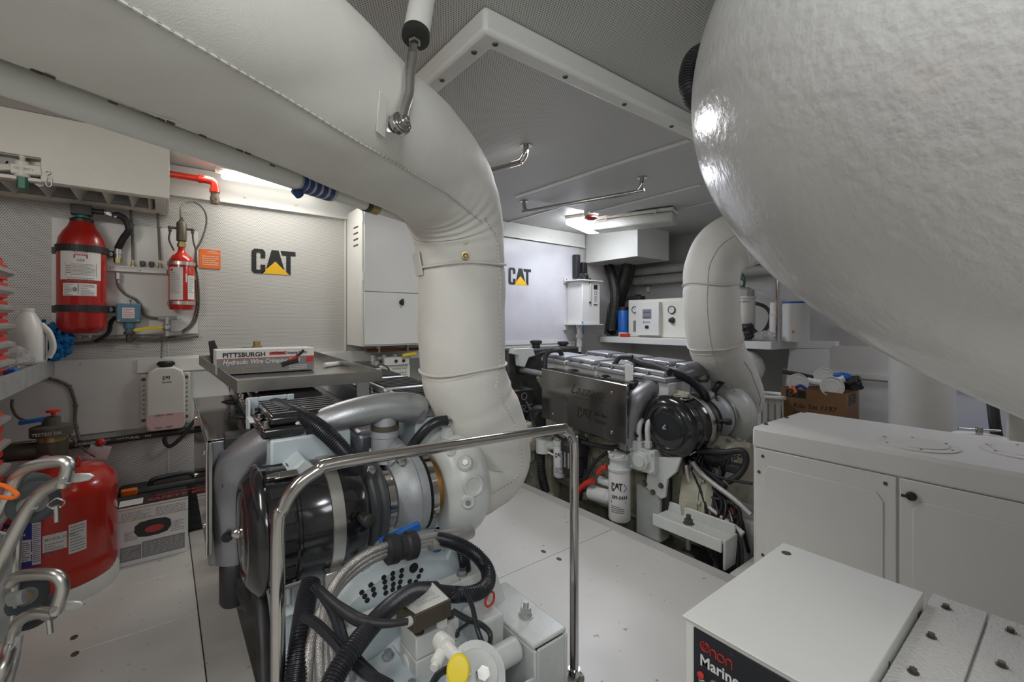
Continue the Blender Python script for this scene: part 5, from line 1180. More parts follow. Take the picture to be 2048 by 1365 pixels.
# black hose bundle (Y shape)
zf = sz
for i, (a, b_, c_, d_, lab) in enumerate(((1213, 1226, 1230, 1222, 'black hose slanting down-right, left arm of the Y'), (1256, 1246, 1234, 1226, 'black hose slanting down-left, right arm of the Y'), (1266, 1256, 1244, 1232, 'outer black hose of the bundle right of the Y'))):
    cable('black_hose', lab, [P(a, 520, X=3.5 + .09 * (i - 1)), P(b_, 560, X=3.5 + .09 * (i - 1)), P(c_, 600, X=3.5 + .09 * (i - 1)), P(d_, 655, X=3.5 + .09 * (i - 1)), P(d_, 662, X=3.5 + .09 * (i - 1))], .046 if i != 2 else .040, 'darkeng', 'hose')
cable('black_hose', 'black hose rising behind the expansion tank beside hanging grey rags', [P(1212, 668, X=3.4), P(1218, 620, X=3.45), P(1210, 575, X=3.5), P(1222, 530, X=3.55)], .022, 'darkeng', 'hose')
# grey hanging rag / gloves
crumple('hanging_rag', 'pale grey rag hanging against right side of the header tank', 'rag', (3.115, 2.80, 1.22), (.028, .05, .10), 'ledge', 9)
# expansion tank box
t = thing('expansion_tank', 'white metal header tank with sight glass and label on bulkhead, centre right', 'tank', (2.98, 2.79, 1.03))
a, c = (2.864, 2.70), (3.09, 2.895)
MB().bb(2.864, 3.09, 2.70, 2.888, 1.035, 1.41).build('tank', G['white'], t, bevel=.005)
b = MB(); b.bb(2.82, 3.115, 2.68, 2.889, 1.4105, 1.42); b.bb(2.82, 3.115, 2.68, 2.889, 1.025, 1.0345); b.bb(2.82, 2.86, 2.87, 2.889, 1.40, 1.45); b.bb(2.82, 2.86, 2.87, 2.889, .98, 1.03); b.build('flange', G['white'], t, bevel=.0015)
b = MB()
for k in range(5): b.bolt((2.88 + k * .05, 2.69, 1.42), Z, .005, .005)
b.bolt((2.84, 2.869, 1.435), (0, -1, 0), .006, .005); b.build('flange_bolt', G['alul'], t)
MB().cyl((2.955, 2.69, 1.23), (2.955, 2.69, 1.39), .0095).build('sight_glass', G['grey'], t)
b = MB(); b.bb(2.948, 2.962, 2.688, 2.6995, 1.385, 1.40); b.bb(2.948, 2.962, 2.688, 2.6995, 1.218, 1.232); b.build('sight_clip', G['darkeng'], t)
lb = MB().bb(3.00, 3.065, 2.698, 2.6998, 1.19, 1.385).build('label', G['label'], t)
b = MB(); b.m(0); b.bb(3.005, 3.055, 2.6972, 2.6979, 1.34, 1.38); b.lathe((3.03, 2.6979, 1.31), (0, -1, 0), [(0, .018), (.0005, .018), (.0005, .014), (0, .014)], 20, caps=False); b.bb(3.005, 3.055, 2.6972, 2.6979, 1.20, 1.21); bars(b, (3.01, 2.6979, 1.285), X, Z, .04, .06, 6, seed=70); b.build('print', G['ink'], lb, flat=True)
MB().lathe((2.91, 2.78, 1.0245), (0, 0, -1), [(0, .028), (.03, .028), (.032, .022), (.08, .022), (.082, .032), (.11, .032), (.112, .022), (.16, .026), (.19, .026), (.192, .020), (.235, .020)], 20).build('drain_pipe', G['pvc'], t)
q = P(1139, 660, Y=2.72); MB().tube([(2.87, 2.72, 1.07), (2.868, 2.70, 1.04), (2.875, 2.70, .98), (2.90, 2.72, .955)], .008, 10, sq=(1, .6)).build('blue_lever', G['blue'], t)
MB().tube([(2.88, 2.75, 1.421), (2.87, 2.73, 1.46), (2.90, 2.73, 1.475), (2.95, 2.74, 1.45), (2.99, 2.76, 1.48)], .007, 8).build('overflow_hose', G['rubber'], t)
b = MB(); b.cyl((2.99, 2.79, 1.4205), (2.99, 2.79, 1.47), .035); b.cyl((3.02, 2.77, 1.4205), (3.02, 2.77, 1.445), .02); b.build('filler_cap', G['ink'], t)
tag(MB().bb(3.0, 3.06, 2.82, 2.888, 1.50, 1.595).build('junction_block', G['rubber'], bevel=.006), 'black block on the bulkhead right above the header tank', 'block')
tag(MB().bb(2.93, 2.98, 2.83, 2.888, 1.45, 1.66).build('relay_box', G['rubber'], bevel=.006), 'tall black relay box beside the slatted duct box corner', 'box')
cable('steel_pipe', 'dark vertical pipe under the header tank beside the drain', [(3.0, 2.86, 1.02), (3.0, 2.86, .9), (3.0, 2.86, .70), (3.0, 2.86, .5)], .014, 'darkeng', 'pipe')
# filter housings on shelf right of far exhaust
q = P(1490, 640, X=3.52); t = thing('filter_housing', 'tall white filter housing with grey head and pressure gauge on the shelf', 'filter', (3.52, q.y, sz))
zz = P(1490, 597, X=3.52).z; MB().lathe((3.52, q.y, sz + .0005), Z, [(0, .065), (.01, .07), (zz - sz - .01, .07), (zz - sz, .078), (zz - sz + .012, .078)], 32).build('bowl', G['cream'], t)
MB().lathe((3.52, q.y, zz + .0125), Z, [(0, .066), (.05, .066), (.055, .05), (.07, .03)], 10).build('head', G['grey'], t)
c = V((3.47, q.y + .02, zz + .115)); MB().cyl((3.50, q.y + .02, zz + .07), (3.50, q.y + .02, zz + .10), .010).build('gauge_stem', G['brass'], t); gauge(t, c, (-.8, -.5, 0), .032)
MB().text('Fine Water', (3.45, q.y + .03, zz - .035), rd_, up_, .022).build('lettering', G['ink'], t, flat=True)
cable('green_hose', 'dark green hose hooking over behind the far lagged pipe', [P(1472, 545, X=3.6), P(1482, 548, X=3.6), P(1488, 560, X=3.6), P(1486, 580, X=3.6)], .012, 'green', 'hose')
cable('bent_hose', 'dark yellowish hose bowing right of the filter housing down to shelf', [P(1508, 606, X=3.68), P(1530, 614, X=3.68), P(1541, 630, X=3.68), P(1536, 652, X=3.66), P(1520, 672, X=3.62)], .014, 'valve', 'hose')
cable('clear_tube', 'thin pale tube arching above the filter housing to the small cartridge', [P(1505, 582, X=3.68), P(1530, 590, X=3.68), P(1548, 604, X=3.68), P(1552, 616, X=3.65)], .004, 'cream', 'tube')
q = P(1550, 650, X=3.50); t = thing('small_cartridge', 'narrow white printed filter cartridge behind the steel post', 'filter', (3.5, q.y, sz))
z1_, z2_ = P(1550, 630, X=3.5).z, P(1550, 606, X=3.5).z
MB().lathe((3.5, q.y, sz + .0005), Z, [(0, .036), (z1_ - sz, .036)], 24).build('cartridge', G['label'], t); MB().lathe((3.5, q.y, z1_ + .001), Z, [(0, .040), (.006, .034), (z2_ - z1_, .032)], 24).build('cap', G['pvc'], t)
b = MB(); bars(b, (0, 0, z1_ - .01), X, Z, .05, .14, 9, seed=77); wrapped(b, None, 3.5, q.y, .0362, math.atan2(-q.y, -3.5)); b.build('print', G['inkg'], t, flat=True)
qa = P(1556, 688, X=3.36); cable('steel_post', 'vertical stainless post rising from shelf to ceiling', [(3.36, qa.y, sz + .001), (3.36, qa.y, 1.3), (3.36, qa.y, 1.858)], .0135, 'steel', 'post')
q = P(1592, 650, X=3.50); rr_ = .082; t = thing('pleated_cartridge', 'large white filter cartridge with blue ends and orange dot on shelf end', 'filter', (3.5, q.y, sz))
z2_ = P(1592, 604, X=3.5).z
MB().lathe((3.5, q.y, sz + .0005), Z, [(0, rr_)] + [(.02 + i * .012 * 0 + (z2_ - sz - .03) * i / 8, rr_ * (1 + .01 * (i % 2))) for i in range(9)], 40).build('filter_body', G['pvc'], t)
MB().lathe((3.5, q.y, z2_ - .012), Z, [(0, rr_ * 1.03), (.012, rr_ * 1.03), (.014, rr_ * .6), (.004, rr_ * .55)], 30).build('blue_end', G['blue'], t)
g_ = math.atan2(-q.y, -3.5); MB().lathe((3.5 + rr_ * math.cos(g_ - .2), q.y + rr_ * math.sin(g_ - .2), P(1597, 664, X=3.43).z), (math.cos(g_ - .2), math.sin(g_ - .2), 0), [(0, .008), (.003, .008)], 14).build('orange_dot', G['orange'], t)
crumple('clear_bag', 'crumpled clear bag on shelf between steel post and black bag', 'bag', (3.40, P(1530, 680, X=3.4).y, sz + .034), (.05, .085, .036), 'film', 12)
crumple('black_bag', 'crumpled black bag on shelf beside the far lagged pipe', 'bag', (3.40, P(1488, 675, X=3.4).y, sz + .062), (.05, .09, .062), 'rubber', 14)
# round white tank under shelf
q = P(1483, 740, X=3.20); t = thing('pressure_tank', 'round white pressure tank hanging below the shelf', 'tank', (3.45, q.y, .55))
tz = q.z; rr_ = .135
MB().lathe((3.62, q.y + .16, tz), (-.93, -.36, 0), [(0, .03), (.01, .09), (.05, .125), (.1, rr_), (.30, rr_), (.36, .12), (.40, .09), (.42, .03)], 36).build('shell', G['white'], t, sharp=60)
MB().cyl((3.24, q.y - .06, tz - .02), (3.22, q.y - .09, tz - .02), .013).build('fitting', G['ink'], t)
MB().bb(3.40, 3.50, q.y + .06, q.y + .14, .0005, tz - rr_ + .012).build('stand', G['grey'], t)
# laundry basket
q = P(1540, 800, X=3.15); t = thing('laundry_basket', 'white slatted plastic basket beside the carton', 'basket', (3.2, 1.35, 0))
bx, by, bz = 3.16, P(1535, 800, X=3.1).y, P(1535, 800, X=3.1).z + .02
bw = .095
b = MB()
for k in range(16):
    g = 2 * math.pi * k / 16; b.box((bx + bw * math.cos(g), by + bw * math.sin(g), bz / 2), (.006, .026, bz - .01), rz=g)
b.build('slat', G['pvc'], t, kind='stuff'); MB().tube([(bx + bw * 1.05 * math.cos(k * math.pi / 6), by + bw * 1.05 * math.sin(k * math.pi / 6), bz) for k in range(12)], .014, 8, 3, closed=True).build('rim', G['pvc'], t)
for zz_ in (.15, .3, .42): MB().lathe((bx, by, zz_ * bz / .45), Z, [(0, bw + .002), (.02, bw + .002)], 24, caps=False).build('hoop', G['pvc'], t)
# carton with CAT print and plates
cx0_, cy0_, cy1_ = 3.12, P(1693, 820, X=3.12).y, P(1562, 820, X=3.12).y; cz = P(1640, 783, X=3.12).z
t = thing('cardboard_box', 'open brown cardboard box with CAT print full of round lids and cloths', 'box', (3.24, (cy0_ + cy1_) / 2, .0)); w_ = .22
b = MB(); s_ = .006; zb_ = .0008
b.bb(cx0_, cx0_ + s_, cy0_, cy1_, zb_, cz); b.bb(cx0_ + w_, cx0_ + w_ + s_, cy0_, cy1_, zb_, cz); b.bb(cx0_ + s_, cx0_ + w_, cy0_, cy0_ + s_, zb_, cz); b.bb(cx0_ + s_, cx0_ + w_, cy1_ - s_, cy1_, zb_, cz); b.bb(cx0_ + s_, cx0_ + w_, cy0_ + s_, cy1_ - s_, cz - .16, cz - .15)
b.build('carton', G['card'], t)
b = MB(); b.m(0); b.bb(cx0_ - .001, cx0_, cy1_ - .14, cy1_ - .03, cz - .055, cz - .008); b.prism([(cx0_ + .04, cy0_ - .001, cz - .075), (cx0_ + .17, cy0_ - .001, cz - .065), (cx0_ + .17, cy0_ - .001, cz - .01), (cx0_ + .04, cy0_ - .001, cz - .01)], (0, -.0004, 0))
b.m(1); cat_logo(b, V((cx0_ - .0012, cy1_ - .045, cz - .048)), rd_, Z, .034, 1, 1, tri=False); cat_logo(b, V((cx0_ + .06, cy0_ - .0016, cz - .06)), X, Z, .042, 1, 1, tri=False)
b.m(0); b.text('Kilo Sm 1197', (cx0_ - .0004, cy0_ + .28, cz - .115), rd_, Z, .042, shear=.2); b.text('Spare Cat hoses', (cx0_ - .0004, cy0_ + .28, cz - .150), rd_, Z, .030, shear=.2)
b.build('print', [G['ink'], G['card']], t, flat=True)
for i, (u, v, r_, x_, lab) in enumerate(((1596, 766, .058, 3.155, 'white round lid leaning on left side of the open carton'), (1664, 774, .062, 3.15, 'white round lid leaning on right side of the open carton'), (1648, 754, .055, 3.25, 'white round lid standing behind the other two in the carton'))):
    q = P(u, v, X=x_); nn = V((-.85, -.45, .25)).normalized(); t2 = thing('round_lid', lab, 'lid', q, 'round white lids in the open carton')
    MB().lathe(q, nn, [(0, r_), (.006, r_), (.007, r_ * .93), (.003, r_ * .91), (.003, r_ * .6), (.005, r_ * .58), (.005, r_ * .54), (.003, r_ * .52)], 36).build('disc', G['pvc'], t2)
cable('cloth_roll', 'blue and white cloth roll lying across the open carton', [P(1615, 762, X=3.2), P(1650, 768, X=3.2), P(1690, 758, X=3.2)], .022, 'pvc', 'cloth')
cable('cloth_strip', 'navy blue strip curling over left rim of the open carton', [P(1588, 778, X=3.13), P(1600, 772, X=3.125), P(1612, 778, X=3.13), P(1622, 784, X=3.14)], .010, 'inkb', 'cloth')
cable('orange_strip', 'small orange strip at the left rim of the open carton', [P(1585, 772, X=3.115), P(1592, 786, X=3.11)], .009, 'orange', 'strip')
cable('black_rod', 'long black rod lying across the back of the open carton', [P(1566, 744, X=3.3), P(1610, 752, X=3.3), P(1648, 762, X=3.3)], .014, 'ink', 'rod')
crumple('blue_cloth', 'bright blue cloth poking up behind the right round lid', 'cloth', P(1685, 754, X=3.22), (.03, .05, .025), 'blue', 21)
crumple('black_glove', 'black glove bundle at the right end of the open carton', 'glove', P(1705, 768, X=3.24), (.05, .05, .045), 'rubber', 22)
# tall white roll / standing cylinder
q = P(1842, 800, X=3.2); rr_ = P(1787, 800, X=3.2).y - q.y; t = thing('foam_roll', 'tall thick white foam roll standing between silencer and enclosure', 'roll', (3.2, q.y, .0))
rr_ = .135
b = MB().lathe((3.2, q.y, .0008), Z, [(0, rr_)] + [(.04 + .07 * i, rr_ * (1 + .012 * noise.noise(V((i * .7, 0, 0))))) for i in range(12)] + [(.875, rr_ * .96)], 40).build('roll', G['pvc'], t, sharp=60)
MB().bb(3.10, 3.24, q.y - .02, q.y + .10, .875, .90).build('blue_wrap', G['blue'], t, bevel=.004)
# white drum lid with clamp, hose
q = P(1955, 868, X=2.75); t = thing('filter_canister', 'white canister with clamp lid seen behind the enclosure at the right edge', 'canister', (2.78, q.y, 0))
zz_ = q.z - .01
MB().lathe((2.80, q.y, .0008), Z, [(0, .085), (zz_ - .03, .085)], 28).build('canister', G['cream'], t); MB().lathe((2.80, q.y, zz_ - .029), Z, [(0, .095), (.014, .095), (.024, .085), (.028, .03)], 28).build('lid', G['pvc'], t)
MB().cyl((2.80, q.y, zz_), (2.80, q.y, zz_ + .03), .012).cyl((2.76, q.y + .06, zz_ + .02), (2.84, q.y - .06, zz_ + .02), .004).build('clamp_bar', G['steel'], t)
cable('black_hose', 'thick black hose rising to the silencer behind the enclosure', [P(1998, 900, X=2.9), P(1990, 850, X=2.9), P(1984, 800, X=2.95)], .02, 'rubber', 'hose')
tag(MB().bb(3.0, 3.3, -.55, P(2012, 850, X=3.0).y, .0008, .72).build('storage_crate', G['cream'], bevel=.01), 'beige crate standing behind the enclosure at far right', 'crate')
# ---- handrail in the foreground
hz_top = .86
a = P(553, 1120, d=.97)
r0 = P(553, 1000, d=.80); 
t = thing('handrail', 'polished stainless hoop handrail standing in front of the near engine', 'handrail', (.56, .95, 0))
ry = .955; xl, xr, zr = .176, .957, .760
def bend(c, a, b, r):  # rounded corner points
    c, a, b = V(c), V(a), V(b); return [c + (a - c).normalized() * r, c + (a - c).normalized() * r * .62 + (b - c).normalized() * r * .08, c + (a - c).normalized() * r * .29 + (b - c).normalized() * r * .29, c + (a - c).normalized() * r * .08 + (b - c).normalized() * r * .62, c + (b - c).normalized() * r]
A, Bq, Cq, Dq = V((xl, .965, .003)), V((xl, .965, zr)), V((xr, .935, zr - .017)), V((xr, .935, .003))
pts = [A, A.lerp(Bq, .5)] + bend(Bq, A, Cq, .115) + [Bq.lerp(Cq, .5)] + bend(Cq, Bq, Dq, .065) + [Cq.lerp(Dq, .55), Dq]
MB().tube(pts, .0130, 24, 8).build('rail_tube', G['steel'], t)
for q in (A, Dq): MB().lathe((q.x, q.y, .0006), Z, [(0, .03), (.004, .03), (.006, .018), (.03, .017)], 24).build('foot_socket', G['steel'], t)
# ================================================================== ENGINES
def engine(XO, n):
    near = n == 1
    XF = Matrix.Translation((XO, 0, 0)) @ Matrix(((1, 0, 0, 0), (0, 1, 0, 0), (0, .05, 1, -.065), (0, 0, 0, 1)))
    lab = ('near marine diesel engine in the foreground with black air cleaner behind the handrail' if near else 'far marine diesel engine with polished heat shield and black air cleaner, centre right')
    t = thing('marine_engine', lab, 'engine', (XO + .5, 1.5, -.40))
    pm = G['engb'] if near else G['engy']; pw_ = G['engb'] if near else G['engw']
    def B(): return MB(XF)
    # block, pan, mounts rails
    b = B(); b.bb(.30, .78, 1.25, 2.35, -.05, .42)
    b.prism([(.34, 1.25, .40), (.19, 1.25, .62), (.29, 1.25, .70), (.47, 1.25, .50), (.61, 1.25, .50), (.79, 1.25, .70), (.89, 1.25, .62), (.74, 1.25, .40)], (0, 1.08, 0))
    for k in range(7): b.bb(.288, .30, 1.29 + k * .155, 1.35 + k * .155, -.04, .40); b.bb(.78, .792, 1.29 + k * .155, 1.35 + k * .155, -.04, .40)
    b.build('engine_block', pm, t, bevel=.008)
    b = B(); b.prism([(.33, 1.28, -.05), (.40, 1.28, -.36), (.68, 1.28, -.36), (.75, 1.28, -.05)], (0, 1.0, 0)); b.bb(.29, .79, 1.26, 2.33, -.072, -.05)
    for k in range(12): b.bolt((.31, 1.3 + k * .09, -.072), (0, 0, -1), .008, .008)
    b.build('oil_pan', pm, t, bevel=.006)
    # cylinder head covers
    cov = G['alul'] if not near else G['black']
    for side in (0, 1):
        x0, x1 = ((.205, .455), (.62, .85))[side]
        b = B(); b.bb(x0 + .02, x1 - .02, 1.33, 2.30, .60, .735); b.build('cylinder_head', pw_, t, bevel=.006)
        for k in range(4):
            y0 = 1.335 + k * .242; c = B(); c.bb(x0, x1, y0, y0 + .232, .736, .765); c.bb(x0 + .02, x1 - .02, y0 + .015, y0 + .217, .765, .792)
            o = c.build('valve_cover', cov if not (near and side) else G['alul'], t, bevel=.009, bseg=3)
            for (xx, yy) in ((x0 + .012, y0 + .02), (x0 + .012, y0 + .21), (x1 - .012, y0 + .02), (x1 - .012, y0 + .21), (x0 + .012, y0 + .115)): B().lathe((xx, yy, .765), Z, [(0, .012), (.004, .012), (.005, .008), (.016, .007)], 8).build('cover_bolt', G['steel'], o)
            if near:
                c = B()
                for j in range(7): c.bb(x0 + .03, x1 - .03, y0 + .03 + j * .027, y0 + .042 + j * .027, .792, .797)
                c.build('cover_rib', G['ink'] if side else G['rubber'], o)
    # side valley covers, manifold between the banks
    b = B(); b.bb(.475, .60, 1.40, 2.30, .60, .70); b.build('intake_manifold', G['alu'], t, bevel=.02, bseg=3)
    for k in range(3):
        y = 1.45 + k * .25; B().tube([(.24, y, .70), (.20, y + .03, .715), (.17, y + .06, .70), (.16, y + .07, .66)], .011, 10).build('breather_hose', G['hose'], t)
    # heat shield (folded polished sheet)
    sy0, sy1, sxx = 1.47, 2.13, (.095 if near else .07)
    b = B(); b.bb(sxx, sxx + .003, sy0, sy1, .408, .713); b.bb(sxx, sxx + .13, sy0 + .02, sy1, .7131, .7158); b.bb(sxx + .0031, sxx + .012, sy0, sy0 + .003, .408, .7129)
    hs = b.build('heat_shield', G['mirror'], t, bevel=.0012)
    MB(XF).tube([(sxx - .001, sy0, .408), (sxx - .001, sy0, .714), (sxx - .001, sy1, .714)], .0032, 8, smooth=False).build('shield_edge', G['steel'], hs)
    b = B()
    for (y, z) in ((sy0 + .10, .66), (sy1 - .10, .66), (sy0 + .10, .45), (sy1 - .10, .45)): b.lathe((sxx, y, z), (-1, 0, 0), [(0, .008), (.004, .007), (.005, .003)], 12)
    b.build('shield_screw', G['steel'], hs)
    if not near:
        b = B(); rr_ = V((0, -1, 0)); b.text('Lazzara', (sxx - .0005, sy1 - .25, .610), rr_, Z, .080, shear=.5, th=.0006, bold=-.012, cw=1.05); b.box((sxx - .0006, sy1 - .41, .592), (.001, .24, .0022), rx=-.05)
        cat_logo(b, V((sxx - .0006, sy1 - .31, .475)), rr_, Z, .062, tri=False); b.text('Marine', (sxx - .0005, sy1 - .44, .515), rr_, Z, .032, th=.001, bold=.015); b.text('Power', (sxx - .0005, sy1 - .44, .478), rr_, Z, .032, th=.001, bold=.015)
        b.build('engraving', G['ink'], hs, flat=True)
    # aftercooler casting on the aft end + charge pipe
    b = B(); b.tube([(.170, 1.53, .36), (.170, 1.53, .46), (.170, 1.52, .56), (.185, 1.49, .63), (.235, 1.45, .685), (.285, 1.415, .722), (.318, 1.395, .742)], [.062, .068, .072, .074, .064, .054, .048], 28, 8, sq=(1, 1.0)); b.lathe((.285, 1.415, .722), V((.070, -.04, .040)), [(0, .060), (.022, .060), (.024, .056), (.05, .052), (.052, .058), (.066, .058)], 28)
    ac = b.build('aftercooler_elbow', G['alu'], t)
    b = B()
    for (x, z) in ((.135, .60), (.21, .60), (.14, .45)): b.bolt((x, 1.462, z), (0, -1, 0), .010, .012)
    b.build('elbow_bolt', G['ink'], ac)
    B().bb(.100, .20, 1.50, 1.545, .36, .71).build('aftercooler_flange', G['alu'], t, bevel=.006)
    B().bb(.135, .235, 1.475, 1.54, .672, .722).build('dark_sensor_block', G['rubber'], t, bevel=.006)
    B().tube([(.325, 1.39, .738), (.37, 1.365, .757), (.44, 1.35, .775), (.52, 1.345, .783), (.59, 1.34, .780), (.645, 1.34, .768), (.668, 1.338, .758), (.684, 1.336, .752)], [.038, .040, .043, .045, .047, .048, .040, .016], 28, 8).build('charge_pipe', G['alul'] if near else G['alu'], t, sharp=70)
    b = B(); b.lathe((.540, 1.338, .758), (0, 0, -1), [(0, .034), (.028, .036), (.029, .042), (.058, .043), (.059, .040), (.10, .040), (.101, .046), (.118, .046), (.133, .050)], 28); b.build('compressor_outlet', G['castg'], t)
    B().lathe((.540, 1.335, .734), (0, 0, -1), [(0, .0425), (.014, .0425)], 28).build('outlet_clamp', G['brown'], t)
    # ---- air cleaner
    ay, az = 1.30, .527; R = .150
    def L(x, prof, seg=56): return B().lathe((x, ay, az), (1, 0, 0), prof, seg)
    ac = L(.150, [(0, .018), (.001, .06), (.003, .085), (.010, .100), (.004, .108), (.006, .122), (.018, .138), (.028, R + .004), (.040, R + .006), (.046, R - .004), (.105, R - .006), (.108, R - .001), (.114, R - .001), (.117, R - .006), (.185, R - .006), (.188, R - .004), (.27, R - .006), (.285, R - .020), (.29, .10)]).build('air_cleaner', G['black'], t, sharp=50)
    L(.335, [(0, R - .0035), (.001, R - .001), (.031, R - .001), (.032, R - .0035)]).build('clamp_band', G['bsteel'], ac)
    for k in range(14):
        g = 2 * math.pi * k / 14; B().box((.228, ay + (R - .005) * math.cos(g), az + (R - .005) * math.sin(g)), (.048, .026, .004), rx=g - math.pi / 2).build('intake_slot', G['darkglass'], ac, bevel=.0015)
    for g in (1.95, -2.3):
        c = V((.245, ay + (R + .003) * math.cos(g), az + (R + .003) * math.sin(g))); B().box(c, (.055, .022, .008), rx=g - math.pi / 2).box(c + V((-.03, 0, 0)), (.03, .014, .012), rx=g - math.pi / 2).build('spring_latch', G['steel'], ac, bevel=.002)
    g = 2.95; c = V((.405, ay + R * math.cos(g), az + R * math.sin(g))); B().lathe(c, (0, math.cos(g), math.sin(g)), [(0, .012), (.02, .012), (.022, .010), (.03, .010), (.031, .016), (.055, .016), (.057, .012)], 16).build('restriction_indicator', G['ink'], ac)
    B().lathe((.149, ay, az), (-1, 0, 0), [(0, .014), (.01, .012), (.016, .006)], 10).build('centre_nut', G['steel'], ac)
    # bracket strap under the cleaner
    if near:
        b = B(); b.box((.345, ay - .115, az - .135), (.05, .03, .07)); b.box((.355, ay - .128, az - .185), (.05, .012, .06)); b.build('cleaner_bracket', G['bsteel'], t, bevel=.003)
        b = B(); b.tube([(.22, ay - .12, az - .16), (.245, ay - .13, az - .155), (.27, ay - .13, az - .16), (.295, ay - .13, az - .20), (.33, ay - .13, az - .222), (.38, ay - .13, az - .215), (.40, ay - .12, az - .19)], .010, 8, sq=(.3, 2.2)); b.build('support_plate_edge', G['engb'], t)
        B().box((.26, ay - .10, az - .30), (.10, .02, .24)).build('support_plate', G['engb'], t, bevel=.004)
    # ---- turbocharger
    tc = B().lathe((.438, ay, az), (1, 0, 0), [(0, .095), (.004, .118), (.016, .128), (.028, .118), (.036, .114), (.044, .122), (.056, .118), (.064, .095), (.070, .085)], 48).build('rubber_hump_hose', G['darkeng'] if not near else mat('hump_grey', (.07, .075, .08), .5), t, sharp=40)
    b = B(); b.lathe((.508, ay, az), (1, 0, 0), [(0, .088), (.020, .088)], 40); b.build('hose_clamp', G['steel'], tc)
    comp = B().lathe((.529, ay, az), (1, 0, 0), [(0, .07), (.003, .092), (.012, .098), (.022, .110), (.040, .124), (.058, .126), (.064, .121), (.068, .122), (.090, .119), (.096, .07)], 48).build('compressor_housing', G['castg'], t, sharp=45)
    B().lathe((.626, ay, az), (1, 0, 0), [(0, .114), (.001, .122), (.020, .122), (.021, .114)], 48).build('vee_clamp', G['steel'], comp)
    b = B(); b.tube([(.575, ay + .0, az + .095), (.560, ay + .03, az + .12), (.545, ay + .035, az + .14)], [.046, .044, .040], 20); b.build('compressor_scroll', G['castg'], comp)
    for (x, dz) in ((.462, .118), (.556, .125)): B().lathe((x, ay - .045, az + dz - .01), (0, -1, .2), [(0, .013), (.016, .013), (.018, .006)], 14).build('hose_bolt', G['steel'], comp)
    B().lathe((.646, ay, az), (1, 0, 0), [(0, .08), (.004, .090), (.014, .095), (.02, .07)], 40).build('centre_section', G['orangeres'], t)
    # turbine housing with insulation (white volute)
    b = B(); cx_ = .752; Rr = .103
    path_ = [V((cx_, ay + Rr * math.cos(g), az + Rr * math.sin(g))) for g in [2 * math.pi * k / 20 for k in range(20)]]
    b.tube(path_, .068, 24, 3, closed=True, sq=(1.0, 1.12)); b.lathe((cx_ - .05, ay, az), (1, 0, 0), [(0, .085), (.1, .10)], 32); th_ = b.build('turbine_housing', G['engw'], t, sharp=70)
    for (u_, v_, r_, st) in (((930, 927, .021, 0), (947, 972, .030, 1), (936, 1004, .020, 0), (902, 905, .012, 0)) if near else ()):
        for k in range(300):
            q = P(u_, v_, d=1.25 + k * .0015); rho = math.hypot(q.y - ay, q.z - az) - Rr
            if (rho / .068) ** 2 + ((q.x - cx_) / .0762) ** 2 < 1: break
        ang = math.atan2(q.z - az, q.y - ay); c0_ = V((cx_, ay + Rr * math.cos(ang), az + Rr * math.sin(ang))); nn = (q - c0_).normalized()
        o_ = MB().lathe(q - nn * .004, nn, [(0, r_ * 1.15), (.006, r_), (.009, r_), (.0095, r_ * .8), (.007, r_ * .7)] if st else [(0, r_ * 1.2), (.010, r_), (.012, r_ * .85), (.010, r_ * .5)], 24).build('casting_boss', G['engw'], th_)
        if not st: MB().lathe(q + nn * .006, nn, [(0, r_ * .45), (.004, r_ * .42)], 6).build('hex_plug', G['alul'], o_)
    for k in range(0 if near else 5):
        g = math.radians(120 + k * 42); c = V((cx_ - .038, ay + .125 * math.cos(g), az + .125 * math.sin(g))); B().lathe(c, (-1, 0, 0), [(0, .024), (.012, .020), (.014, .012)] if k % 2 else [(0, .030), (.010, .028), (.0105, .022), (.012, .022)], 20).build('boss', G['engw'] if near else G['engy'], th_)
    B().lathe((.668, ay, az), (1, 0, 0), [(0, .074), (.02, .078), (.05, .085)], 36).build('stained_ring', G['orangeres'], th_)
    # oil lines at the turbo, top fitting and curved hose
    b = B(); b.lathe((.720, ay - .03, az + .155), (0, 0, 1), [(0, .022), (.02, .022), (.022, .017), (.05, .017)], 6); b.lathe((.720, ay - .03, az + .20), (.3, -.2, .9), [(0, .014), (.03, .012)], 10); b.build('hex_fitting', G['engw'], t)
    B().tube([(.60, ay + .02, az + .10), (.63, ay - .02, az + .17), (.67, ay - .04, az + .21), (.72, ay - .05, az + .215)], .016, 14).build('water_hose', G['hose'], t)
    B().lathe((.705, ay - .05, az + .215), (1, 0, 0), [(0, .019), (.012, .019), (.014, .015), (.05, .015)], 14).build('hose_end', G['steel'], t)
    # corrugated conduit from the casting box
    B().corr([(.27, 1.60, .765), (.275, 1.52, .785), (.30, 1.40, .785), (.345, 1.30, .755), (.39, 1.245, .70), (.42, 1.235, .65), (.43, 1.24, .59)], .0225, .006, .12, 16).build('corrugated_conduit', G['hose'], t)
    b = B(); b.bb(.20, .235, 1.580, 1.586, .68, .805); b.bb(.315, .335, 1.580, 1.586, .68, .805); b.bb(.235, .315, 1.580, 1.586, .79, .805); b.bb(.20, .206, 1.53, 1.58, .68, .805); b.build('cable_bracket', G['bluebox'] if False else (G['engb'] if near else G['engw']), t, bevel=.003)
    B().box((.245, 1.50, .757), (.10, .07, .006)).build('bracket_tab', G['pvc'], t, bevel=.002)
    # flywheel housing
    fy_ = 1.165; fx, fz_ = .515, .135; FR = .30
    b = B(); seg = 64; a0 = []
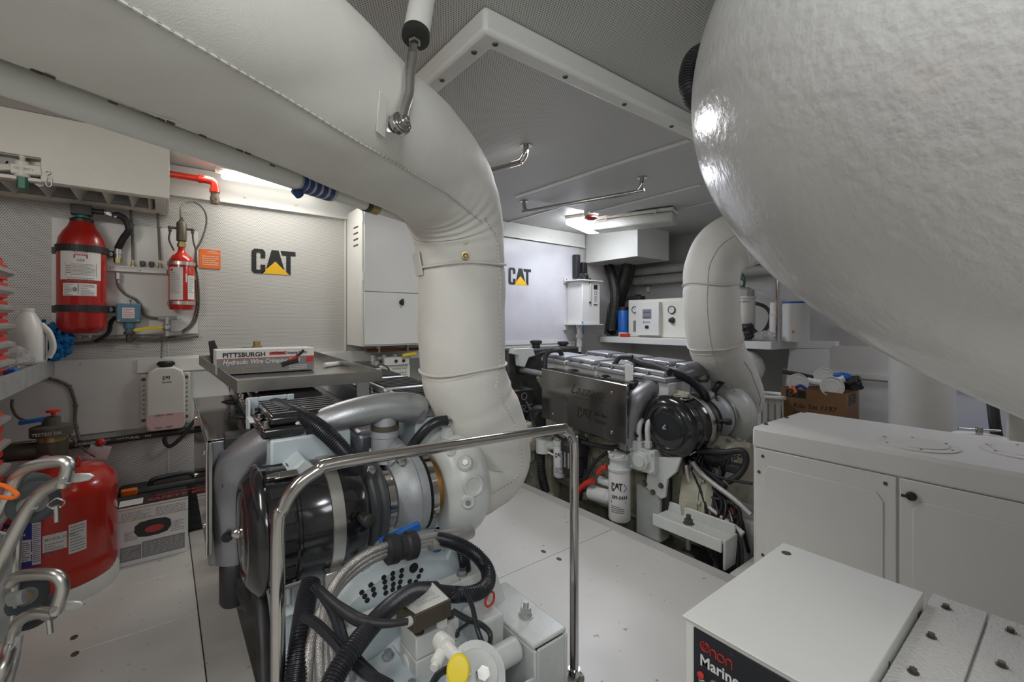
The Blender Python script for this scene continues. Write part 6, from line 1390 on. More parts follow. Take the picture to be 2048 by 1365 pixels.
    b.lathe((fx, fy_, fz_), (0, -1, 0), [(0, FR), (.03, FR), (.045, FR - .012), (.055, FR - .02), (.056, .10)], seg); b.lathe((fx, fy_ + .09, fz_), (0, -1, 0), [(0, FR + .015), (.02, FR + .02), (.088, FR + .004)], seg)
    fw = b.build('flywheel_housing', pm, t, sharp=30)
    holes = [(u, v, 5.5) for u, v in ((724, 1184), (730, 1192), (735, 1200), (742, 1169), (747, 1178), (749, 1188), (768, 1154), (770, 1163), (771, 1174), (772, 1185), (786, 1146), (786, 1156), (787, 1168), (786, 1178), (804, 1140), (803, 1151), (801, 1163), (799, 1174), (820, 1162), (832, 1163), (838, 1152), (843, 1140))] + [(828, 1135, 11)]
    b = B()
    for (u, v, r) in holes:
        q = P(u, v, Y=fy_ - .0575); b.lathe((q.x, fy_ - .0555, q.z + .065 - .05 * fy_), (0, -1, 0), [(0, r * .00118), (.0012, r * .00118)], 14)
    b.build('vent_hole', G['darkglass'], fw)
    for k in range(18):
        g = math.radians(10 + k * 20); b = B(); b.lathe((fx + (FR + .006) * math.cos(g), fy_ + .005, fz_ + (FR + .006) * math.sin(g)), (0, -1, 0), [(0, .014), (.01, .014), (.012, .010), (.022, .010)], 8); b.build('rim_bolt', pm, fw)
    b = B()
    for g in (math.radians(60), math.radians(38)): b.box((fx + (FR - .01) * math.cos(g), fy_ - .03, fz_ + (FR - .01) * math.sin(g)), (.06, .05, .04), ry=-(g - math.pi / 2))
    b.build('housing_lug', pm, fw, bevel=.006)
    # ECM, alternator, pump, control panel at the fore end
    b = B(); b.lathe((.30, 2.36, .30), (0, 1, 0), [(0, .09), (.02, .10), (.08, .10), (.10, .07)], 28); b.lathe((.60, 2.36, .22), (0, 1, 0), [(0, .12), (.05, .12)], 28); b.build('pulley', G['darkeng'], t)
    b = B(); b.box((.115, 2.43, .475), (.20, .10, .12)); b.box((.115, 2.42, .395), (.17, .07, .05), taper=1.1); gp = b.build('gauge_panel', G['rubber'], t, bevel=.008) if not near else None
    if not near:
        b = B(); yf = 2.3795
        b.m(0); b.lathe((.055, yf, .495), (0, -1, 0), [(0, .017), (.012, .017)], 16); b.m(1); b.lathe((.13, yf, .490), (0, -1, 0), [(0, .026), (.004, .026), (.004, .019), (.001, .019)], 20, caps=False)
        for x in (.06, .105, .155): b.lathe((x, 2.3845, .398), (0, -1, 0), [(0, .021), (.005, .021), (.005, .016), (.001, .016)], 20, caps=False)
        b.bb(.03, .20, 2.375, 2.3795, .425, .430)
        b.build('gauge_ring', [G['rplastic'], G['alul']], gp)
    return t, XF, fw
E1, XF1, fw1 = engine(0.0, 1)
E2, XF2, fw2 = engine(1.82, 2)
# ================================================================== NEAR ENGINE SPECIFICS (gearbox and hoses seen from aft)
def part(mb, name, m, par=E1, **k): return mb.build(name, G[m] if isinstance(m, str) else m, par, **k)
# gearbox bell and adaptor flange
b = MB(); b.lathe((.515, 1.105, .085), (0, -1, 0), [(0, .25), (.05, .25), (.052, .19), (.16, .17), (.30, .15)], 48); part(b, 'gearbox_bell', 'engb', bevel=.004)
b = MB(); b.prism([(.22, 1.100, .20), (.25, 1.100, .315), (.30, 1.100, .335), (.70, 1.100, .345), (.76, 1.100, .335), (.80, 1.100, .22), (.80, 1.100, -.1), (.24, 1.100, -.1)], (0, -.045, 0)); q_ = part(b, 'adaptor_flange', 'engw', bevel=.004)
for (x, z) in ((.33, .336), (.45, .340), (.66, .345)): part(MB().bolt((x, 1.078, z - .001), Z, .011, .012), 'flange_bolt', 'alul', q_)
# main gearbox casting: stepped
b = MB(); b.bb(.28, .70, .70, 1.05, -.25, .13); b.prism([(.29, .84, .13), (.32, .84, .205), (.60, .84, .225), (.68, .84, .13)], (0, .21, 0))
part(b, 'gearbox', 'engb', bevel=.010, bseg=3)
b = MB(); b.prism([(.31, .87, .235), (.445, .87, .262), (.445, .87, .23), (.31, .87, .20)], (0, .18, 0)); o = part(b, 'gearbox_cover', 'engb', bevel=.004)
for (x, y) in ((.335, .89), (.425, .90), (.335, 1.03), (.42, 1.02)): part(MB().bolt((x, y, .237 + (x - .31) * .2), Z, .010, .012), 'cover_bolt', 'alul', o)
# valve block (two stacked blocks) with plate box on top
blk = P(874, 1287, Y=.76)
def quad(u, v, z): return P(u, v, Z=z)
zA = .345
c1 = P(838, 1262, Z=zA); c2 = P(917, 1236, Z=zA); 
bx_ = (c1.x + c2.x) / 2; w_ = abs(c2.x - c1.x)
c1 = V((.445, .922, zA)); c2 = V((.556, .922, zA)); b = MB(); b.bb(c1.x, c2.x, c1.y, c1.y + .085, .295, zA); vb = part(b, 'valve_block', 'engw', bevel=.003)
b = MB(); b.bb(c1.x - .001, c2.x + .001, c1.y - .002, c1.y + .087, .15, .293); part(b, 'lower_block', 'engw', bevel=.003)
for (x, y) in ((c1.x + .014, c1.y + .014), (c2.x - .014, c1.y + .020), (c1.x + .014, c1.y + .07)): part(MB().bolt((x, y, zA), Z, .008, .010), 'block_bolt', 'valve', vb)
MB_ = MB().lathe((c1.x - .0015, c1.y + .05, .262), (-1, 0, 0), [(0, .020), (.004, .018), (.006, .010)], 20); part(MB_, 'round_plug', 'engw', vb)
# label box
lb0 = P(790, 1196, Z=.415); 
L0, L1, L2, L3 = P(792, 1206, Z=.415), P(866, 1163, Z=.415), P(903, 1199, Z=.415), P(829, 1233, Z=.415)
b = MB().prism([L0, L3, L2, L1], (0, 0, -.040)); pb_ = part(b, 'label_box', 'brown', bevel=.002)
cc = (L0 + L1 + L2 + L3) / 4
b = MB().prism([cc + (q - cc) * .90 + V((0, 0, .0004)) for q in (L0, L3, L2, L1)], (0, 0, .0008)); pl_ = part(b, 'label_plate', 'pvc', pb_)
b = MB(); rr_ = (L2 - L3).normalized(); uu_ = (L0 - L3).normalized(); o = cc + V((0, 0, .0013)); wL = (L2 - L3).length; hL = (L0 - L3).length
bars(b, o - rr_ * wL * .33 + uu_ * hL * .36, rr_, uu_, wL * .66, hL * .62, 9, seed=90, fill=.35); part(b, 'print', 'inkg', pl_, flat=True)
# fittings beside the label box
f0 = P(820, 1243, Z=.40); b = MB(); b.cyl(f0 + V((-.01, 0, 0)), f0 + V((.03, .005, .0)), .010, seg=8); b.cyl(f0 + V((.03, .005, 0)), f0 + V((.055, .01, 0)), .013, seg=6); b.cyl(f0 + V((.055, .01, 0)), f0 + V((.085, .012, .002)), .009, seg=8); b.cyl(f0 + V((.085, .012, .012)), f0 + V((.085, .012, -.06)), .009, seg=6); b.lathe(f0 + V((.085, .012, -.03)), (0, 0, -1), [(0, .014), (.02, .014)], 6); part(b, 'hydraulic_fitting', 'pvc')
# lower plug boss
q = P(791, 1335, Z=.20); b = MB().box(q + V((0, .02, -.03)), (.12, .12, .05)); part(b, 'boss_pad', 'engb', bevel=.012, bseg=3); b = MB().lathe(q + V((0, 0, -.005)), Z, [(0, .024), (.004, .024), (.006, .018), (.034, .017), (.036, .012)], 12); part(b, 'ribbed_plug', 'pvc')
# sender with yellow cap
a = P(888, 1290, d=.86); c = P(925, 1330, d=.80)
b = MB(); dd_ = (c - a); b.lathe(a - dd_ * .25, dd_, [(0, .016), (.02, .018), (.03, .018), (.032, .012), (dd_.length * 1.0, .012), (dd_.length * 1.01, .016), (dd_.length * 1.15, .016)], 18); b.lathe(P(882, 1308, d=.84), (-.7, -.5, -.2), [(0, .012), (.02, .012), (.022, .008), (.03, .008)], 12); part(b, 'pressure_sender', 'pvc')
y_ = P(917, 1340, d=.775); MB_ = MB().lathe(y_, V((-.42, -.62, .45)), [(0, .011), (.001, .0235), (.010, .0235), (.013, .020), (.014, .004)], 24, sx=1.0, sy=.85); part(MB_, 'yellow_cap', 'yellow')
b = MB(); b.lathe(P(950, 1355, d=.90), V((-.2, -.6, .7)), [(0, .06), (.012, .06), (.014, .045), (.03, .04)], 30); o = part(b, 'round_cover', 'engw')
for (u, v) in ((930, 1345), (965, 1350)): part(MB().lathe(P(u, v, d=.865), V((-.2, -.6, .7)), [(0, .014), (.012, .013)], 6), 'cover_bolt', 'steel', o)
# right side: mount bracket box channel and bolt
mz = .235
m1, m2, m3, m4 = P(985, 1172, Z=mz), P(1131, 1262, Z=mz), P(1066, 1291, Z=mz), P(980, 1215, Z=mz)
mx0, mx1 = .735, .852; my0, my1 = .855, 1.13
b = MB(); b.bb(mx0, mx1, my0 + .006, my1, mz - .012, mz); b.bb(mx0, mx0 + .010, my0, my1, .03, mz - .0125); b.bb(mx1 - .010, mx1, my0, my1, .0, mz - .0125); b.bb(mx0 + .011, mx1 - .011, my0, my0 + .008, .02, mz - .0125)
mb_ = part(b, 'mounting_bracket', 'engw', bevel=.004)
b = MB(); q = P(1052, 1232, Z=mz); b.lathe((q.x, q.y, mz), Z, [(0, .022), (.003, .022), (.004, .018), (.009, .018)], 24); b.lathe((q.x, q.y, mz + .009), Z, [(0, .017), (.016, .015)], 6); b.lathe((q.x, q.y, mz + .025), Z, [(0, .008), (.014, .008)], 14); part(b, 'mount_bolt', 'galv', mb_)
b = MB(); b.bb(.64, .72, .96, 1.05, .13, .275); b.lathe((.64, .92, .20), (1, 0, 0), [(0, .03), (.09, .03)], 20); part(b, 'gearbox_foot', 'engw', bevel=.008, bseg=3)
b = MB(); b.bb(.60, .725, .845, .853, -.02, .17); pn = part(b, 'gearbox_side_plate', 'engw', bevel=.003)
b = MB(); b.bb(.612, .718, .840, .8445, -.02, .145); part(b, 'dark_type_plate', 'onan', pn); b = MB().lathe((.665, .8398, .12), (0, -1, 0), [(0, .008), (.001, .008)], 16, sx=.6, sy=1.4); part(b, 'blue_mark', 'blue', pn)
q = P(979, 1199, Z=.30); b = MB().tube([q + V((0, 0, .018)), q + V((.014, .0, .010)), q + V((.012, 0, -.012)), q + V((-.006, 0, -.018)), q + V((-.014, 0, -.002))], .003, 8, closed=True); part(b, 'dipstick_ring', 'rplastic')
# blue caps and dark tubes at the right of the flywheel housing
q = P(871, 1093, Y=1.08); part(MB().lathe(q, (0, -1, .5), [(0, .016), (.012, .016), (.014, .010)], 16), 'blue_cap', 'blue')
part(MB().box(P(800, 1068, Y=1.12), (.11, .02, .018), ry=-.15), 'blue_strip', 'blue', bevel=.002)
# corrugated conduits
part(MB().corr([P(865, 1075, Y=1.06), P(905, 1085, Y=1.03), P(945, 1105, Y=1.00), P(972, 1135, Y=.96), P(976, 1165, Y=.92), P(955, 1185, Y=.90), P(915, 1190, Y=.92), P(875, 1186, Y=.98)], .0185, .0055, .12, 18), 'corrugated_conduit', 'hose')
part(MB().corr([P(870, 1180, Y=1.0), P(825, 1185, Y=.96), P(780, 1215, Y=.90), P(745, 1250, Y=.86), P(705, 1300, Y=.82), P(672, 1350, Y=.80), P(650, 1400, Y=.78)], .019, .0055, .12, 18), 'corrugated_conduit', 'hose')
part(MB().corr([P(622, 1165, Y=1.10), P(612, 1205, Y=1.06), P(604, 1260, Y=1.0), P(596, 1320, Y=.96), P(588, 1390, Y=.93)], .022, .006, .12, 16), 'corrugated_conduit', 'hose')
part(MB().corr([P(925, 1100, Y=1.10), P(930, 1130, Y=1.10), P(932, 1160, Y=1.08)], .017, .006, .12, 14), 'corrugated_conduit', 'hose')
# braided steel hoses (four) arching over the flywheel housing
for i in range(3):
    o = i * 7.5
    pts = [P(925, 1062 + o * .9, Y=1.07), P(860, 1073 + o * .9, Y=1.05), P(800, 1085 + o, Y=1.04), P(745, 1102 + o * 1.2, Y=1.03), P(700, 1132 + o * 1.3, Y=1.02), P(667, 1172 + o * 1.2, Y=1.0), P(648 + o * .7, 1225, Y=.98), P(640 + o * 1.3, 1290, Y=.95), P(640 + o * 1.8, 1350, Y=.93), P(642 + o * 2, 1410, Y=.92)]
    part(MB().braid(pts, .0098), 'braided_hose', 'braid')
part(MB().braid([P(660, 1190, Y=1.0), P(632, 1245, Y=.98), P(618, 1310, Y=.95), P(612, 1400, Y=.93)], .0105), 'braided_hose', 'braid')
part(MB().tube([P(940, 1065, Y=1.09), P(905, 1078, Y=1.06), P(860, 1088, Y=1.05)], .018, 14), 'hose_sleeve', 'braid')
c = P(803, 1095, Y=1.04); ax_ = (P(860, 1080, Y=1.04) - P(760, 1102, Y=1.04)).normalized(); b = MB(); b.lathe(c - ax_ * .042, ax_, [(0, .026), (.006, .034), (.028, .034), (.034, .029), (.05, .029), (.056, .034), (.076, .034), (.082, .026)], 20); part(b, 'clamp_block', 'rubber')
# black harness cables
def wires(n, pts, r, par=E1, m='hose', spread=.006, seed=0, Yp=None):
    rd = random.Random(seed)
    for i in range(n):
        o = V((rd.uniform(-1, 1), rd.uniform(-1, 1), rd.uniform(-1, 1))) * spread
        part(MB().tube([p + o * (1 + rd.uniform(-.4, .4)) for p in pts], r, 8, 8), 'harness_cable', m, par)
wires(2, [P(630, 1175, Y=.98), P(655, 1205, Y=.95), P(672, 1240, Y=.92), P(690, 1290, Y=.88), P(715, 1330, Y=.84), P(750, 1365, Y=.80), P(770, 1390, Y=.8)], .007, seed=1)
wires(4, [P(604, 1230, Y=.93), P(630, 1245, Y=.9), P(665, 1280, Y=.86), P(700, 1320, Y=.82), P(735, 1345, Y=.78), P(780, 1370, Y=.76)], .006, seed=2)
part(MB().tube([P(640, 1180, Y=.97), P(672, 1210, Y=.93), P(712, 1238, Y=.88), P(740, 1246, Y=.85), P(780, 1248, Y=.83), P(816, 1244, Y=.82)], [.008, .009, .012, .012, .009, .007, .006], 14), 'harness_sleeve', 'rubber')
part(MB().tube([P(905, 1195, Y=.88), P(925, 1180, Y=.86), P(943, 1210, Y=.85), P(955, 1260, Y=.83), P(970, 1300, Y=.80), P(985, 1335, Y=.78), P(995, 1375, Y=.77)], .0055, 10), 'harness_cable', 'hose')
wires(3, [P(905, 1222, Y=.88), P(935, 1240, Y=.86), P(960, 1250, Y=.85), P(980, 1270, Y=.83), P(975, 1300, Y=.81), P(958, 1310, Y=.80), P(962, 1290, Y=.8), P(990, 1310, Y=.79), P(1005, 1370, Y=.78)], .004, seed=3, spread=.004)
wires(3, [P(900, 1340, Y=.72), P(880, 1350, Y=.71), P(862, 1375, Y=.70)], .004, seed=5, spread=.004)
wires(2, [P(936, 1250, Y=.88), P(918, 1262, Y=.86), P(915, 1275, Y=.86)], .004, seed=6)
part(MB().tube([P(505, 1130, Y=1.28), P(520, 1200, Y=1.26), P(528, 1280, Y=1.2), P(532, 1390, Y=1.1)], .016, 14), 'drain_hose', 'rubber')
part(MB().tube([P(470, 1105, Y=1.55), P(478, 1150, Y=1.5), P(495, 1195, Y=1.4), P(508, 1215, Y=1.3)], .02, 14), 'rubber_hose', 'rubber')
part(MB().lathe((.160, 1.50, .25), Z, [(0, .03), (.01, .036), (.11, .036), (.12, .03)], 20), 'dark_canister', 'rubber')
part(MB().box((.30, 1.12, .14), (.10, .05, .36)), 'rear_support', 'engb', bevel=.01)
# things on top of the near engine
t = thing('metal_tray', 'brushed metal tray on posts standing on top of the near engine', 'tray', (.4, 2.0, .80))
k_ = .055
def TR(x, y, z): return V((x + .012 - (y - 1.63) * .085, y, z + (y - 1.63) * k_))
x0, x1, y0, y1, zt = .172, .630, 1.625, 2.33, .836
def slab(b, xa, xb, ya, yb2, za, zb): 
    b.add([TR(xa, ya, za), TR(xb, ya, za), TR(xb, yb2, za), TR(xa, yb2, za), TR(xa, ya, zb), TR(xb, ya, zb), TR(xb, yb2, zb), TR(xa, yb2, zb)], [(3, 2, 1, 0), (4, 5, 6, 7), (0, 1, 5, 4), (1, 2, 6, 5), (2, 3, 7, 6), (3, 0, 4, 7)]); return b
slab(MB(), x0, x1, y0, y1, zt, zt + .003).build('tray_plate', G['traysteel'], t)
b = MB(); slab(b, x0 - .003, x1 + .003, y0 - .003, y0 - .0001, zt - .005, zt + .034); slab(b, x0 - .003, x1 + .003, y1 + .0001, y1 + .003, zt - .005, zt + .034); slab(b, x0 - .003, x0 - .0001, y0, y1, zt - .005, zt + .034); slab(b, x1 + .0001, x1 + .003, y0, y1, zt - .005, zt + .034)
b.build('rim', G['traysteel'], t)
for (x, y) in ((.245, 1.70), (.30, 1.86), (.245, 2.2)): p_ = TR(x, y, zt); MB().cyl((x, y, .7185 + (y - 1.3) * .05 - .0), p_, .012, seg=18).build('post', G['steel'], t)
MB().box((.585, 1.655, .79), (.045, .004, .095)).build('corner_leg', G['bsteel'], t)
# crimping tool carton
BL, BR = P(430, 712, d=1), P(628, 700, d=1)
zb_ = .84 + .27 * k_ + .004
bl = P(437, 738, Z=zb_ + .002); br = P(627, 737, Z=zb_ + .002)
by_ = 1.93; xA = P(433, 730, Y=by_).x; xB = P(628, 730, Y=by_).x
zb_ = TR(0, by_ + .06, zt + .004).z; hB = .088
t = thing('tool_carton', 'PITTSBURGH crimping tool carton lying on the metal tray', 'box', ((xA + xB) / 2, by_ + .06, zb_))
MB().bb(xA, xB, by_, by_ + .13, zb_, zb_ + hB).build('carton', G['cardw'], t, bevel=.001)
b = MB(); fy_ = by_ - .0004; W = xB - xA
b.m(0); b.rect((xA, fy_, zb_), X * W, Z * hB * .62, (0, -.0003, 0)); b.m(1); b.bb(xA, xB, fy_ - .0004, fy_, zb_ + hB * .62, zb_ + hB * .645)
b.m(2); b.text('PITTSBURGH', (xA + .018, fy_ - .0005, zb_ + hB * .70), X, Z, .024, bold=.02); b.m(1); b.bb(xA + .17, xA + .225, fy_ - .0006, fy_, zb_ + hB * .74, zb_ + hB * .87)
b.m(2); b.text('9 Tons Crimping Force', (xA + W * .54, fy_ - .0005, zb_ + hB * .76), X, Z, .0155, bold=.005, shear=.2, cw=.85)
b.m(4); b.text('Hydraulic Wire Crimping Tool', (xA + .018, fy_ - .0008, zb_ + hB * .40), X, Z, .024, bold=.02, shear=.25, cw=.86)
b.m(5); bars(b, (xA + .03, fy_ - .0007, zb_ + hB * .26), X, Z, W * .35, .015, 2, seed=95); b.m(4); bars(b, (xA + W * .72, fy_ - .0007, zb_ + hB * .28), X, Z, W * .2, .02, 3, seed=96)
b.m(1); b.prism([(xA + W * .91, fy_ - .0006, zb_ + hB * .35), (xB - .004, fy_ - .0006, zb_ + hB * .38), (xB - .004, fy_ - .0006, zb_ + hB * .62), (xA + W * .91, fy_ - .0006, zb_ + hB * .58)], (0, -.0004, 0))
b.m(1); b.tube([(xA + W * .72, fy_ - .001, zb_ + hB * .45), (xA + W * .78, fy_ - .001, zb_ + hB * .58), (xA + W * .83, fy_ - .001, zb_ + hB * .66)], .006, 6, sq=(1, .2)); b.m(2); b.tube([(xA + W * .64, fy_ - .0012, zb_ + hB * .28), (xA + W * .72, fy_ - .0012, zb_ + hB * .38), (xA + W * .82, fy_ - .0012, zb_ + hB * .46)], .010, 6, sq=(1, .15)); b.tube([(xA + W * .80, fy_ - .0012, zb_ + hB * .62), (xA + W * .86, fy_ - .0012, zb_ + hB * .80), (xA + W * .88, fy_ - .0012, zb_ + hB * .92)], .005, 6, sq=(1, .2))
b.build('print', [G['inkg'], G['inkr'], G['ink'], G['ink'], G['label'], G['brass']], t, flat=True)
# small clutter behind the carton on the tray
q = TR(.60, 2.0, zt + .0135); tag(MB().cyl(q - V((.045, .02, 0)), q + V((.03, .02, .0)), .010).build('small_tube', G['pvc']), 'small pale tube lying at the right rim of the metal tray', 'tube')
q = TR(.36, 2.22, zt + .0045); tag(MB().lathe(q, Z, [(0, .020), (.075, .020), (.077, .014), (.095, .014)], 16).build('amber_bottle', G['brass']), 'small amber bottle standing on tray behind the carton', 'bottle')
q = TR(.20, 2.25, zt + .03); tag(MB().prism([q + V((0, 0, -.025)), q + V((.05, 0, -.025)), q + V((.03, 0, .02)), q + V((.012, 0, .075)), q + V((-.01, 0, .07)), q + V((-.004, 0, .02))], (0, .02, 0)).build('black_clamp', G['ink'], bevel=.004), 'black clamp jaw sticking up behind left end of the carton', 'clamp')
q = TR(.46, 2.24, zt + .018); tag(MB().box(q + V((.0, 0, .012)), (.10, .03, .025), ry=.35).build('black_grip', G['ink'], bevel=.004), 'black tool grip behind the carton on the tray', 'tool')
crumple('green_cloth', 'dark green cloth on tray behind the carton', 'cloth', TR(.30, 2.16, zt + .038), (.06, .04, .040), 'green', 31)
t = thing('work_light', 'black round lamp with honeycomb lens lying on the near engine below the tray', 'lamp', (.22, 1.78, .742))
lz = .7165 + (1.72 - 1.3) * .05 - .065 + .0; lzc = lz + .033
MB().cyl((.262, 1.86, lzc + .001), (.232, 1.735, lzc), .027, .030, seg=24).build('lamp_body', G['ink'], t)
o = MB().lathe((.232, 1.735, lzc), (-.24, -.97, 0), [(0, .030), (.004, .031), (.006, .027), (.003, .026)], 24).build('lens_ring', G['galv'], t)
for k in range(7):
    g = k * math.pi / 3; rr_ = 0 if k == 6 else .016; s = V((.97, -.24, 0)); MB().lathe(V((.232, 1.735, lzc)) + s * rr_ * math.cos(g) + Z * rr_ * math.sin(g) + V((-.24, -.97, 0)) * .004, (-.24, -.97, 0), [(0, .006), (.002, .006)], 10).build('lens_cell', G['ink'], o)
# ================================================================== FAR ENGINE SPECIFICS
def p2(mb, name, m, par=E2, **k): return part(mb, name, m, par, **k)
XS = 1.95
def S(u, v, x=XS): return P(u, v, X=x)
# oil filter
def oil_filter(uc, vt, vb, x, r, big):
    a, c = S(uc, vt, x), S(uc, vb, x); h = a.z - c.z
    f = p2(MB().lathe((x, a.y, c.z), Z, [(0, r * .7), (.006, r * .92), (.014, r), (h - .012, r), (h - .004, r * .96), (h, r * .96)], 36), 'oil_filter', 'cardw')
    b = MB(); g0 = math.atan2(-a.y, -x)
    b.m(0); s_ = r / .058
    cat_logo(b, V((-.042 * s_, 0, h * .64 + c.z)), X, Z, .044 * s_, 0, 0, tri=False, sx=.80)
    if big:
        b.tube([(.020 * s_ + .006, -.0004, c.z + h * .64 + .04), (.040, -.0004, c.z + h * .64 + .018), (.024, -.0004, c.z + h * .64)], .002, 5, smooth=False)
        b.text('389-0434', (-.042, 0, c.z + h * .49), X, Z, .027, bold=.02, cw=.85); b.bb(-.042, .036, -.0007, 0, c.z + h * .40, c.z + h * .455)
    bars(b, (-.042 * s_, 0, c.z + h * .36), X, Z, .07 * s_, .04, 4, seed=int(uc)); wrapped(b, None, x, a.y, r + .0005, g0 - .05); p2(b, 'print', 'ink', f, flat=True)
    return a, c
a, c = oil_filter(1239, 941, 1041, 1.93, .058, True)
b = MB(); b.lathe((1.93, a.y, a.z), Z, [(0, .060), (.015, .062), (.03, .052), (.06, .050), (.065, .058), (.085, .058)], 24); b.bb(1.93, 2.10, a.y - .05, a.y + .05, a.z + .03, a.z + .09)
for k in range(6): g = k * math.pi / 3; b.lathe((1.93 + .055 * math.cos(g), a.y + .055 * math.sin(g), a.z + .085), Z, [(0, .009), (.012, .009)], 6)
p2(b, 'filter_head', 'engw', bevel=.003)
a2, c2 = oil_filter(1120, 890, 955, 2.0, .042, False)
b = MB(); b.lathe((2.0, a2.y, a2.z), Z, [(0, .045), (.03, .045)], 20); b.bb(2.0, 2.12, a2.y - .04, a2.y + .04, a2.z, a2.z + .05); p2(b, 'filter_head', 'engw', bevel=.003)
# black fuel strainer
q = S(1150, 900, 2.0); b = MB(); b.lathe((2.0, q.y, q.z - .16), Z, [(0, .05), (.02, .075), (.13, .078), (.14, .088), (.20, .088), (.23, .06)], 24); p2(b, 'fuel_strainer', 'rubber'); 
for k in range(3): b = MB().bb(1.912, 1.922, q.y - .03 + .03 * k - .006, q.y - .03 + .03 * k + .006, q.z - .09, q.z + .0); p2(b, 'strainer_clip', 'galv')
# fuel pump block
q = S(1292, 918, 1.99); b = MB(); b.box((2.0, q.y, q.z), (.09, .15, .12)); b.box((1.985, q.y + .03, q.z + .065), (.07, .06, .05)); b.lathe((1.955, q.y, q.z), (-1, 0, 0), [(0, .05), (.02, .05), (.022, .035), (.03, .035)], 8)
for (dy, dz) in ((.06, .045), (-.06, .045), (.06, -.045), (-.06, -.045), (0, .05)): b.bolt((1.955, q.y + dy, q.z + dz), (-1, 0, 0), .009, .012)
p2(b, 'transfer_pump', 'engw', bevel=.006)
for (u0, v0) in ((1279, 905), (1296, 903)): b = MB(); b.tube([S(u0, v0, 1.97), S(u0, v0 - 22, 1.97), S(u0 - 1, v0 - 45, 1.97), S(u0 + 3, v0 - 62, 1.99), S(u0 + 10, v0 - 72, 2.03)], .014, 12); b.lathe(S(u0, v0 - 8, 1.965), Z, [(0, .019), (.03, .019)], 6); p2(b, 'white_pipe', 'engw')
# triangular aft support plate
pz_ = [S(1300, 915, 1.99), S(1362, 915, 1.99), S(1352, 945, 1.99), S(1334, 960, 1.99), S(1330, 996, 1.99), S(1322, 999, 1.99), S(1290, 975, 1.99)]
p2(MB().prism(pz_, (.02, 0, 0)), 'support_plate', 'engw', bevel=.004)
b = MB()
for (u, v) in ((1322, 972), (1306, 985), (1290, 968)): b.bolt(S(u, v, 1.988), (-1, 0, 0), .010, .010)
p2(b, 'plate_bolt', 'valve')
# side castings
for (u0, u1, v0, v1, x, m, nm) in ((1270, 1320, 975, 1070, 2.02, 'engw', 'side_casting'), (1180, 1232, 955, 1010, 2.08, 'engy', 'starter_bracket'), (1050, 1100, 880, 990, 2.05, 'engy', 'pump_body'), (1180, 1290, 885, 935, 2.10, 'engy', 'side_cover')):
    A_, C_ = S(u0, v0, x), S(u1, v1, x); b = MB(); b.bb(x, x + .10, C_.y, A_.y, C_.z - .05, S((u0 + u1) / 2, v0, x).z); p2(b, nm, m, bevel=.015, bseg=3)
q0, q1 = S(1180, 985, 1.96), S(1235, 1000, 1.96)
b = MB(); b.lathe(q0, (q1 - q0), [(0, .03), (.01, .042), (.14, .042), (.145, .036), (.17, .036)], 24); sm = p2(b, 'starter_motor', 'engw')
b = MB(); b.lathe(S(1200, 960, 1.97), (0, -1, 0), [(0, .022), (.12, .022)], 18); p2(b, 'starter_solenoid', 'engw')
b = MB(); b.tube([S(1152, 1010, 1.93), S(1156, 985, 1.93), S(1172, 968, 1.93), S(1186, 962, 1.93)], .016, 12); p2(b, 'red_cable_boot', 'rplastic')
b = MB(); b.tube([S(1196, 948, 1.94), S(1204, 938, 1.94), S(1214, 935, 1.95)], .014, 10); p2(b, 'red_cable_boot', 'rplastic')
b = MB(); b.tube([S(1160, 1000, 1.95), S(1170, 960, 1.95), S(1190, 925, 1.96), S(1215, 905, 1.98)], .010, 10); p2(b, 'battery_cable', 'rubber')
p2(MB().corr([S(1082, 905, 1.98), S(1082, 935, 1.98), S(1086, 960, 1.98), S(1092, 985, 1.98)], .030, .014, .15, 16), 'corrugated_hose', 'rubber')
b = MB(); q = S(1087, 890, 1.99); b.lathe(q + V((-.0, 0, 0)), (.3, -1, .1), [(0, .030), (.14, .030), (.142, .036), (.16, .036)], 18); b.lathe((q.x, q.y, q.z - .05), Z, [(0, .05), (.09, .05)], 18); p2(b, 'oil_filler', 'engw'); p2(MB().lathe(q, (-.6, .5, .2), [(0, .022), (.018, .022), (.02, .014)], 18), 'filler_cap', 'yellow')
# hoses along the side under the shield
rd = random.Random(11)
for (pts, r, m, nm) in (([(1165, 885), (1195, 892), (1225, 896), (1255, 890)], .014, 'rubber', 'coolant_pipe'), ([(1110, 870), (1130, 880), (1150, 872), (1175, 880)], .010, 'rubber', 'rubber_hose'), ([(1230, 880), (1255, 872), (1262, 850), (1268, 860)], .012, 'rubber', 'rubber_hose'), ([(1045, 870), (1060, 900), (1050, 930)], .008, 'rubber', 'rubber_hose'), ([(1060, 820), (1068, 850), (1082, 870), (1100, 868)], .010, 'rubber', 'rubber_hose'), ([(1092, 865), (1120, 862), (1150, 880)], .008, 'galv', 'fuel_line'), ([(1096, 905), (1115, 915), (1128, 925)], .006, 'cream', 'fuel_line'), ([(1145, 955), (1165, 958), (1172, 940)], .007, 'rubber', 'rubber_hose'), ([(1130, 960), (1150, 975), (1150, 1000)], .006, 'valve', 'fuel_line')):
    p2(MB().tube([S(u, v, 1.975) for u, v in pts], r, 10), nm, m)
b = MB(); rd = random.Random(3)
for i in range(34):
    u, v = rd.uniform(1030, 1260), rd.uniform(862, 1000)
    if 1205 < u < 1268 and v > 885: continue
    q = S(u, v, 2.03 + rd.random() * .03)
    if q.z < -.4: continue
    if i % 2: b.lathe(q, (-1, 0, 0), [(0, .014), (.014, .014)], 6)
    else: b.box(q, (.04, rd.uniform(.02, .06), rd.uniform(.02, .05)), rx=rd.uniform(-.3, .3))
p2(b, 'side_fitting', 'engy', bevel=.002, kind='stuff')
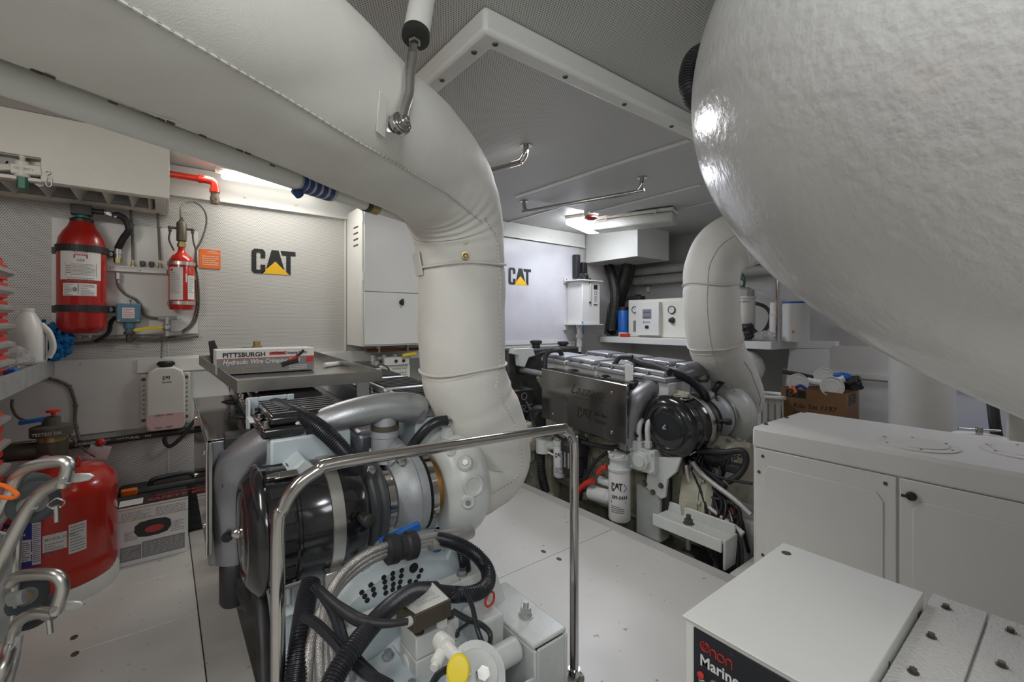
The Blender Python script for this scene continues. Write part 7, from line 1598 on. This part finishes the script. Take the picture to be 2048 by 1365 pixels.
# fore-end: bracket arm, cross pipe, hose over the shield
b = MB(); y_ = 2.42
A_ = P(1028, 698, Y=y_); b.prism([P(1028, 698, Y=y_), P(1066, 696, Y=y_), P(1071, 712, Y=y_), P(1058, 716, Y=y_), P(1050, 735, Y=y_), P(1040, 733, Y=y_), P(1038, 712, Y=y_), P(1025, 708, Y=y_)], (0, .05, 0)); p2(b, 'lifting_bracket', 'engw', bevel=.006, bseg=3)
b = MB(); b.cyl(P(1030, 738, X=2.0), P(1092, 750, X=2.0), .020); p2(b, 'coolant_tube', 'alul'); b = MB(); b.lathe(P(1038, 739, X=2.0), P(1092, 750, X=2.0) - P(1030, 738, X=2.0), [(0, .028), (.03, .028)], 18); p2(b, 'tube_coupling', 'rubber')
p2(MB().tube([P(1090, 745, X=1.97), P(1091, 715, X=1.98), P(1100, 703, X=2.0), P(1118, 702, X=2.04), P(1124, 712, X=2.08)], .016, 12), 'vent_hose', 'rubber')
p2(MB().tube([P(1265, 715, X=2.10), P(1240, 716, X=2.08), P(1228, 730, X=2.06), P(1215, 738, X=2.06)], .014, 12), 'vent_hose', 'rubber')
p2(MB().tube([P(1260, 716, X=2.12), P(1285, 728, X=2.1), P(1308, 733, X=2.1), P(1340, 745, X=2.08)], .020, 12), 'vent_hose', 'rubber')
p2(MB().tube([P(1045, 735, X=2.05), P(1060, 720, X=2.1), P(1078, 708, X=2.15), P(1090, 705, X=2.2)], .008, 10), 'harness_cable', 'rubber')
p2(MB().tube([P(1045, 790, X=1.97), P(1055, 810, X=1.97), P(1065, 822, X=1.97), P(1088, 820, X=1.98)], .010, 10), 'harness_cable', 'rubber')
b = MB(); b.lathe(P(1072, 686, Y=2.55) - V((0, 0, .04)), Z, [(0, .03), (.03, .03), (.035, .045), (.055, .045), (.06, .03)], 16); b.lathe(P(1126, 688, Y=2.6) - V((0, 0, .04)), Z, [(0, .03), (.03, .03), (.035, .045), (.055, .045), (.06, .03)], 16); p2(b, 'radiator_cap', 'rubber')
b = MB(); b.bb(1.90, 2.62, 2.50, 2.66, .30, .86); p2(b, 'heat_exchanger', 'darkeng', bevel=.02)
b = MB(); b.bb(1.92, 2.04, 2.36, 2.50, .08, .36); b.lathe((1.98, 2.35, .22), (0, -1, 0), [(0, .06), (.04, .05)], 20); p2(b, 'front_pump', 'engy', bevel=.015)
# mount bracket: open channel with bolt over a black rubber mount
zq = .10; c0 = P(1377, 1048, Z=zq)
A_, C_ = P(1305, 1034, Z=zq), P(1433, 1088, Z=zq)
mx_, my0_, my1_ = c0.x, C_.y - .01, A_.y + .005
b = MB(); b.bb(mx_ - .05, mx_ + .06, my0_, my1_, zq - .012, zq); b.bb(mx_ - .062, mx_ - .05, my0_, my1_, zq - .045, zq + .012); b.bb(mx_ + .06, mx_ + .072, my0_, my1_, zq - .05, zq + .045); b.bb(mx_ - .05, mx_ + .06, my0_ - .012, my0_, zq - .12, zq + .01); o = p2(b, 'mounting_bracket', 'engw', bevel=.004)
b = MB(); b.lathe((mx_, c0.y, zq), Z, [(0, .026), (.004, .026), (.005, .02), (.022, .019)], 6); b.lathe((mx_, c0.y, zq + .02), Z, [(0, .011), (.022, .011)], 12); p2(b, 'mount_bolt', 'valve', o)
q = P(1380, 1118, Z=-.02); 
b = MB(); b.prism([(mx_ - .045, c0.y - .09, -.13), (mx_ - .045, c0.y + .06, -.13), (mx_ - .045, c0.y + .06, -.06), (mx_ - .045, c0.y + .02, -.02), (mx_ - .045, c0.y - .05, -.02), (mx_ - .045, c0.y - .09, -.06)], (.11, 0, 0)); rm = p2(b, 'rubber_mount', 'rubber', bevel=.006)
b = MB(); b.bb(mx_ - .0465, mx_ - .0455, c0.y - .025, c0.y + .015, -.10, -.075); p2(b, 'mount_label', 'label', rm)
b = MB(); b.cyl((mx_, c0.y, -.02), (mx_, c0.y, zq - .012), .012); b.lathe((mx_ - .03, c0.y - .12, -.13), Z, [(0, .03), (.02, .03), (.021, .018), (.04, .018)], 18); p2(b, 'mount_stud', 'galv')
b = MB(); b.bb(1.875, 2.10, .945, 1.6, -.16, -.131); b.bb(1.875, 1.89, .945, 2.5, -.16, -.10); tag(b.build('engine_bearer', G['gutter'], bevel=.003), 'painted steel engine bearer beneath the far engine mount', 'beam')
# aft cluster behind the enclosure edge
p2(MB().lathe(P(1400, 1016, X=2.12), P(1480, 1040, X=2.12) - P(1400, 1016, X=2.12), [(0, .03), (.01, .040), (.17, .040), (.19, .036)], 24), 'orange_canister', 'orange')
p2(MB().bb(2.17, 2.38, .96, 1.25, -.20, .12), 'gearbox', 'engw', bevel=.02, bseg=3)
for (pts, r) in (([(1372, 930), (1378, 960), (1400, 1000), (1430, 1025), (1462, 1050)], .013), ([(1385, 925), (1400, 945), (1430, 970), (1470, 1000), (1502, 1030)], .013)): p2(MB().tube([P(u, v, X=2.06) for u, v in pts], r, 12), 'braided_hose', 'braid')
b = MB(); a_, c_ = P(1445, 1038, X=2.06), P(1482, 1070, X=2.06); b.lathe(a_, c_ - a_, [(0, .016), (.03, .018), (.032, .014), (.05, .014), (.052, .022), (.10, .022)], 8); p2(b, 'hose_fitting', 'pvc')
rd = random.Random(15)
for i in range(16):
    a0_ = rd.uniform(-1, 1); a1_ = rd.uniform(-1, 1); a2_ = rd.uniform(-1, 1)
    p2(MB().tube([P(1385 + 28 * a0_, 902 + 12 * a1_, X=2.14), P(1402 + 24 * a1_, 945, X=2.10 + .03 * a2_), P(1425 + 26 * a2_, 1000, X=2.08 + .03 * a0_), P(1442 + 24 * a0_, 1060, X=2.05 + .02 * a1_), P(1455 + 20 * a1_, 1110, X=2.02 + .02 * a2_), P(1458 + 24 * a2_, 1160, X=2.0)], rd.uniform(.005, .009), 8), 'harness_cable', 'hose')
for (u, v, w_, h_) in ((1368, 905, 40, 24), (1405, 912, 46, 30), (1440, 930, 40, 22), (1400, 960, 26, 40)):
    A_ = P(u, v, X=2.12); C_ = P(u + w_, v + h_, X=2.12); p2(MB().bb(2.12, 2.18, C_.y, A_.y, C_.z, P(u + w_ / 2, v, X=2.12).z), 'connector_block', 'rubber', bevel=.006)
rd = random.Random(5)
for i in range(8):
    u = 1375 + rd.uniform(0, 95); v = 905 + rd.uniform(-5, 25); pts = [P(u + rd.uniform(-20, 20), v, X=2.12)]
    for k in range(1, 5): pts.append(P(min(1500, 1400 + 18 * k + rd.uniform(-26, 26)), 920 + k * (28 + rd.uniform(-4, 22)), X=2.10 + rd.uniform(-.04, .04)))
    p2(MB().tube(pts, rd.uniform(.005, .010), 8), 'harness_cable', 'hose')
p2(MB().tube([P(1370, 905, X=2.10), P(1410, 902, X=2.10), P(1450, 905, X=2.12), P(1485, 903, X=2.14), P(1492, 925, X=2.14), P(1478, 950, X=2.12), P(1455, 965, X=2.10)], .015, 12), 'rubber_hose', 'rubber')
p2(MB().tube([P(1330, 930, X=2.05), P(1335, 965, X=2.03), P(1334, 1010, X=2.03), P(1330, 1050, X=2.05)], .022, 12), 'rubber_hose', 'rubber')
p2(MB().tube([P(1375, 960, X=2.08), P(1362, 985, X=2.07), P(1372, 1000, X=2.06), P(1400, 1002, X=2.06), P(1440, 985, X=2.1)], .008, 10), 'rubber_hose', 'rubber')
p2(MB().tube([P(1400, 935, X=2.08), P(1440, 955, X=2.08), P(1470, 962, X=2.1), P(1505, 968, X=2.12)], .007, 10), 'rubber_hose', 'rubber')
for i in range(5):
    p2(MB().tube([P(1440 + i * 6, 1050, X=2.04), P(1446 + i * 9, 1090, X=2.02), P(1452 + i * 8, 1140, X=2.0)], .009, 8), 'harness_cable', 'rubber')
